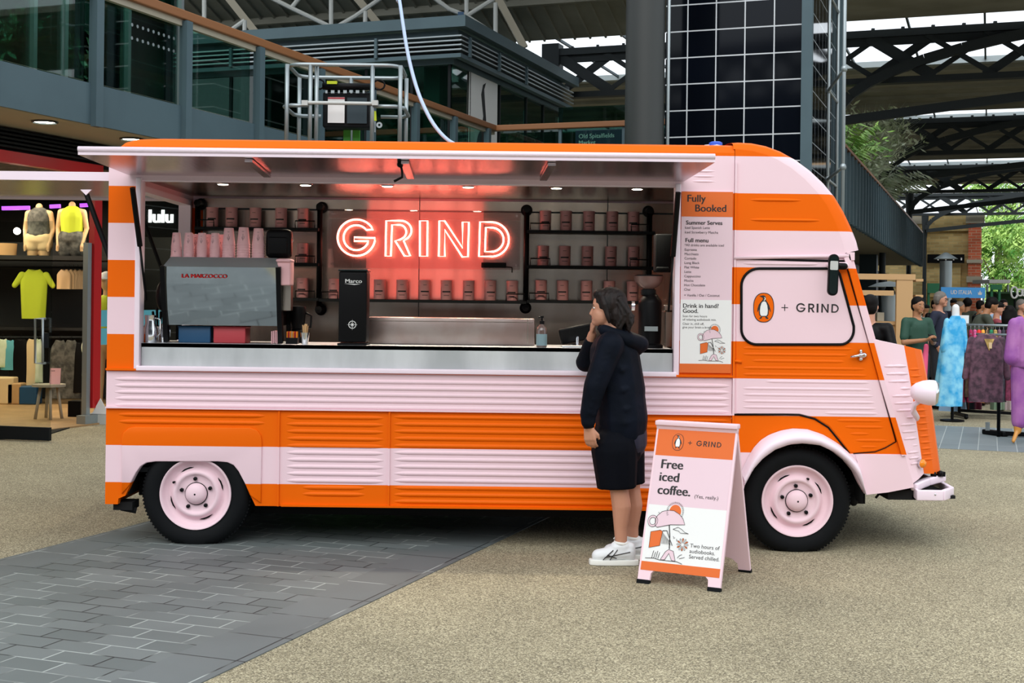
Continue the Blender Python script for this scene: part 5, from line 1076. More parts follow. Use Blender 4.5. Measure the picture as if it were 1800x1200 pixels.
def art(fr, x, y, k, parent, z=.002):
    """the seaside drawing: cup as a parasol, sun, open book, tent, cloud and flower; 130 x 200 units, y down"""
    q = lambda L: [(x + p[0] * k, y - p[1] * k) for p in L]
    ink = MB(); col = MB()
    def fill(L, m_, holes=(), zz=0): col.poly(fr, q(L), [q(h) for h in holes], m_, z + zz, .0003)
    def stroke(L, w=.9, closed=False, zz=.0008): ink.tube([fr(*p_, z + zz) for p_ in q(L)], w * k, 4, closed=closed)
    sun_ = arc(92, 28, 20, 22, 0, 360, 24)[:-1]; fill(sun_, 0); 
    for i in range(26):
        a = math.pi * (-.15 + 1.3 * i / 25) ; stroke([(92 + 24 * math.cos(a), 28 - 26 * math.sin(a)), (92 + 30 * math.cos(a), 28 - 32 * math.sin(a))], .6)
    cupp = [(28, 58), (34, 46), (48, 32), (66, 26), (88, 26), (108, 36), (122, 50), (130, 68), (108, 70), (82, 72), (60, 78), (38, 84), (30, 80)]; fill(cupp, 1, zz=.0004); stroke(cupp, .8, True, .001)
    ring_ = arc(20, 65, 17, 19, 0, 360, 24)[:-1]; rh_ = arc(20, 65, 11, 12, 0, 360, 24)[:-1]; fill(ring_, 1, [rh_], .0003); stroke(ring_, .7, True); stroke(rh_, .7, True)
    stroke([(78, 74), (84, 108), (88, 150)], 1.5)
    bk = [(18, 100), (50, 92), (58, 96), (54, 142), (18, 152)]; fill(bk, 0, zz=.0002); stroke(bk, .8, True)
    stroke([(58, 94), (72, 92), (86, 120), (96, 138)], 1.4)
    for i in range(8): stroke([(60 + i * 3, 100 + i * 3), (60 + i * 4.2, 136)], .55)
    tent = [(62, 186), (76, 160), (86, 152), (102, 156), (112, 186), (100, 186), (88, 164), (76, 186)]; fill(tent, 1, zz=.0003); stroke(tent, .8, True)
    stroke([(10, 186), (38, 184), (60, 188), (118, 188), (136, 194)], .9)
    for i in range(4): stroke([(32 + i * 7, 184), (36 + i * 7, 160 + 4 * (i % 2))], .8)
    stroke([(92, 86), (108, 78), (122, 84), (132, 92), (146, 96), (118, 96), (112, 90), (92, 86)], .7)
    for i in range(12):
        a = i * math.pi / 6; pet = [(130 + 5 * math.cos(a), 132 + 5 * math.sin(a)), (130 + 17 * math.cos(a + .14), 132 + 18 * math.sin(a + .14)), (130 + 20 * math.cos(a), 132 + 21 * math.sin(a)), (130 + 17 * math.cos(a - .14), 132 + 18 * math.sin(a - .14))]
        if i % 2: fill(pet, 0, zz=.0003)
        stroke(pet, .6, True)
    for a_, c_ in (((36, 34), (44, 36)), ((96, 108), (102, 112)), ((108, 116), (112, 120)), ((118, 176), (132, 164)), ((124, 178), (142, 172))): stroke([a_, ((a_[0] + c_[0]) / 2, c_[1] + 3), c_], .7)
    col.build('drawing_fill', ['poster_orange', 'poster_pink'], parent); ink.build('drawing_outline', 'ink', parent)
art(fm, px2(1225.5), py2(570), .003571 * .34, t)
# ================================================================ A-BOARD
fl_, frr = Vector((.71, 7.20, 0)), Vector((1.137, 6.985, 0))
wd = (frr - fl_); BW = wd.length; wd.normalize(); nb = Vector((-wd.y, wd.x, 0)) * -1; nb = Vector((wd.y, -wd.x, 0)); nb = nb if nb.y < 0 else -nb
bk = -nb; SP = .60; HZ = .862
t = thing('a_board', 'pink and orange folding A-board sign on the paving in front of the truck', 'A-board', (fl_ + frr) / 2 + bk * SP / 2)
apex = fl_ + bk * SP / 2 + Vector((0, 0, HZ)); up = (apex - fl_).normalized(); LL = (apex - fl_).length
fA = Fr(fl_, wd, up); SC_ = LL / 282.0      # px of the photo along the slope
foot = lambda W: [(0, 0), (.07, 0), (.075, .06), (.10, .085), (.14, .095), (W - .14, .095), (W - .10, .085), (W - .075, .06), (W - .07, 0), (W, 0)]
b = MB(); b.poly(fA, foot(BW) + [(BW, LL), (0, LL)], th=.022); b.build('front_panel', 'pink', t, bevel=.003)
fB = Fr(fl_ + bk * SP + wd * BW, -wd, (apex - fl_ - bk * SP).normalized())
b = MB(); b.poly(fB, foot(BW) + [(BW, LL), (0, LL)], th=.022); b.build('back_panel', 'pink', t, bevel=.003)
b = MB(); b.bar(apex - wd * .004 + Vector((0, 0, .004)), apex + wd * (BW + .004) + Vector((0, 0, .004)), .06, .028); b.build('hinge_cap', 'pink', t, bevel=.006, smooth=True)
for fr_ in (fA, fB):
    for x_ in (.035, BW - .035): b = MB(); b.poly(fr_, [(x_ - .037, -.003), (x_ + .037, -.003), (x_ + .037, .022), (x_ - .037, .022)], z=.003, th=.028); b.build('rubber_foot', 'rubber', t)
YS = LL / 1.0; pl = .012; pr_ = BW - .012
b = MB()
def band(y0, y1, m_, z=.0015): b.poly(fA, [(pl, y0 * LL), (pr_, y0 * LL), (pr_, y1 * LL), (pl, y1 * LL)], mi=m_, z=z, th=.001)
band(.795, .972, 0); band(.485, .795, 1); band(.135, .485, 2); band(.082, .135, 0); b.build('poster', ['poster_orange', 'poster_pink', 'white'], t)
b = MB(); bird(b, fA, BW * .29, .885 * LL, .095, 0, 1, 2, .003); b.build('bird_emblem', ['poster_orange', 'ink', 'white'], t)
b = MB(); wordmark(b, fA, BW * .52, .868 * LL, .030, 0, .003); b.poly(fA, [(BW * .44 + x * .011, .885 * LL + y * .011) for x, y in [(-1, -.14), (-.14, -.14), (-.14, -1), (.14, -1), (.14, -.14), (1, -.14), (1, .14), (.14, .14), (.14, 1), (-.14, 1), (-.14, .14), (-1, .14)]], z=.003); b.build('wordmark', 'ink', t)
b = MB(); sz = .074
for s_, y_ in (('Free', .715), ('iced', .635), ('coffee.', .553)): b.text(fA, s_, sz, BW * .11, y_ * LL, .003, bold=.0024, th=.0005)
b.build('headline', 'ink', t); b = MB(); b.text(fA, '(Yes, really.)', .028, BW * .57, .545 * LL, .003, bold=.0003, th=.0005); 
for s_, y_ in (('Two hours of', .245), ('audiobooks.', .212), ('Served chilled.', .179)): b.text(fA, s_, .030, BW * .59, y_ * LL, .003, bold=.0005, th=.0005)
b.build('small_text', 'ink', t)
art(fA, BW * .03, .505 * LL, .00172, t, .003)
# ================================================================ SHOP AT THE LEFT
b = MB(); b.hbox(-22, US + .1, 7, 24, -.02, .02); struct(b.build('floor', 'floor_wood', origin=H(-14, 12, 0)))
b = MB(); b.hbox(-22, -16.9, 3, 24, 0, 3.3); b.hbox(-22, US + .02, 16.9, 17.2, 0, 3.3); b.hbox(-22, US, 6.4, 6.6, 0, 3.3); b.hbox(-22, US - .1, 17.2, 24, 0, 3.3); b.hbox(US - .1, UG - .3, 23.6, 24, 0, 3.4); b.hbox(UG - .3, -5, 30.6, 31, 0, 3.4); struct(b.build('wall_left', 'dark_room', origin=H(-16, 14, 0)))
b = MB(); b.hbox(-22, US - .03, 6.6, 16.9, 3.15, 3.3); struct(b.build('ceiling', 'marl', origin=H(-14, 12, 3.2)))
w_ = thing('door_1', None, None, H(US, 13, 0)); w_['kind'] = 'structure'
b = MB(); zr0 = 3.02; b.hbox(US - .06, US + .06, 6.6, 13.16, zr0, zr0 + .13); b.hbox(US - .03, US + .05, 13.02, 13.16, .2, zr0); b.build('door_frame', 'red_frame', w_)
b = MB(); b.hbox(US - .05, US + .02, 12.94, 13.01, 0, 2.2); b.hbox(US - .05, US + .08, 12.85, 14.6, 0, .12); b.build('door_jamb', 'galv', w_)
w_ = thing('window_4', None, None, H(US, 14, 0)); w_['kind'] = 'structure'
b = MB(); b.hbox(US - .01, US + .01, 13.34, 16.6, .1, 3.1); b.build('window_pane', 'glass_clear', w_); b = MB(); b.hbox(US - .04, US + .04, 16.6, 16.7, .1, 3.1); b.build('window_frame', 'galv', w_)
# open glass door leaf towards us
q0 = G(88, 776); q1 = G(-60, 770); q1.z = q0.z = 0
t = thing('glass_door_leaf', 'open glass shop door with a steel pull handle, at the left edge', 'door', (q0 + q1) / 2)
hv = Vector((0, 0, 1)); b = MB(); b.add([q0 + hv * .14, q1 + hv * .14, q1 + hv * 2.35, q0 + hv * 2.35], [(0, 1, 2, 3)]); b.build('pane', 'glass_clear', t, solid=.012)
b = MB(); b.bar(q0 + hv * .08, q1 + hv * .08, .05, .14); b.build('bottom_rail', 'steel_black', t)
dd = (q1 - q0).normalized(); nrm = Vector((-dd.y, dd.x, 0)); nrm = nrm if nrm.y < 0 else -nrm
d_ = q0.y; ph = lambda px, py: Vector((P(px, py, d_).x, q0.y + (q1.y - q0.y) * (P(px, py, d_).x - q0.x) / (q1.x - q0.x), P(px, py, d_).z))
b = MB(); a_, c_ = ph(81, 560), ph(81, 638); b.tube([a_ + nrm * .02, a_ + nrm * .07, a_ + nrm * .07 + dd * .09, c_ + nrm * .07 + dd * .09, c_ + nrm * .07, c_ + nrm * .02], .013, 8); b.tube([a_ + nrm * .07, c_ + nrm * .07], .013, 8); b.build('pull_handle', 'galv', t, smooth=True)
b = MB(); q = ph(83, 598); b.box(q + nrm * .03, (.05, .05, .16)); b.build('lock_box', 'steel_black', t)
b = MB(); m0, m1, m2, m3 = G(-20, 772), G(60, 772), G(150, 744), G(20, 744); b.add([Vector((p.x, p.y, .006)) for p in (m0, m1, m2, m3)], [(0, 1, 2, 3)]); tag(b.build('door_mat', 'rubber', solid=.01), 'dark entrance mat at the shop door', 'mat')
t = thing('ramp_block', 'white floor box with a white triangle on it beside the red door post', 'box', G(172, 745))
q = G(176, 745); b = MB(); b.box(q + Vector((0, .1, .06)), (.34, .3, .12)); b.build('box', 'white_metal', t)
f2 = Fr(q + Vector((-.09, -.04, .125))); b = MB(); b.poly(f2, [(0, 0), (.2, 0), (.1, .19)], th=.02); b.build('triangle_sign', 'white', t)
DW = 18.6
def W(px, py, d=DW): return P(px, py, d)
# black display wall with shelf
t = thing('display_unit', 'black wall display unit with shelf and hanging rails in the shop', 'display unit', Vector((W(80, 700).x, 19.3, .02)))
b = MB(); zs = W(80, 450).z; b.box((W(60, 450).x, 18.8, zs - .03), (2.6, .9, .06)); b.build('top_shelf', 'dark_shelf', t)
b = MB(); b.box((W(60, 450).x, 19.4, 1.2), (2.6, .05, 2.3)); b.build('back_panel', 'dark_room', t)
zs2 = W(80, 593).z
b = MB(); b.tube([W(-40, 593), W(152, 593)], .02, 8); b.tube([W(-40, 470, 18.7), W(152, 470, 18.7)], .015, 8); b.build('rail', 'steel_black', t)
b = MB(); b.box((W(60, 580).x, 19.0, zs2 + .12), (2.6, .6, .04)); b.build('shelf', 'dark_shelf', t)
def torso(name, lab, px, py0, py1, d, top, bottom, tm, bm_, sc=1):
    """headless half mannequin standing on a shelf: shoulders at py0, base at py1"""
    a, c = P(px, py0, d), P(px, py1, d); h = a.z - c.z; q = Vector((a.x, d, c.z)); k = h / .80
    t = thing(name, lab, 'mannequin', q, 'torso mannequins on the shop shelf'); V = lambda x, y, z: q + Vector((x, y, z)) * k
    b = MB(); b.cap(V(0, 0, .30), V(0, 0, .62), .13, .14, flat=.75, ref=(1, 0, 0)); b.cap(V(-.13, 0, .70), V(.13, 0, .70), .06, .06); b.cap(V(0, 0, .70), V(0, 0, .82), .06, .05)
    for s_ in (-1, 1):
        b.cap(V(s_ * .085, 0, .30), V(s_ * .1, 0, .02), .1, .08); b.cap(V(s_ * .18, 0, .70), V(s_ * .23, .02, .44), .05, .038); b.cap(V(s_ * .23, .02, .44), V(s_ * .2, -.08, .2), .036, .025); b.ell(V(s_ * .195, -.1, .14), (.03 * k, .03 * k, .06 * k), n=10, m=8)
        for f_ in range(4): b.cap(V(s_ * .195 + (f_ - 1.5) * .014, -.1, .12), V(s_ * .19 + (f_ - 1.5) * .016, -.11, .05 + .008 * abs(f_ - 1.5)), .009, .007, n=6)
    b.build('body', 'mannequin', t, remesh=.014, sm=3)
    b = MB(); b.cap(V(0, 0, .38), V(0, 0, .62), .155, .17, flat=.78, ref=(1, 0, 0)); b.cap(V(-.11, 0, .69), V(.11, 0, .69), .068, .068)
    if top == 'long': b.cap(V(0, 0, .36), V(0, 0, .42), .178, .165, flat=.8, ref=(1, 0, 0))
    b.build('top', tm, t, remesh=.014, sm=2)
    b = MB()
    for s_ in (-1, 1): b.cap(V(s_ * .08, 0, .28), V(s_ * .095, 0, .08 if bottom == 'long' else .17), .128, .118)
    b.cap(V(-.06, 0, .28), V(.06, 0, .28), .142, .142); b.build('shorts', bm_, t, remesh=.014, sm=2)
mat('cream_cloth', 'e2c79a', .8)
torso('mannequin', 'headless mannequin in a marbled grey vest and cream shorts on the shop shelf', 69, 365, 449, 18.6, 'long', 'short', 'marl', 'cream_cloth')
torso('mannequin', 'headless mannequin in a yellow vest and grey shorts on the shop shelf', 127, 362, 449, 18.6, 'short', 'long', 'fabric_yellow', 'marl')
def garment(name, lab, cat, px, py0, py1, d, w0, w1, m_, sleeve=None, grp=None, sh=.04, hanger='black', rz=0, seed=0, collar=None, depth=.07, dress=False):
    """a garment on a hanger: shoulders at py0, hem at py1; w0 shoulder width, w1 hem width (metres)"""
    a, c = P(px, py0, d), P(px, py1, d); q = Vector((a.x, d, c.z)); Hh = a.z - c.z; r = random.Random(seed + int(px * 7))
    t = thing(name, lab, cat, q, grp); R = Matrix.Rotation(rz, 3, 'Z')
    V = lambda x, y, z: q + R @ Vector((x, y, z))
    rows = []; n = 28; ph_ = r.uniform(0, 6)
    for i in range(13):
        f = i / 12; z = Hh * (1 - f) ; w = (w0 * (.42 + .58 * min(1, f * 9)) if f < .12 else w0 + (w1 - w0) * (f - .12) / .88) / 2
        dz = sh * (1 - min(1, f * 9)); row = []
        for j in range(n):
            an = 2 * math.pi * j / n; cx_ = math.copysign(abs(math.cos(an)) ** .7, math.cos(an)); fold = 1 + .25 * min(1, f * 1.5) * math.sin(an * 5 + ph_ + f)
            row.append(V(w * cx_, depth / 2 * math.sin(an) * fold * (.5 + .5 * min(1, f * 4 + .2)), z + dz - (.03 * (1 - abs(cx_)) if f < .02 else 0)))
        rows.append(row)
    b = MB(); b.grid(rows, closed=True); b.add(rows[0], [tuple(range(n))]); b.add(rows[-1], [tuple(range(n))[::-1]])
    o = b.build('cloth', m_, t, smooth=True, auto=70)
    if sleeve:
        for s_ in (-1, 1):
            b = MB(); b.cap(V(s_ * w0 * .43, 0, Hh - .05), V(s_ * (w0 * .5 + sleeve[1]), -.01, Hh - .05 - sleeve[0]), .055, .04, flat=.5, ref=(0, 0, 1), n=10); b.build('sleeve', m_, t, smooth=True)
    if collar: b = MB(); b.poly(Fr(V(0, -depth * .5 - .004, Hh - .16), R @ Vector((1, 0, 0))), [(-.06, .14), (.06, .14), (0, 0)], th=.004); b.build('neckline', collar, t)
    b = MB(); b.tube([V(-w0 * .36, 0, Hh - .03), V(0, 0, Hh + .035), V(w0 * .36, 0, Hh - .03)], .007, 6); b.tube([V(0, 0, Hh + .035), V(0, 0, Hh + .075), V(.018, 0, Hh + .095), V(.0, 0, Hh + .11)], .004, 6); b.build('hanger', hanger, t)
    return t
garment('t_shirt', 'bright yellow T-shirt hanging in the shop above the door handle', 'T-shirt', 60, 478, 560, 18.5, .40, .34, 'fabric_yellow', (.14, .07))
for i in range(6): garment('sports_bra', 'skin-coloured sports bra on the shop rail, ' + ['leftmost and nearest', 'second', 'third', 'fourth', 'fifth', 'last'][i] + ' in the row', 'sports bra', 113 + i * 7.5, 478, 508, 18.5 + i * .04, .2 - .012 * i, .2 - .012 * i, 'mannequin', grp='sports bras on the shop rail', rz=.2 + .12 * i)
lab = [(4, 600, 645, .26, 'leaf_grey', 'pale green jumper'), (17, 602, 650, .22, 'teal', 'faded teal jumper'), (36, 600, 680, .3, 'black', 'black coat'), (56, 600, 680, .2, 'cream_cloth', 'long cream coat'), (68, 600, 672, .12, 'leaf_grey', 'grey-green shirt'), (105, 602, 700, .26, 'marl', 'dark pleated skirt'), (125, 602, 700, .26, 'marl', 'dark brown pleated trousers'), (140, 606, 690, .2, 'black', 'black jacket'), (150, 602, 660, .14, 'leaf_grey', 'pale green cardigan')]
for i, (px, a, c, w0, m_, nm) in enumerate(lab): garment('hanging_garment', f'{nm} hanging on the lower shop rail', 'garment', px, a, c, 18.5, w0, w0 * 1.15, m_, grp='clothes on the lower shop rail', seed=i)
for i, (px, w_, h_, m_) in enumerate([(8, .34, .38, 'cream_cloth'), (30, .2, .3, 'wood'), (53, .26, .26, 'blue_box')]):
    q = P(px, 700, 18.4); b = MB(); b.box((q.x, 18.4, .02 + h_ / 2), (w_, .25, h_)); tag(b.build('shopping_bag', m_, bevel=.02), ['cream cloth bag on the shop floor, leftmost', 'tan bag on the shop floor between two others', 'blue cloth bag on the shop floor left of the stool'][i], 'bag', 'bags on the shop floor')
# stool with card
q = P(86, 672, 16.2); zt4 = q.z; q.z = .02; t = thing('side_table', 'small round grey table with splayed legs near the shop door', 'table', q)
b = MB(); b.lathe([(0, zt4 - .05), (.2, zt4 - .05), (.2, zt4 - .02), (0, zt4 - .02)], (q.x, q.y, 0), n=32); b.build('table_top', 'soffit', t)
for a in (.5, 2.1, 3.7, 5.2): b = MB(); b.tube([(q.x + .1 * math.cos(a), q.y + .1 * math.sin(a), zt4 - .05), (q.x + .16 * math.cos(a), q.y + .16 * math.sin(a), .02)], .02, 8); b.build('leg', 'soffit', t, smooth=True)
t = thing('price_card', 'pale pink card standing on the small round shop table', 'card', (P(97, 670, 16.15).x, 16.15, zt4 - .018)); q = t.location
b = MB(); b.box(q + Vector((0, 0, .1)), (.13, .012, .2), R=Matrix.Rotation(-.12, 3, 'X')); b.build('card', 'cup', t); b = MB(); b.text(Fr(q + Vector((-.05, -.008, .16))), 'new', .03); b.build('print', 'ink', t)
q = P(135, 720, 16.6); b = MB(); b.box((q.x, 16.6, .12), (.16, .2, .2)); tag(b.build('small_black_box', 'black'), 'small black box on the shop floor beside the door post', 'box')
# window dummy behind the glass right of the red post, and teal posters
q = P(186, 700, 16.7); q.z = .02; t = thing('mannequin', 'full mannequin in a white cap and yellow top behind the shop window beside the truck', 'mannequin', q); V = lambda x, y, z: q + Vector((x, y, z))
b = MB(); b.cap(V(0, 0, .95), V(0, 0, 1.4), .13, .15, flat=.7, ref=(1, 0, 0)); b.cap(V(0, 0, 1.45), V(0, 0, 1.6), .05, .05); b.ell(V(0, 0, 1.72), (.085, .1, .12))
for s_ in (-1, 1): b.cap(V(s_ * .09, 0, .9), V(s_ * .1, 0, .05), .09, .05); b.cap(V(s_ * .18, 0, 1.42), V(s_ * .24, 0, 1.12), .05, .04); b.cap(V(s_ * .24, 0, 1.12), V(s_ * .2, -.1, .9), .038, .03)
b.build('body', 'mannequin', t, remesh=.016, sm=3)
b = MB(); b.cap(V(0, 0, 1.1), V(0, 0, 1.4), .145, .165, flat=.75, ref=(1, 0, 0)); b.cap(V(-.13, 0, 1.44), V(.13, 0, 1.44), .07, .07); b.build('top', 'fabric_yellow', t, remesh=.014, sm=2)
b = MB(); b.ell(V(0, 0, 1.78), (.098, .11, .08)); b.ell(V(-.02, -.1, 1.76), (.07, .09, .012)); b.build('cap', 'white', t, smooth=True)
fp = lambda px0, py0, d: Fr(H(US + .03, vpx(US + .03, px0), 0), (AX, AY, 0))
for i, (y0, y1, s_) in enumerate(((545, 574, 'Ba'), (577, 606, 'We'))):
    v0 = vpx(US + .03, 177); fr = Fr(H(US + .03, v0, 0), (AX, AY, 0)); dq = H(US, v0).y; za, zb_ = P(184, y1, dq).z, P(184, y0, dq).z
    t = thing('window_sticker', ('teal window poster with large lettering, upper of the two beside the truck', 'teal window poster with large lettering, lower of the two beside the truck')[i], 'poster', H(US + .03, v0 + .3, za), 'teal posters on the shop window')
    b = MB(); b.poly(fr, [(0, za), (1.4, za), (1.4, zb_), (0, zb_)], th=.004); b.build('sheet', 'teal', t); b = MB(); b.text(fr, s_, .18, .12, za + .03, .001, bold=.002); b.build('lettering', 'steel_dark', t)
# lights of the shop
for i, (px, py, d) in enumerate(((28, 366, 17.4), (97, 363, 18), (150, 361, 18.3))):
    a_, c_ = P(px - (24 if i == 0 else 9), py, d), P(px + (24 if i == 0 else 9), py - 1, d); b = MB(); b.bar(a_, c_, .05, .05)
    tag(b.build('tube_light', 'purple_lamp'), ('purple tube light under the shop ceiling, longest, at the far left', 'purple tube light between the two shelf mannequins', 'purple tube light right of the yellow-vested mannequin')[i], 'light', 'purple tube lights in the shop')
b = MB(); b.ell(P(30, 406, 18.6), (.05, .05, .05), n=12, m=8); tag(b.build('globe_light', 'lamp', smooth=True), 'bright white globe lamp left of the shelf mannequins', 'lamp')
q = P(8, 440, 18.5); b = MB(); b.lathe([(0, 0), (.16, 0), (.17, .17), (.15, .17), (.14, .02), (0, .02)], (q.x, 18.5, zs), n=24); tag(b.build('plant_pot', 'wood', smooth=True, auto=40), 'round tan pot on the shop shelf at the left edge', 'pot')
lampat('shop_light', 'AREA', H(US - 3, 13.5, 3.05), 150, 2.6, (1, .84, .6)); lampat('shop_light', 'AREA', H(US - 1.2, 15.6, 3.05), 50, 1.2, (1, .86, .62)); lampat('shop_light', 'AREA', H(US - 1.5, 11.2, 3.05), 40, 1.2, (1, .84, .6))
# lit sign seen through the rear opening of the truck
t = thing('lit_shop_sign', 'glowing white shop letters seen through the open rear end of the truck', 'sign', P(283, 380, 18.0)); fr = Fr(Vector((P(261, 391, 18).x, 18.0, P(261, 391, 18).z)))
b = MB(); b.text(fr, 'lulu', .26, 0, 0, .02, bold=.012, th=.03, sx=.95); b.build('letters', 'shop_letters', t)
b = MB(); b.poly(fr, [(-.15, -.2), (.9, -.2), (.9, .4), (-.15, .4)], th=.05); b.build('sign_back', 'steel_black', t)
# ================================================================ THE CUSTOMER
def face(b, c, k, fx, side, up=(0, 0, 1)):
    """adds nose, brow, chin and lips to a head of radius scale k looking along fx"""
    f = Vector(fx).normalized(); u = Vector(up); s_ = u.cross(f).normalized()
    Q = lambda a, h, z: c + (f * a + s_ * h + u * z) * k
    b.cap(Q(.084, 0, .004), Q(.101, 0, -.030), .009 * k, .011 * k, n=8); b.ell(Q(.101, 0, -.034), (.011 * k, .014 * k, .009 * k), n=10, m=8)
    b.ell(Q(.062, 0, -.085), (.036 * k, .034 * k, .026 * k), n=12, m=8); b.cap(Q(.078, -.03, .022), Q(.078, .03, .022), .013 * k, .013 * k, n=8)
    b.cap(Q(.086, -.014, -.06), Q(.086, .014, -.06), .010 * k, .010 * k, n=8)
    for h in (-1, 1): b.ell(Q(.052, h * .036, -.034), (.028 * k, .028 * k, .032 * k), n=10, m=8); b.ell(Q(-.005, h * .078, -.012), (.016 * k, .008 * k, .028 * k), n=10, m=8)
    return Q
def features(t, Q, k, iris='ink'):
    o = MB()
    for h in (-1, 1): o.ell(Q(.080, h * .031, .002), (.009 * k, .010 * k, .0055 * k), n=10, m=8)
    o.build('eyes', 'white', t, smooth=True); o = MB()
    for h in (-1, 1):
        o.ell(Q(.0865, h * .032, .002), (.0045 * k, .0055 * k, .005 * k), n=8, m=6); o.cap(Q(.0905, h * .016, .021), Q(.084, h * .046, .021), .0035 * k, .0025 * k, n=6)
    o.build('pupils_and_brows', 'hair', t, smooth=True)
    o = MB(); o.cap(Q(.0925, -.016, -.060), Q(.0925, .016, -.060), .0055 * k, .0055 * k, n=8); mat('lips', '9c4f48', .5) if 'lips' not in M else 0; o.build('lips', 'lips', t, smooth=True)
def hand(b, wr, d, n, k=1, curl=.5, thumb=1, spread=.0):
    """five separate fingers; d along the hand, n out of the palm's back"""
    d = Vector(d).normalized(); n = (Vector(n) - d * Vector(n).dot(d)).normalized(); s_ = d.cross(n).normalized()
    Q = lambda a, h, z: wr + (d * a + s_ * h + n * z) * k
    b.cap(wr, Q(.02, 0, 0), .024 * k, .026 * k, flat=.7, ref=s_, n=10)
    for i in range(4): b.cap(Q(.01, (i - 1.5) * .012, 0), Q(.078, (i - 1.5) * .0195, 0), .017 * k, .0125 * k, n=8)
    L = (.068, .08, .075, .058)
    for i in range(4):
        o = (i - 1.5) * .0205 * (1 + spread); p = Q(.078, o, 0); ang = 0; q = p
        for j, fr_ in enumerate((.45, .32, .23)):
            ang += curl * (.8, 1.0, .7)[j]; st = (d * math.cos(ang) - n * math.sin(ang)) * L[i] * fr_ * k; b.cap(q, q + st, (.0092 - .0008 * j) * k, (.0086 - .0009 * j) * k, n=8); q = q + st
    p = Q(.022, thumb * .026, -.004); m_ = Q(.055, thumb * .048, -.018); e = Q(.082, thumb * .046, -.030); b.cap(p, m_, .0125 * k, .0105 * k, n=8); b.cap(m_, e, .0105 * k, .0085 * k, n=8)
DP = 7.74
cust = thing('person', 'person in a navy hooded jacket, dark shorts and white trainers leaning on the counter', 'person', (P(1090, 985, DP).x, DP, 0))
hc = P(1067, 541, DP + .03); fd = Vector((-1, .10, -.04)).normalized()
b = MB()
b.ell(hc + Vector((.012, 0, .018)), (.098, .078, .098)); b.ell(hc + Vector((-.03, 0, -.045)), (.062, .062, .068)); Q = face(b, hc + Vector((.002, 0, -.0)), .97, fd, 0)
nk = P(1077, 585, DP + .03); b.cap(hc + Vector((.02, 0, -.06)), nk, .055, .062)
sh_n, sh_f = P(1073, 606, DP - .14), P(1078, 604, DP + .20)
b.cap(sh_n, sh_f, .07, .07); b.cap(nk, P(1083, 640, DP + .03), .07, .13)
pel = P(1088, 762, DP + .02); b.cap(P(1083, 640, DP + .03), pel, .12, .115)
el_n, wr_n = P(1046, 678, DP - .17), P(1035, 750, DP - .15); el_f, wr_f = P(1030, 636, DP + .26), P(1041, 588, DP + .13)
b.cap(sh_n, el_n, .055, .045); b.cap(el_n, wr_n, .045, .028); b.cap(sh_f, el_f, .055, .045); b.cap(el_f, wr_f, .045, .028)
hand(b, wr_n, (.12, .05, -1), (-.5, -1, 0), .95, .42, -1); hand(b, wr_f, (.05, -.12, 1), (-1, .3, 0), .88, .75, 1)
hip_n, hip_f = P(1090, 775, DP - .02), P(1098, 775, DP + .09); kn_n, kn_f = P(1087, 852, DP - .06), P(1108, 852, DP + .11); an_n, an_f = P(1092, 955, DP - .05), P(1112, 950, DP + .12)
b.cap(hip_n, kn_n, .088, .062); b.cap(hip_f, kn_f, .085, .062)
for kn, an in ((kn_n, an_n), (kn_f, an_f)):
    cm = kn.lerp(an, .36) + Vector((.012, 0, 0)); b.cap(kn, cm, .056, .058); b.cap(cm, kn.lerp(an, .75), .058, .040); b.cap(kn.lerp(an, .75), an, .040, .036)
    b.cap(an, Vector((an.x - .03, an.y, .06)), .037, .034)
body = b.build('body', 'skin', cust, remesh=.0055, sm=5)
features(cust, Q, .97)
# hair: dark, wavy, to the collar
b = MB(); b.ell(hc + Vector((.022, 0, .03)), (.102, .090, .098)); b.ell(hc + Vector((.06, 0, -.035)), (.075, .092, .10))
r = random.Random(4)
for i in range(70):
    a = r.uniform(-1.25, 1.25); st = hc + Vector((.035 + .06 * math.cos(a), .085 * math.sin(a), .03 + r.uniform(-.03, .04)))
    e = hc + Vector((.045 + r.uniform(.0, .115) * math.cos(a * .7), .092 * math.sin(a), -.10 - r.uniform(0, .055))); m_ = st.lerp(e, .5) + Vector((.02 + r.uniform(-.006, .018), .012 * math.sin(a), 0)); m2 = st.lerp(e, .78) + Vector((r.uniform(-.01, .018), r.uniform(-.008, .008), 0))
    m2 += Vector((.012 * math.sin(i * 1.7), 0, 0)); b.tube([st, m_, m2, e], [.014, .013, .011, .003], 7)
for h in (-1, 1): b.tube([hc + Vector((-.035, h * .066, .07)), hc + Vector((-.02, h * .083, .02)), hc + Vector((-.0, h * .083, -.05)), hc + Vector((.01, h * .078, -.09))], [.018, .02, .016, .008], 7)
b.ell(hc + Vector((-.035, 0, .078)), (.052, .062, .036))
b.build('hair', 'hair_strands', cust, remesh=.0045, sm=1)
# jacket
b = MB(); cc = P(1084, 625, DP + .03)
b.cap(sh_n + Vector((0, .03, -.01)), sh_f + Vector((0, -.03, -.01)), .088, .088)
b.cap(P(1080, 622, DP + .03), P(1089, 690, DP + .03), .150, .158, flat=1.12, ref=(1, 0, 0)); b.cap(P(1088, 690, DP + .03), P(1093, 738, DP + .03), .155, .158, flat=1.15, ref=(1, 0, 0)); b.cap(P(1092, 735, DP + .03), P(1093, 752, DP + .03), .160, .152, flat=1.15, ref=(1, 0, 0))
b.cap(sh_n, el_n, .082, .068); b.cap(el_n, P(1034, 728, DP - .155), .068, .05); b.cap(P(1034, 728, DP - .155), P(1034, 741, DP - .155), .046, .044)
b.cap(sh_f, el_f, .080, .064); b.cap(el_f, el_f.lerp(wr_f, .72), .062, .042)
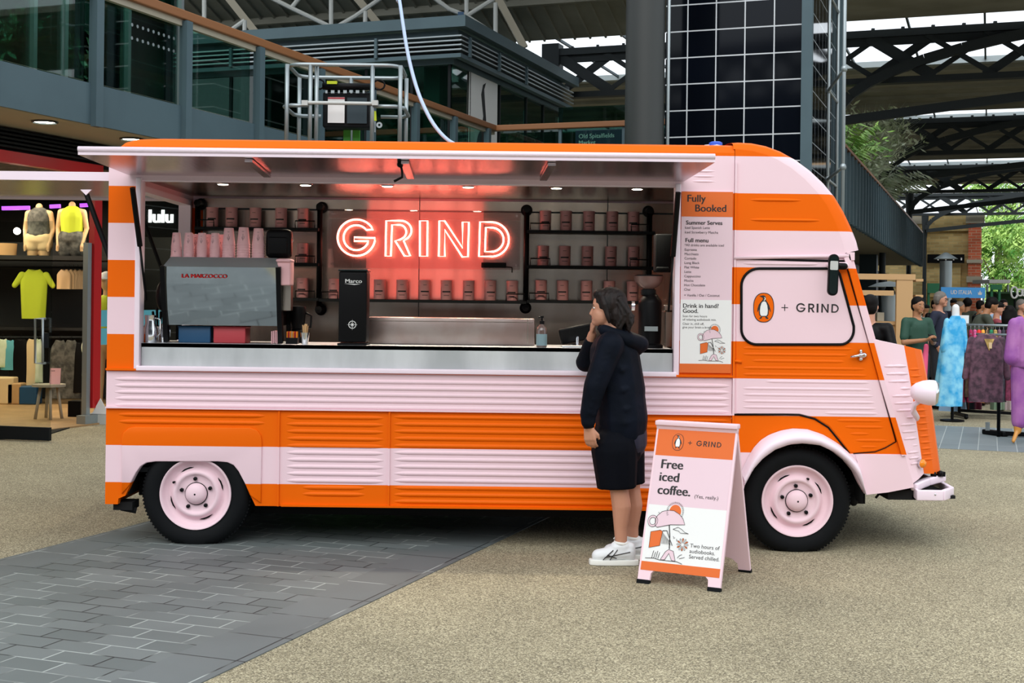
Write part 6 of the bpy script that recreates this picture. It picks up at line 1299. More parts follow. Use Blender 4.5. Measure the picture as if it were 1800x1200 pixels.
# wrinkles on the hanging sleeve and the back
r = random.Random(9)
for i in range(7):
    f = i / 6; c_ = sh_n.lerp(el_n, f * .95); b.tube([c_ + Vector((-.06, -.045, -.03)), c_ + Vector((0, -.07 + .012 * f, 0)), c_ + Vector((.06, -.042, .03))], [.003, .014, .003], 8)
for i in range(5):
    c_ = el_n.lerp(P(1034, 735, DP - .155), i / 5); b.tube([c_ + Vector((-.05, -.026, .024)), c_ + Vector((0, -.056 + .003 * i, 0)), c_ + Vector((.045, -.028, -.016))], [.003, .014, .003], 8)
for a_, c_ in (((1068, 700), (1122, 672)), ((1070, 726), (1128, 712)), ((1066, 745), (1130, 741)), ((1075, 660), (1110, 640))): m_ = P((a_[0] + c_[0]) / 2, (a_[1] + c_[1]) / 2, DP - .14); b.tube([P(*a_, DP - .11), m_, P(*c_, DP - .09)], [.004, .02, .004], 8)
b.build('jacket', 'jacket_cloth', cust, remesh=.008, sm=6)
b = MB()     # hood lying on the back
b.cap(P(1062, 580, DP - .06), P(1104, 598, DP - .08), .035, .045); b.cap(P(1104, 598, DP - .08), P(1126, 606, DP), .045, .048); b.cap(P(1062, 578, DP + .1), P(1104, 594, DP + .12), .035, .045); b.cap(P(1104, 594, DP + .12), P(1126, 604, DP + .04), .045, .05); b.cap(P(1120, 604, DP - .02), P(1122, 606, DP + .08), .05, .05); b.cap(P(1090, 590, DP + .02), P(1117, 610, DP + .02), .06, .055)
b.cap(P(1056, 577, DP - .02), P(1056, 577, DP + .07), .022, .022)
b.build('hood', 'jacket_cloth', cust, remesh=.008, sm=3)
mat('jacket_hem', '16162c', .7, bump=.4, bscale=20)
b = MB(); b.cap(P(1093, 745, DP + .03), P(1098, 772, DP + .03), .146, .138, flat=1.12, ref=(1, 0, 0)); b.build('shirt_tail', 'jacket_hem', cust, remesh=.009, sm=3)
b = MB(); b.cap(P(1088, 758, DP + .03), P(1088, 782, DP + .03), .150, .150, flat=1.12, ref=(1, 0, 0))
def leg(b, a, c, r0, r1): b.cap(a, c, r0, r1, flat=.9, ref=(1, 0, 0))
leg(b, P(1080, 790, DP - .05), P(1084, 885, DP - .05), .140, .118); leg(b, P(1100, 788, DP + .1), P(1105, 880, DP + .1), .115, .098)
o = b
k0 = len(b.v)
for p in b.v: p.z = max(p.z, P(1085, 857, DP).z + .05 * (p.x - P(1050, 857, DP).x) )
mat('shorts_cloth', '05070f', .8, bump=.5, bscale=14, spec=.1); b.build('shorts', 'shorts_cloth', cust, remesh=.009, sm=2)
def shoe(an, dx, nm, ky=1):
    L = .29; sx = an.x - .185; q = lambda x, y, z: Vector((sx + x, an.y + y, z)); s_ = thing
    b = MB(); b.cap(q(.05, 0, .052), q(.14, 0, .066), .040, .046, flat=1, ref=(0, 1, 0)); b.cap(q(.14, 0, .07), q(.225, 0, .075), .046, .046); b.cap(q(.16, 0, .10), q(.20, 0, .105), .043, .045); b.cap(q(.23, 0, .06), q(.235, 0, .10), .042, .036)
    for p in b.v: p.z = max(p.z, .022)
    o = b.build('trainer', 'shoe_white', cust, remesh=.006, sm=3)
    b = MB(); pts = [(0, -.03), (-.006, 0), (0, .03), (.04, .046), (.12, .047), (.2, .042), (.262, .038), (.285, .02), (.288, -.02), (.262, -.038), (.2, -.042), (.12, -.047), (.04, -.046)]
    f3 = Fr(Vector((sx, an.y, .001)), (1, 0, 0), (0, 1, 0)); b.poly(f3, pts, z=.032, th=.031); b.build('sole', 'sole', o, bevel=.006, smooth=True)
    b = MB(); y = -.048
    for a_, c_ in (((.075, .036), (.135, .094)), ((.115, .036), (.16, .096)), ((.085, .050), (.235, .084)), ((.10, .066), (.155, .046))): b.bar(q(a_[0], y + .002, a_[1]), q(c_[0], y - .0 + (c_[1] - .05) * .1, c_[1]), .004, .006, up=(0, 1, 0))
    b.build('side_stripes', 'ink', o)
    b = MB()
    for i in range(5): b.tube([q(.09 + i * .02, -.024, .082 + i * .009), q(.093 + i * .02, 0, .093 + i * .011), q(.096 + i * .02, .024, .082 + i * .009)], .004, 6)
    b.tube([q(.165, 0, .15), q(.15, -.01, .17), q(.14, 0, .155), q(.165, 0, .148)], .004, 6); b.build('laces', 'white', o)
    b = MB(); b.lathe([(.044, 0), (.046, .012), (.040, .014)], q(.185, 0, .125), (.1, 0, 1), 20); b.build('collar', 'sole', o, smooth=True)
shoe(an_n, 0, 'near'); shoe(an_f, 0, 'far')
b = MB(); b.lathe([(.030, -.006), (.033, 0), (.030, .006)], wr_n, (.12, .05, -1), 16); b.build('watch_strap', 'black', cust, smooth=True)

# ---------------------------------------------------------------- people of the market
def person(lab, base, h, yaw, top, bottom, hairm, pose='stand', skin='skin', hair='short', vox=.014, bag=None, lean=0, grp=None, coat=False, phone=False, sleeves=True):
    """a standing adult of height h, facing yaw (0 = towards the camera)"""
    k = h / 1.72; base = Vector(base); t = thing('person', lab, 'person', base, grp)
    R = Matrix.Rotation(yaw, 3, 'Z'); Lm = Matrix.Rotation(lean, 3, 'X')
    def V(x, y, z):
        p = Vector((x, y, z))
        if z > .92 and lean: p = Vector((0, 0, .92)) + Lm @ (p - Vector((0, 0, .92)))
        return base + R @ (p * k)
    f = R @ (Lm @ Vector((0, -1, 0))); up_ = R @ (Lm @ Vector((0, 0, 1)))
    b = MB(); hd = V(0, -.02, 1.60); Rm = R @ Lm
    b.ell(hd + up_ * .01, (.076 * k, .092 * k, .105 * k), R=Rm); Qf = face(b, hd, .95 * k, f, 0, up_)
    b.cap(V(0, 0, 1.52), V(0, .01, 1.40), .052 * k, .06 * k); b.cap(V(-.15, 0, 1.38), V(.15, 0, 1.38), .055 * k, .055 * k); b.cap(V(0, 0, 1.32), V(0, 0, .98), .12 * k, .12 * k)
    arms = []
    for s_ in (-1, 1):
        sh = V(s_ * .18, 0, 1.38)
        if pose == 'phone': el, wr = V(s_ * .24, -.04, 1.10), V(s_ * .06, -.27, 1.14)
        elif pose == 'reach': el, wr = V(s_ * .22, -.22, 1.18), V(s_ * .15, -.45, 1.05)
        elif pose == 'pocket': el, wr = V(s_ * .27, .06, 1.1), V(s_ * .19, -.05, .92)
        else: el, wr = V(s_ * .24, .02, 1.1), V(s_ * .25, -.06, .86)
        arms.append((sh, el, wr)); b.cap(sh, el, .048 * k, .04 * k); b.cap(el, wr, .04 * k, .027 * k)
        hdv = (wr - el).normalized(); hand(b, wr, hdv, R @ (Vector((s_, 0, .2)) if pose != 'phone' else Vector((s_ * .4, 0, -1))), .95 * k, .4 if pose != 'phone' else .6, s_)
    for s_ in (-1, 1): b.cap(V(s_ * .09, 0, .9), V(s_ * .1, -.01, .5), .085 * k, .055 * k); b.cap(V(s_ * .1, -.01, .5), V(s_ * .1, .01, .09), .05 * k, .035 * k); b.cap(V(s_ * .1, .02, .05), V(s_ * .11, -.14, .04), .035 * k, .03 * k)
    b.build('body', skin, t, remesh=vox * .8, sm=3); features(t, Qf, .95 * k)
    b = MB(); b.cap(V(-.15, 0, 1.37), V(.15, 0, 1.37), .07 * k, .07 * k); b.cap(V(0, 0, 1.30), V(0, 0, 1.0), .135 * k, .135 * k, flat=1.15, ref=R @ Vector((0, 1, 0))); b.cap(V(0, 0, 1.0), V(0, 0, .9 if not coat else .7), .14 * k, .145 * k, flat=1.15, ref=R @ Vector((0, 1, 0)))
    for sh, el, wr in arms:
        if sleeves: b.cap(sh, el, .062 * k, .052 * k); b.cap(el, el.lerp(wr, .9), .052 * k, .038 * k)
        else: b.cap(sh, sh.lerp(el, .75), .064 * k, .062 * k)
    b.build('top', top, t, remesh=vox, sm=3)
    b = MB(); b.cap(V(-.06, 0, .9), V(.06, 0, .9), .125 * k, .125 * k)
    for s_ in (-1, 1): b.cap(V(s_ * .09, 0, .86), V(s_ * .1, -.01, .5), .10 * k, .075 * k); b.cap(V(s_ * .1, -.01, .5), V(s_ * .1, .01, .1), .072 * k, .058 * k)
    b.build('trousers', bottom, t, remesh=vox, sm=3)
    for s_ in (-1, 1):
        b = MB(); b.cap(V(s_ * .1, .03, .055), V(s_ * .11, -.16, .045), .045 * k, .04 * k)
        for p in b.v: p.z = max(p.z, base.z + .002)
        b.build('shoe', 'black', t, smooth=True)
    b = MB()
    if hair == 'cap': b.ell(hd + up_ * .055 * k, (.085 * k, .098 * k, .07 * k), R=Rm); b.ell(hd + up_ * .05 * k + f * .1 * k, (.06 * k, .07 * k, .01 * k), R=Rm); b.build('cap', hairm, t, smooth=True)
    else:
        b.ell(hd + up_ * .04 * k - f * .012 * k, (.084 * k, .096 * k, .088 * k), R=Rm); b.ell(hd - f * .035 * k - up_ * .01, (.08 * k, .07 * k, .085 * k), R=Rm)
        if hair == 'long':
            for i in range(9): a = -1.5 + 3 * i / 8; o_ = R @ Vector((.08 * math.sin(a), .06 * math.cos(a) + .01, 0)) * k; b.tube([hd + o_ + up_ * .03 * k, hd + o_ * 1.25 - up_ * .1 * k, hd + o_ * 1.35 - up_ * .24 * k], [.035 * k, .035 * k, .012 * k], 8)
        if hair == 'wavy':
            for i in range(7): a = -1.4 + 2.8 * i / 6; o_ = R @ Vector((.082 * math.sin(a), .07 * math.cos(a), 0)) * k; b.tube([hd + o_ * 1.0 + up_ * .06 * k, hd + o_ * 1.15, hd + o_ * 1.1 - up_ * .06 * k], [.03 * k, .028 * k, .012 * k], 8)
        b.build('hair', hairm, t, remesh=vox, sm=1)
    if phone:
        c_ = (arms[0][2] + arms[1][2]) / 2 + f * .07 * k + Vector((0, 0, .03)); b = MB(); b.box(c_, (.075, .012, .14), R=R @ Matrix.Rotation(-.9, 3, 'X')); tag(b.build('phone', 'black', bevel=.002), 'dark phone held by the person in the green shirt', 'phone')
    if bag:
        b = MB(); b.box(V(*bag[0]), [x * k for x in bag[1]], R=R); b.build('backpack', bag[2], t, bevel=.04, smooth=True)
    return t, V
mat('green_shirt', '1d4434', .7, bump=.3, bscale=10); mat('navy_wool', '151a30', .8); mat('olive', '3d4236', .8, bump=.3, bscale=9); mat('grey_hair', '6a635c', .7); mat('red_vest', '8c3a44', .8); mat('trousers_dark', '14161d', .8); mat('pale_blue', '9fbfdf', .8); mat('hotpink', 'e0507a', .6)
def at(px, d): p = P(px, 560, d); return (p.x, p.y, 0)
t, V = person('man in a green short-sleeved shirt looking at a phone, right of the truck', at(1612, 17.2), 1.68, .35, 'green_shirt', 'trousers_dark', 'hair', 'phone', 'skin2', phone=True, sleeves=False)
b = MB(); b.cap(V(.05, -.13, 1.05), V(-.02, -.17, .62), .035, .05); b.build('pink_bag', 'hotpink', t, smooth=True)
t, V = person('grey-haired man with glasses in a navy jumper standing behind the man in green', at(1651, 19.6), 1.78, .9, 'navy_wool', 'trousers_dark', 'grey_hair', 'pocket', hair='wavy')
b = MB(); hd = V(0, -.02, 1.6)
for s_ in (-1, 1): b.tube([V(s_ * .03 + .02 * math.cos(a), -.110, 1.603 + .016 * math.sin(a)) for a in [i * math.pi / 5 for i in range(10)]], .003, 5, closed=True)
b.build('glasses', 'black', t)
person('man in a black jacket half hidden behind the bonnet of the truck', at(1529, 12.8), 1.66, 2.6, 'black', 'trousers_dark', 'hair', 'pocket')
person('man in an olive jacket bending over the clothes rail', at(1708, 20.5), 1.78, 1.45, 'olive', 'trousers_dark', 'hair', 'reach', 'skin2', lean=.42)
person('person with a dark backpack and pale blue shirt behind the clothes rail', at(1741, 22.5), 1.72, 1.9, 'pale_blue', 'trousers_dark', 'hair', 'stand', bag=((0, .2, 1.2), (.3, .18, .42), 'black'))
person('person in a dusty red top browsing behind the clothes rail', at(1752, 21), 1.64, 1.2, 'red_vest', 'trousers_dark', 'hair', 'reach', hair='cap')
person('person in black with long dark hair, back turned, behind the clothes rail', at(1775, 19.4), 1.58, 3.0, 'black', 'trousers_dark', 'hair', 'stand', hair='long')
person('person in a dark vest and white shirt near the right edge of the crowd', at(1794, 23), 1.7, .6, 'navy_wool', 'trousers_dark', 'grey_hair', 'stand')
crowd = [(1643, 27, 1.70, .4, 'black', 'hair', 'short', 'person in black in the crowd, between the two men beside the truck'), (1686, 26, 1.66, 1.0, 'white', 'grey_hair', 'short', 'grey-haired person in white in the crowd under the blue banner'), (1700, 29, 1.76, 2.2, 'olive', 'hair', 'wavy', 'wavy-haired person in olive in the crowd under the blue banner'),
         (1676, 31, 1.74, 2.8, 'navy_wool', 'hair', 'cap', 'person in a dark cap in the crowd under the left end of the blue banner'), (1722, 28, 1.7, 1.6, 'black', 'hair', 'short', 'dark-haired person in black behind the bending man'), (1763, 27, 1.72, .2, 'red_vest', 'hair', 'short', 'person in a dusty red jacket farther back in the crowd at the right'), (1626, 30, 1.6, 2.0, 'white', 'hair', 'cap', 'person in white with a dark cap beside the wooden stall')]
for px, d, h, yw, tp, hm, hs, lb in crowd: person(lb, at(px, d), h, yw, tp, 'trousers_dark', hm, 'stand', 'skin' if px % 2 else 'skin2', hs, vox=.02, grp='people in the far crowd')
# ================================================================ SCISSOR LIFT BEHIND THE TRUCK
DL = 13.0
lz = P(600, 268, DL).z
lx = P(603, 200, DL).x
t = thing('boom_lift', 'access lift with a grey tubular basket raised behind the truck roof', 'access lift', (lx, DL + .5, 0))
def L(px, py, y=0): p = P(px, py, DL); return Vector((p.x, DL + y, p.z))
def ringrail(py_, r_, nm, dz=0):
    b = MB(); z = L(600, py_).z; x0, x1 = L(504, 200).x, L(703, 200).x; y0, y1 = DL, DL + .75; rr_ = .16
    pts = [Vector((p[0], p[1], z)) for p in rrect(x0, y0, x1, y1, rr_, 6)]; b.tube(pts, r_, 10, closed=True); b.build(nm, 'galv', t, smooth=True)
ringrail(114, .020, 'top_rail')
z = L(600, 186).z; x0, x1 = L(504, 200).x, L(703, 200).x
for xa, xb_ in ((L(497, 186).x, L(545, 186).x), (L(656, 186).x, L(709, 186).x)):
    b = MB(); out = xa if xa < lx else xb_; inn = xb_ if xa < lx else xa
    b.tube([Vector((inn, DL, z)), Vector((out + (.08 if out < inn else -.08), DL, z)), Vector((out, DL + .1, z)), Vector((out, DL + .65, z)), Vector((out + (.08 if out < inn else -.08), DL + .75, z)), Vector((inn, DL + .75, z))], .02, 10); b.build('mid_rail', 'galv', t, smooth=True)
b = MB(); b.tube([L(535, 181, -.03), L(665, 183, -.03)], .018, 10)
for px in (537, 660): b.box(L(px, 182, -.03), (.06, .06, .05))
b.build('gate_bar', 'white_metal', t, smooth=True, auto=40)
for px, y in ((504, 0), (545, 0), (555, .04), (654, 0), (703, 0), (504, .75), (703, .75), (600, .75)):
    b = MB(); p = L(px, 200, y); b.tube([Vector((p.x, p.y, lz)), Vector((p.x, p.y, L(600, 114).z))], .022, 10); b.build('post', 'galv', t, smooth=True)
b = MB(); b.box((lx, DL + .4, lz - .03), (1.2, .85, .06)); b.build('deck', 'galv', t, bevel=.01)
b = MB(); q = L(606, 190, .3); b.box((q.x, q.y, L(606, 188).z), (.50, .22, .36)); b.build('control_box', 'steel_black', t, bevel=.02, smooth=True)
b = MB(); q = L(587, 190, .17); b.box((q.x, q.y, L(587, 189).z), (.17, .012, .26)); b.build('instruction_plate', 'white', t)
b = MB(); b.box((q.x, q.y - .007, L(587, 168).z), (.17, .006, .016)); b.build('plate_heading', 'red_box', t)
b = MB(); q = L(624, 190, .17); b.box((q.x, q.y, L(624, 190).z), (.2, .014, .26)); b.build('document_case', 'steel_dark', t)
b = MB(); z = L(606, 148).z; x0, x1 = L(553, 148).x, L(667, 148).x; b.tube([(x0 + .06, DL + .14, z), (x1 - .06, DL + .14, z)], .035, 10)
for x in (x0 + .02, x1 - .02): b.tube([Vector((x + .06 * math.cos(a), DL + .14, z + .02 + .05 * math.sin(a))) for a in [i * math.pi / 5 for i in range(10)]], .010, 6, closed=True)
b.build('control_bar', 'black', t, smooth=True)
b = MB(); q = L(581, 142, .12); b.box(q, (.1, .05, .03)); b.build('warning_label', 'fabric_yellow', t)
b = MB()
for i in range(7): q = L(571 + i * 11, 158, .12); b.box(q, (.02 + .015 * (i % 2), .02, .03))
b.build('control_switches', 'galv', t)
for px in (600, 617):
    b = MB(); q = L(px, 240, .45); b.box((q.x, q.y, (lz + .4) / 2 - .05), (.07, .1, lz - .4)); b.box((q.x, q.y, (L(px, 215).z + lz) / 2 - .02), (.07, .06, L(px, 215).z - lz + .05)); b.build('mast_section', 'green_metal', t)
b = MB(); b.box((lx, DL + .45, .28), (1.1, .8, .34)); b.build('base', 'green_metal', t, bevel=.03)
for sx in (-.4, .4):
    for sy in (.12, .78): b = MB(); b.lathe([(0, -.05), (.12, -.05), (.13, 0), (.12, .05), (0, .05)], (lx + sx, DL + sy, .13), (0, 1, 0), 20); b.build('wheel', 'rubber', t)
b = MB(); b.tube([L(657, 195, .02), L(658, 212, .02)], .022, 8, 0); b.tube([L(658, 212, .02), L(658, 232, .02)], .012, 8, 1); b.lathe([(.03, 0), (.03, .02), (.012, .02)], L(667, 220, 0), (0, -1, 0), 14, 1); b.build('gate_latch', ['fabric_yellow', 'galv'], t, smooth=True, auto=40)
# pale hose from the roof of the hall to the truck roof
pts = [(696, -30), (702, 0), (708, 40), (716, 90), (728, 140), (742, 180), (762, 218), (786, 245), (812, 258), (840, 263.5), (900, 266), (960, 266.5), (1030, 265), (1064, 267)]
hz = ZTOP + .105
b = MB(); L3 = []
for i, p in enumerate(pts):
    y = 10.4 - 1.5 * min(1, i / 9); q = P(p[0], p[1], y)
    if i >= 8: q.z = max(q.z, hz)
    L3.append(q)
L3[0].z = 8.1 if False else L3[0].z
q0 = L3[0]; L3 = [Vector((q0.x - .3, 10.8, 8.0)), Vector((q0.x - .12, 10.55, 5.6))] + L3
def smoothp(p, n=4):
    out = []
    for i in range(len(p) - 1):
        p0, p1, p2, p3 = p[max(i - 1, 0)], p[i], p[i + 1], p[min(i + 2, len(p) - 1)]
        for k in range(n): s_ = k / n; out.append(.5 * ((2 * p1) + (-p0 + p2) * s_ + (2 * p0 - 5 * p1 + 4 * p2 - p3) * s_ ** 2 + (-p0 + 3 * p1 - 3 * p2 + p3) * s_ ** 3))
    return out + [p[-1]]
mat('hose_blue', 'a9bdd8', .5); b.tube(smoothp(L3), .014, 8); tag(b.build('water_hose', 'hose_blue', smooth=True), 'pale blue hose hanging down onto the truck roof', 'hose')
# ================================================================ CLOTHES STALL AT THE RIGHT
DR = 18.2
t = thing('clothes_rack', 'long black and chrome clothes rack packed with garments, right of the truck', 'clothes rack', P(1745, 730, DR).xy.to_3d())
ra = P(1688, 569, DR); rb = P(1830, 572, DR - .6); ra.z = rb.z = 1.30
b = MB(); b.tube([ra, rb], .018, 10); b.tube([ra + Vector((.1, -.35, -.12)), rb + Vector((0, -.35, -.12))], .016, 10); b.build('rail', 'galv', t, smooth=True)
b = MB(); b.tube([ra, Vector((ra.x, ra.y, .06))], .022, 8); b.tube([rb, Vector((rb.x, rb.y, .06))], .022, 8); b.bar((ra.x, ra.y, .1), (rb.x, rb.y, .1), .03, .04); b.build('frame', 'black', t)
for q in (ra, rb):
    b = MB(); b.bar((q.x, q.y - .28, .05), (q.x, q.y + .28, .05), .05, .04); b.ell((q.x, q.y - .28, .03), (.03, .03, .03), n=10, m=6); b.ell((q.x, q.y + .28, .03), (.03, .03, .03), n=10, m=6); b.build('foot', 'black', t)
cl = [('6d1f38', 'burgundy'), ('3c2a1a', 'brown gold-spotted'), ('7a1238', 'crimson'), ('b04a78', 'pink'), ('a8241c', 'bright red'), ('c07a2c', 'ochre'), ('3a2a20', 'dark brown'), ('1d6a4a', 'green'), ('9a8048', 'khaki'), ('705060', 'dusty mauve'), ('2c2a33', 'charcoal'), ('5a1a34', 'maroon'), ('7a2238', 'wine red'), ('2a8a98', 'teal'), ('8fc0c4', 'pale aqua'), ('28343c', 'slate')]
for i, (c_, nm) in enumerate(cl):
    mat('cloth_' + nm.replace(' ', '_').replace('-', '_'), c_, .8, var=''.join('%02x' % min(255, int(int(c_[j:j + 2], 16) * 1.35 + 12)) for j in (0, 2, 4)), vscale=16)
    px = 1692 + i * 7.2; r = random.Random(i)
    garment('hanging_garment', f'{nm} garment on the long clothes rack, ' + (['leftmost', 'second from the left', 'third from the left', 'fourth from the left', 'fifth from the left', 'sixth from the left', 'seventh from the left', 'eighth from the left', 'ninth from the left', 'tenth from the left', 'eleventh from the left', 'twelfth from the left', 'thirteenth from the left', 'third from the right', 'second from the right', 'rightmost'][i]), 'garment', px, 584, 700 + r.uniform(-6, 14) if i not in (0, 2, 4) else 706, DR - .18 - .02 * (i % 3), .20, .24, 'cloth_' + nm.replace(' ', '_').replace('-', '_'), None, 'garments on the clothes rack', hanger='galv', rz=1.25, seed=i, depth=.08)
for i, (px, w_, c_) in enumerate(((1700, .16, '2c4a66'), (1712, .16, '7a3428'), (1722, .2, '1c2630'), (1734, .16, '6a1c3a'), (1768, .14, 'a8c8a8'), (1778, .12, 'bcd8bc'), (1788, .14, 'd8c0c0'))):
    mat('lower_%d' % i, c_, .8); q = P(px, 726, DR - .05)
    b = MB(); rows = [[Vector((q.x + w_ * math.cos(a) * .5, DR + .35 + .05 * math.sin(a) * (1 + .4 * math.sin(5 * a)), z)) for a in [math.pi * 2 * j / 20 for j in range(20)]] for z in (.09, .3, .48)]; b.grid(rows[::-1], closed=True)
    tag(b.build('folded_trousers', 'lower_%d' % i, smooth=True), ['slate blue', 'rust', 'near black', 'plum', 'pale green', 'second pale green', 'pale pink'][i] + ' trousers hanging low behind the long garments', 'trousers', 'trousers below the long garments')
# front stand with the mauve blouse
qs = G(1755, 768); t = thing('blouse_stand', 'black upright stand holding the mauve patterned blouse in front of the rack', 'stand', qs)
b = MB(); b.tube([qs, Vector((qs.x, qs.y, 1.16))], .022, 8); b.tube([Vector((qs.x - .12, qs.y, 1.16)), Vector((qs.x + .12, qs.y, 1.16))], .012, 8); b.build('upright', 'black', t, smooth=True)
b = MB(); f0, f1 = G(1730, 763), G(1768, 768); b.bar(f0 + Vector((0, 0, .035)), f1 + Vector((0, 0, .035)), .09, .06); b.build('foot', 'black', t, bevel=.015); b = MB(); b.bar(f1 + Vector((-.04, .05, .04)), G(1860, 772) + Vector((0, 0, .04)), .06, .05); b.build('base_bar', 'black', t)
b = MB(); q = P(1736, 749, qs.y - .05); b.box((q.x, q.y, q.z), (.05, .01, .10)); b.box((q.x, q.y - .006, q.z), (.012, .004, .085)); b.build('size_marker', 'galv', t)
garment('blouse', 'mauve patterned blouse hanging at the front of the clothes rack', 'blouse', 1734, 592, 706, 15.3, .40, .40, 'paisley', (.42, .05), hanger='wood', seed=77, collar='cloth_khaki', depth=.18)
b = MB(); q = P(1741, 607, 15.18); b.box(q, (.035, .004, .07)); tag(b.build('price_tag', 'cream_cloth'), 'cream price tag hanging on the mauve blouse', 'tag')
b = MB(); q = P(1690, 561, 17.7); b.box(q, (.2, .01, .11)); b.tube([q + Vector((0, .01, -.05)), Vector((q.x, q.y + .01, 1.28))], .008, 6); tag(b.build('price_sign', 'white'), 'small white price sign standing on the left end of the rack', 'sign')
# headless white dummy in a blue tie-dye robe
q = G(1672, 718); q = Vector((P(1674, 718, 17.6).x, 17.6, 0)); t = thing('dressed_mannequin', 'white headless mannequin in a bright blue tie-dyed robe beside the clothes rack', 'mannequin', q); V = lambda x, y, z: q + Vector((x, y, z))
b = MB(); b.cap(V(.03, 0, 1.40), V(.03, 0, 1.54), .055, .05); b.cap(V(-.06, 0, 1.34), V(.10, 0, 1.34), .045, .045); b.cap(V(.03, 0, 1.28), V(.03, 0, 1.1), .06, .06); b.build('body', 'white', t, remesh=.014, sm=3)
b = MB(); b.lathe([(.16, 0), (.16, .02), (.02, .03), (.018, 1.0)], q, n=20); b.build('stand', 'black', t, smooth=True, auto=40)
rows = []
for i in range(15):
    f = i / 14; z = 1.43 - f * 1.22; wx = (.05 + .10 * min(1, f * 8)) + .04 * f; row = []
    for j in range(30):
        a = 2 * math.pi * j / 30; fold = 1 + .12 * f * math.sin(a * 7) ; row.append(V(.03 - .10 * f + wx * math.cos(a) * fold, (.09 + .06 * f) * math.sin(a) * fold, z))
    rows.append(row)
b = MB(); b.grid(rows, closed=True); b.add(rows[0], [tuple(range(30))]); b.build('robe', 'tiledye', t, smooth=True); b = MB(); b.cap(V(-.09, 0, 1.34), V(-.13, -.02, .98), .06, .075, flat=.6, ref=(0, 1, 0)); b.cap(V(.13, 0, 1.34), V(.15, -.03, 1.0), .06, .07, flat=.6, ref=(0, 1, 0)); b.build('sleeves', 'tiledye', t, smooth=True)
garment('blue_dress', 'long pale denim-blue dress at the left end of the clothes rack', 'dress', 1676, 606, 722, 18.3, .16, .40, 'pale_blue', seed=3, hanger='galv', depth=.14)
# purple outfit cut by the right edge
q = Vector((P(1806, 768, 14.8).x, 14.8, 0)); t = thing('dressed_mannequin', 'mannequin in a purple tunic and trousers cut by the right edge', 'mannequin', q); V = lambda x, y, z: q + Vector((x, y, z)); mat('purple_silk', '8e4a9a', .55, var='a868a8', vscale=5, bump=.4, bscale=8)
b = MB(); b.cap(V(0, 0, 1.35), V(0, 0, .9), .13, .14); 
for s_ in (-1, 1): b.cap(V(s_ * .09, 0, .9), V(s_ * .12, -.02, .15), .08, .045)
b.cap(V(-.12, -.02, .16), V(-.20, -.10, .035), .03, .022); b.cap(V(.1, -.02, .12), V(.1, -.18, .04), .03, .022); mat('dummy_tan', 'c98a3c', .4); b.build('body', 'dummy_tan', t, remesh=.014, sm=3)
b = MB(); b.cap(V(-.1, 0, 1.38), V(.1, 0, 1.38), .075, .075); b.cap(V(0, 0, 1.3), V(0, 0, .95), .16, .2); b.cap(V(-.16, 0, 1.36), V(-.2, -.03, .98), .075, .09)
for p in b.v: p.z = max(p.z, .86)
b.build('tunic', 'purple_silk', t, remesh=.014, sm=2)
b = MB()
for s_ in (-1, 1): b.cap(V(s_ * .08, 0, .85), V(s_ * .10, -.01, .25), .115, .085)
b.build('trousers', 'purple_silk', t, remesh=.014, sm=2)
b = MB(); b.tube([P(1655, 724, 18.9), P(1662, 716, 18.7), P(1668, 700, 18.6)], [.02, .03, .012], 8); b.tube([P(1655, 724, 18.9), P(1658, 730, 18.9)], .015, 6)
# wooden stall
DS2 = 20.5
def S(px, py, d=DS2): return P(px, py, d)
t = thing('wooden_stall', 'pale plywood market stall frame with beams and a side panel, right of the truck cab', 'stall', (S(1555, 600).x, DS2 + .4, 0))
b = MB(); x0, x1 = S(1575, 520).x, S(1603.5, 520).x; b.box(((x0 + x1) / 2, DS2, (S(1590, 486).z) / 2), (x1 - x0, .06, S(1590, 486).z)); b.build('side_panel', 'wood', t)
for py, w_, px1 in ((487, .09, 1608), (515, .08, 1570)):
    b = MB(); a_, c_ = S(1490, py), S(px1, py); a_.z = c_.z; b.bar(a_, c_, .08, w_); b.build('beam', 'wood', t)
b = MB(); zt5 = S(1550, 568).z; b.box((S(1545, 570).x, DS2 + .5, zt5), (1.2, .8, .05)); b.box((S(1545, 570).x, DS2 + .15, zt5 / 2), (1.15, .04, zt5)); b.build('counter', 'wood', t)
for k in range(3): b = MB(); x = S(1605 + 0 * k, 520).x + .04; b.box((x + .06 + k * .0, DS2 + .3, S(1600, 492 + 28 * k).z), (.12, .6, .04)); b.build('side_shelf', 'wood', t)
for px in (1606, 1616): b = MB(); x = S(px, 520).x; b.box((x, DS2 + .35 + (px - 1606) * .03, S(px, 488).z / 2), (.05, .05, S(px, 488).z)); b.build('post', 'wood', t)
for i, px in enumerate((1540, 1556)): b = MB(); b.box((S(px, 566).x, DS2 + .4, zt5 + .10), (.11, .3, .14)); tag(b.build('cardboard_crate', 'soffit', bevel=.004), ('small crate on the wooden stall counter, left', 'small crate on the wooden stall counter, right')[i], 'crate', 'crates on the stall counter')
q = S(1563, 560, 22.4); t = thing('patio_heater', 'silver patio heater seen through the wooden stall frame', 'heater', (q.x, 22.4, 0))
b = MB(); b.lathe([(.22, 0), (.22, .5), (.05, .55), (.05, 1.1), (.11, 1.15), (.14, 1.75), (.1, 1.78)], (q.x, 22.4, 0), n=20); b.build('stem', 'galv', t, smooth=True, auto=40); b = MB(); b.lathe([(.36, 1.88), (.2, 1.95), (0, 1.98)], (q.x, 22.4, 0), n=24); b.build('hood', 'galv', t, smooth=True, auto=40)
b = MB(); b.lathe([(.1, 1.78), (.05, 1.9)], (q.x, 22.4, 0), n=12); b.build('burner', 'steel_black', t)
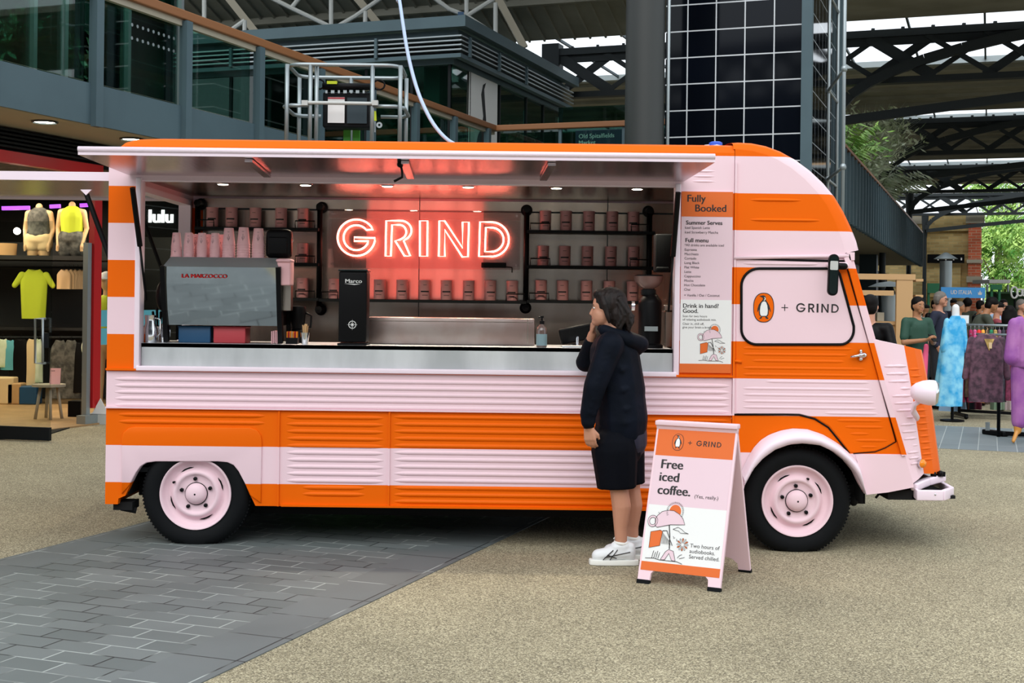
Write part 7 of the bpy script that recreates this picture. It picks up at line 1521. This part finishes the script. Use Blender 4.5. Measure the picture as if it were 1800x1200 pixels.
# flue, signs and banner behind the crowd
q = P(1662, 520, 33); t = thing('flue_pipe', 'tall grey flue pipe with a conical cap in front of the brick wall', 'flue', (q.x, 33, 0)); zt6 = P(1662, 455, 33).z
b = MB(); b.lathe([(.15, 0), (.15, zt6 - .05)], (q.x, 33, 0), n=20); b.lathe([(.17, 1.95), (.17, 2.0)], (q.x, 33, 0), n=20); b.build('pipe', 'galv', t, smooth=True); b = MB(); b.lathe([(.3, zt6), (.05, zt6 + .16), (0, zt6 + .17)], (q.x, 33, 0), n=20); b.build('cap', 'galv', t, smooth=True)
t = thing('blue_banner', 'bright blue stall banner with white capital letters and a crown', 'banner', (P(1693, 515, 30).x, 30, 1.8))
a_, c_ = P(1654, 523, 30), P(1732, 505, 30); fb = Fr((a_.x, 30, P(1654, 523, 30).z)); mat('banner_blue', '4ea8f2', .6); W3 = c_.x - a_.x; H3 = .245
b = MB(); b.poly(fb, [(0, -.0), (W3, -.0), (W3, H3), (0, H3)], th=.02); b.build('banner', 'banner_blue', t)
b = MB(); b.text(fb, 'UD ITALIA', .135, .22, .085, .004, bold=.003, sx=.78); b.poly(fb, [(.85 + x * .1, .075 + y * .11) for x, y in [(0.1, 0), (.9, 0), (1, .65), (.75, .4), (.5, 1), (.25, .4), (0, .65)]], z=.004); b.build('lettering', 'white', t)
b = MB()
for x in (.02, W3 - .02): b.tube([fb(x, 0, -.05), Vector((a_.x + x, 30.05, 0))], .025, 8)
b.build('post', 'galv', t)
for i, (x0, x1, y0, y1, d) in enumerate(((1630, 1653, 498, 515, 36), (1741, 1761, 500, 509, 36))):
    a_, c_ = P(x0, y1, d), P(x1, y0, d); b = MB(); b.box(((a_.x + c_.x) / 2, d, (a_.z + c_.z) / 2), (c_.x - a_.x, .05, c_.z - a_.z)); b.box((a_.x + .05, d + .05, a_.z / 2), (.06, .06, a_.z)); b.box((c_.x - .05, d + .05, a_.z / 2), (.06, .06, a_.z)); mat('sign_green', '14603c', .6) if 'sign_green' not in M else 0
    tag(b.build('green_sign', 'sign_green'), ('dark green stall sign left of the flue pipe', 'dark green stall sign right of the blue banner')[i], 'sign', 'green stall signs')
t = thing('market_canopy', 'pale stall canopy with bright poles in front of the tree', 'canopy', (P(1745, 520, 44).x, 44, 0))
b = MB(); a_, c_ = P(1724, 500, 44), P(1760, 490, 44); b.box(((a_.x + c_.x) / 2, 44, (a_.z + c_.z) / 2), (c_.x - a_.x, 1.6, .12)); b.build('canopy_top', 'white', t)
b = MB()
for x in (a_.x, c_.x): b.tube([(x, 43.4, 0), (x, 43.4, a_.z)], .04, 8)
b.build('pole', 'galv', t)
t = thing('green_gazebo', 'dark green stall tent with a white looped sign at the right edge', 'tent', (P(1780, 530, 40).x, 40, 0)); mat('tent_green', '2c4c2c', .8)
a_, c_ = P(1748, 514, 40), P(1815, 514, 40); b = MB(); b.box(((a_.x + c_.x) / 2, 40.6, a_.z / 2), (c_.x - a_.x, .06, a_.z)); b.box(((a_.x + c_.x) / 2, 40.3, a_.z), (c_.x - a_.x, .8, .06)); b.build('tent_cloth', 'tent_green', t)
b = MB()
for x in (a_.x, (a_.x + c_.x) / 2, c_.x): b.tube([(x, 39.9, 0), (x, 39.9, a_.z)], .03, 8)
b.build('pole', 'black', t)
b = MB(); q = P(1783, 514, 39.6)
for k, (dx, w_, h_) in enumerate(((0, .1, .17), (.17, .09, .1), (.32, .09, .1))): b.tube([q + Vector((dx + w_ * math.cos(a), 0, h_ * math.sin(a))) for a in [i * math.pi / 8 for i in range(16)]], .03, 6, closed=True)
b.build('looped_sign', 'white', t, smooth=True)
# trees beyond the arches
def tree(lab, px, d, z0, z1, rad, n, seed, m_='leaf_tree', trunk=.35, grp=None):
    r = random.Random(seed); q = P(px, 530, d); base = Vector((q.x, d, 0)); t = thing('tree', lab, 'tree', base, grp)
    b = MB(); b.tube([base, base + Vector((.1, 0, z0)), base + Vector((0, .2, (z0 + z1) / 2))], [trunk, trunk * .8, trunk * .4], 10)
    for i in range(9): a = r.uniform(0, 6.28); b.tube([base + Vector((0, 0, z0 * (.8 + .1 * i))), base + Vector((math.cos(a) * rad * .35, math.sin(a) * rad * .35, z0 + (z1 - z0) * r.uniform(.2, .6))), base + Vector((math.cos(a) * rad * .7, math.sin(a) * rad * .7, z0 + (z1 - z0) * r.uniform(.4, .9)))], [trunk * .3, trunk * .2, .03], 6)
    b.build('trunk', 'bark', t, smooth=True); b = MB()
    cl_ = [(base + Vector((r.gauss(0, .42) * rad, r.gauss(0, .42) * rad, (z0 + z1) / 2 + r.uniform(-.5, .5) * (z1 - z0))), rad * r.uniform(.18, .34)) for _ in range(60)]
    for i in range(n):
        c_, rr_ = r.choice(cl_); v_ = Vector((r.gauss(0, 1), r.gauss(0, 1), r.gauss(0, 1))).normalized() * rr_ * r.uniform(.75, 1.05); p = c_ + v_; s_ = r.uniform(.12, .24)
        a1_ = (v_.normalized() + Vector((r.uniform(-1, 1), r.uniform(-1, 1), r.uniform(-1, 1))) * .7).orthogonal().normalized(); a2_ = a1_.cross(v_.normalized() + Vector((r.uniform(-.6, .6), r.uniform(-.6, .6), r.uniform(-.6, .6)))).normalized()
        b.add([p, p + a1_ * s_ + a2_ * s_ * .35, p + a1_ * s_ * 2, p + a1_ * s_ - a2_ * s_ * .35], [(0, 1, 2, 3)])
    b.build('foliage', m_, t); return t
tree('large leafy green tree beyond the brick arch at the right', 1768, 92, .9, 7.6, 2.6, 9000, 31, grp='trees beyond the market')
tree('second leafy tree higher up behind the last lattice truss', 1752, 104, 6.5, 11.5, 3.0, 5000, 32, grp='trees beyond the market')
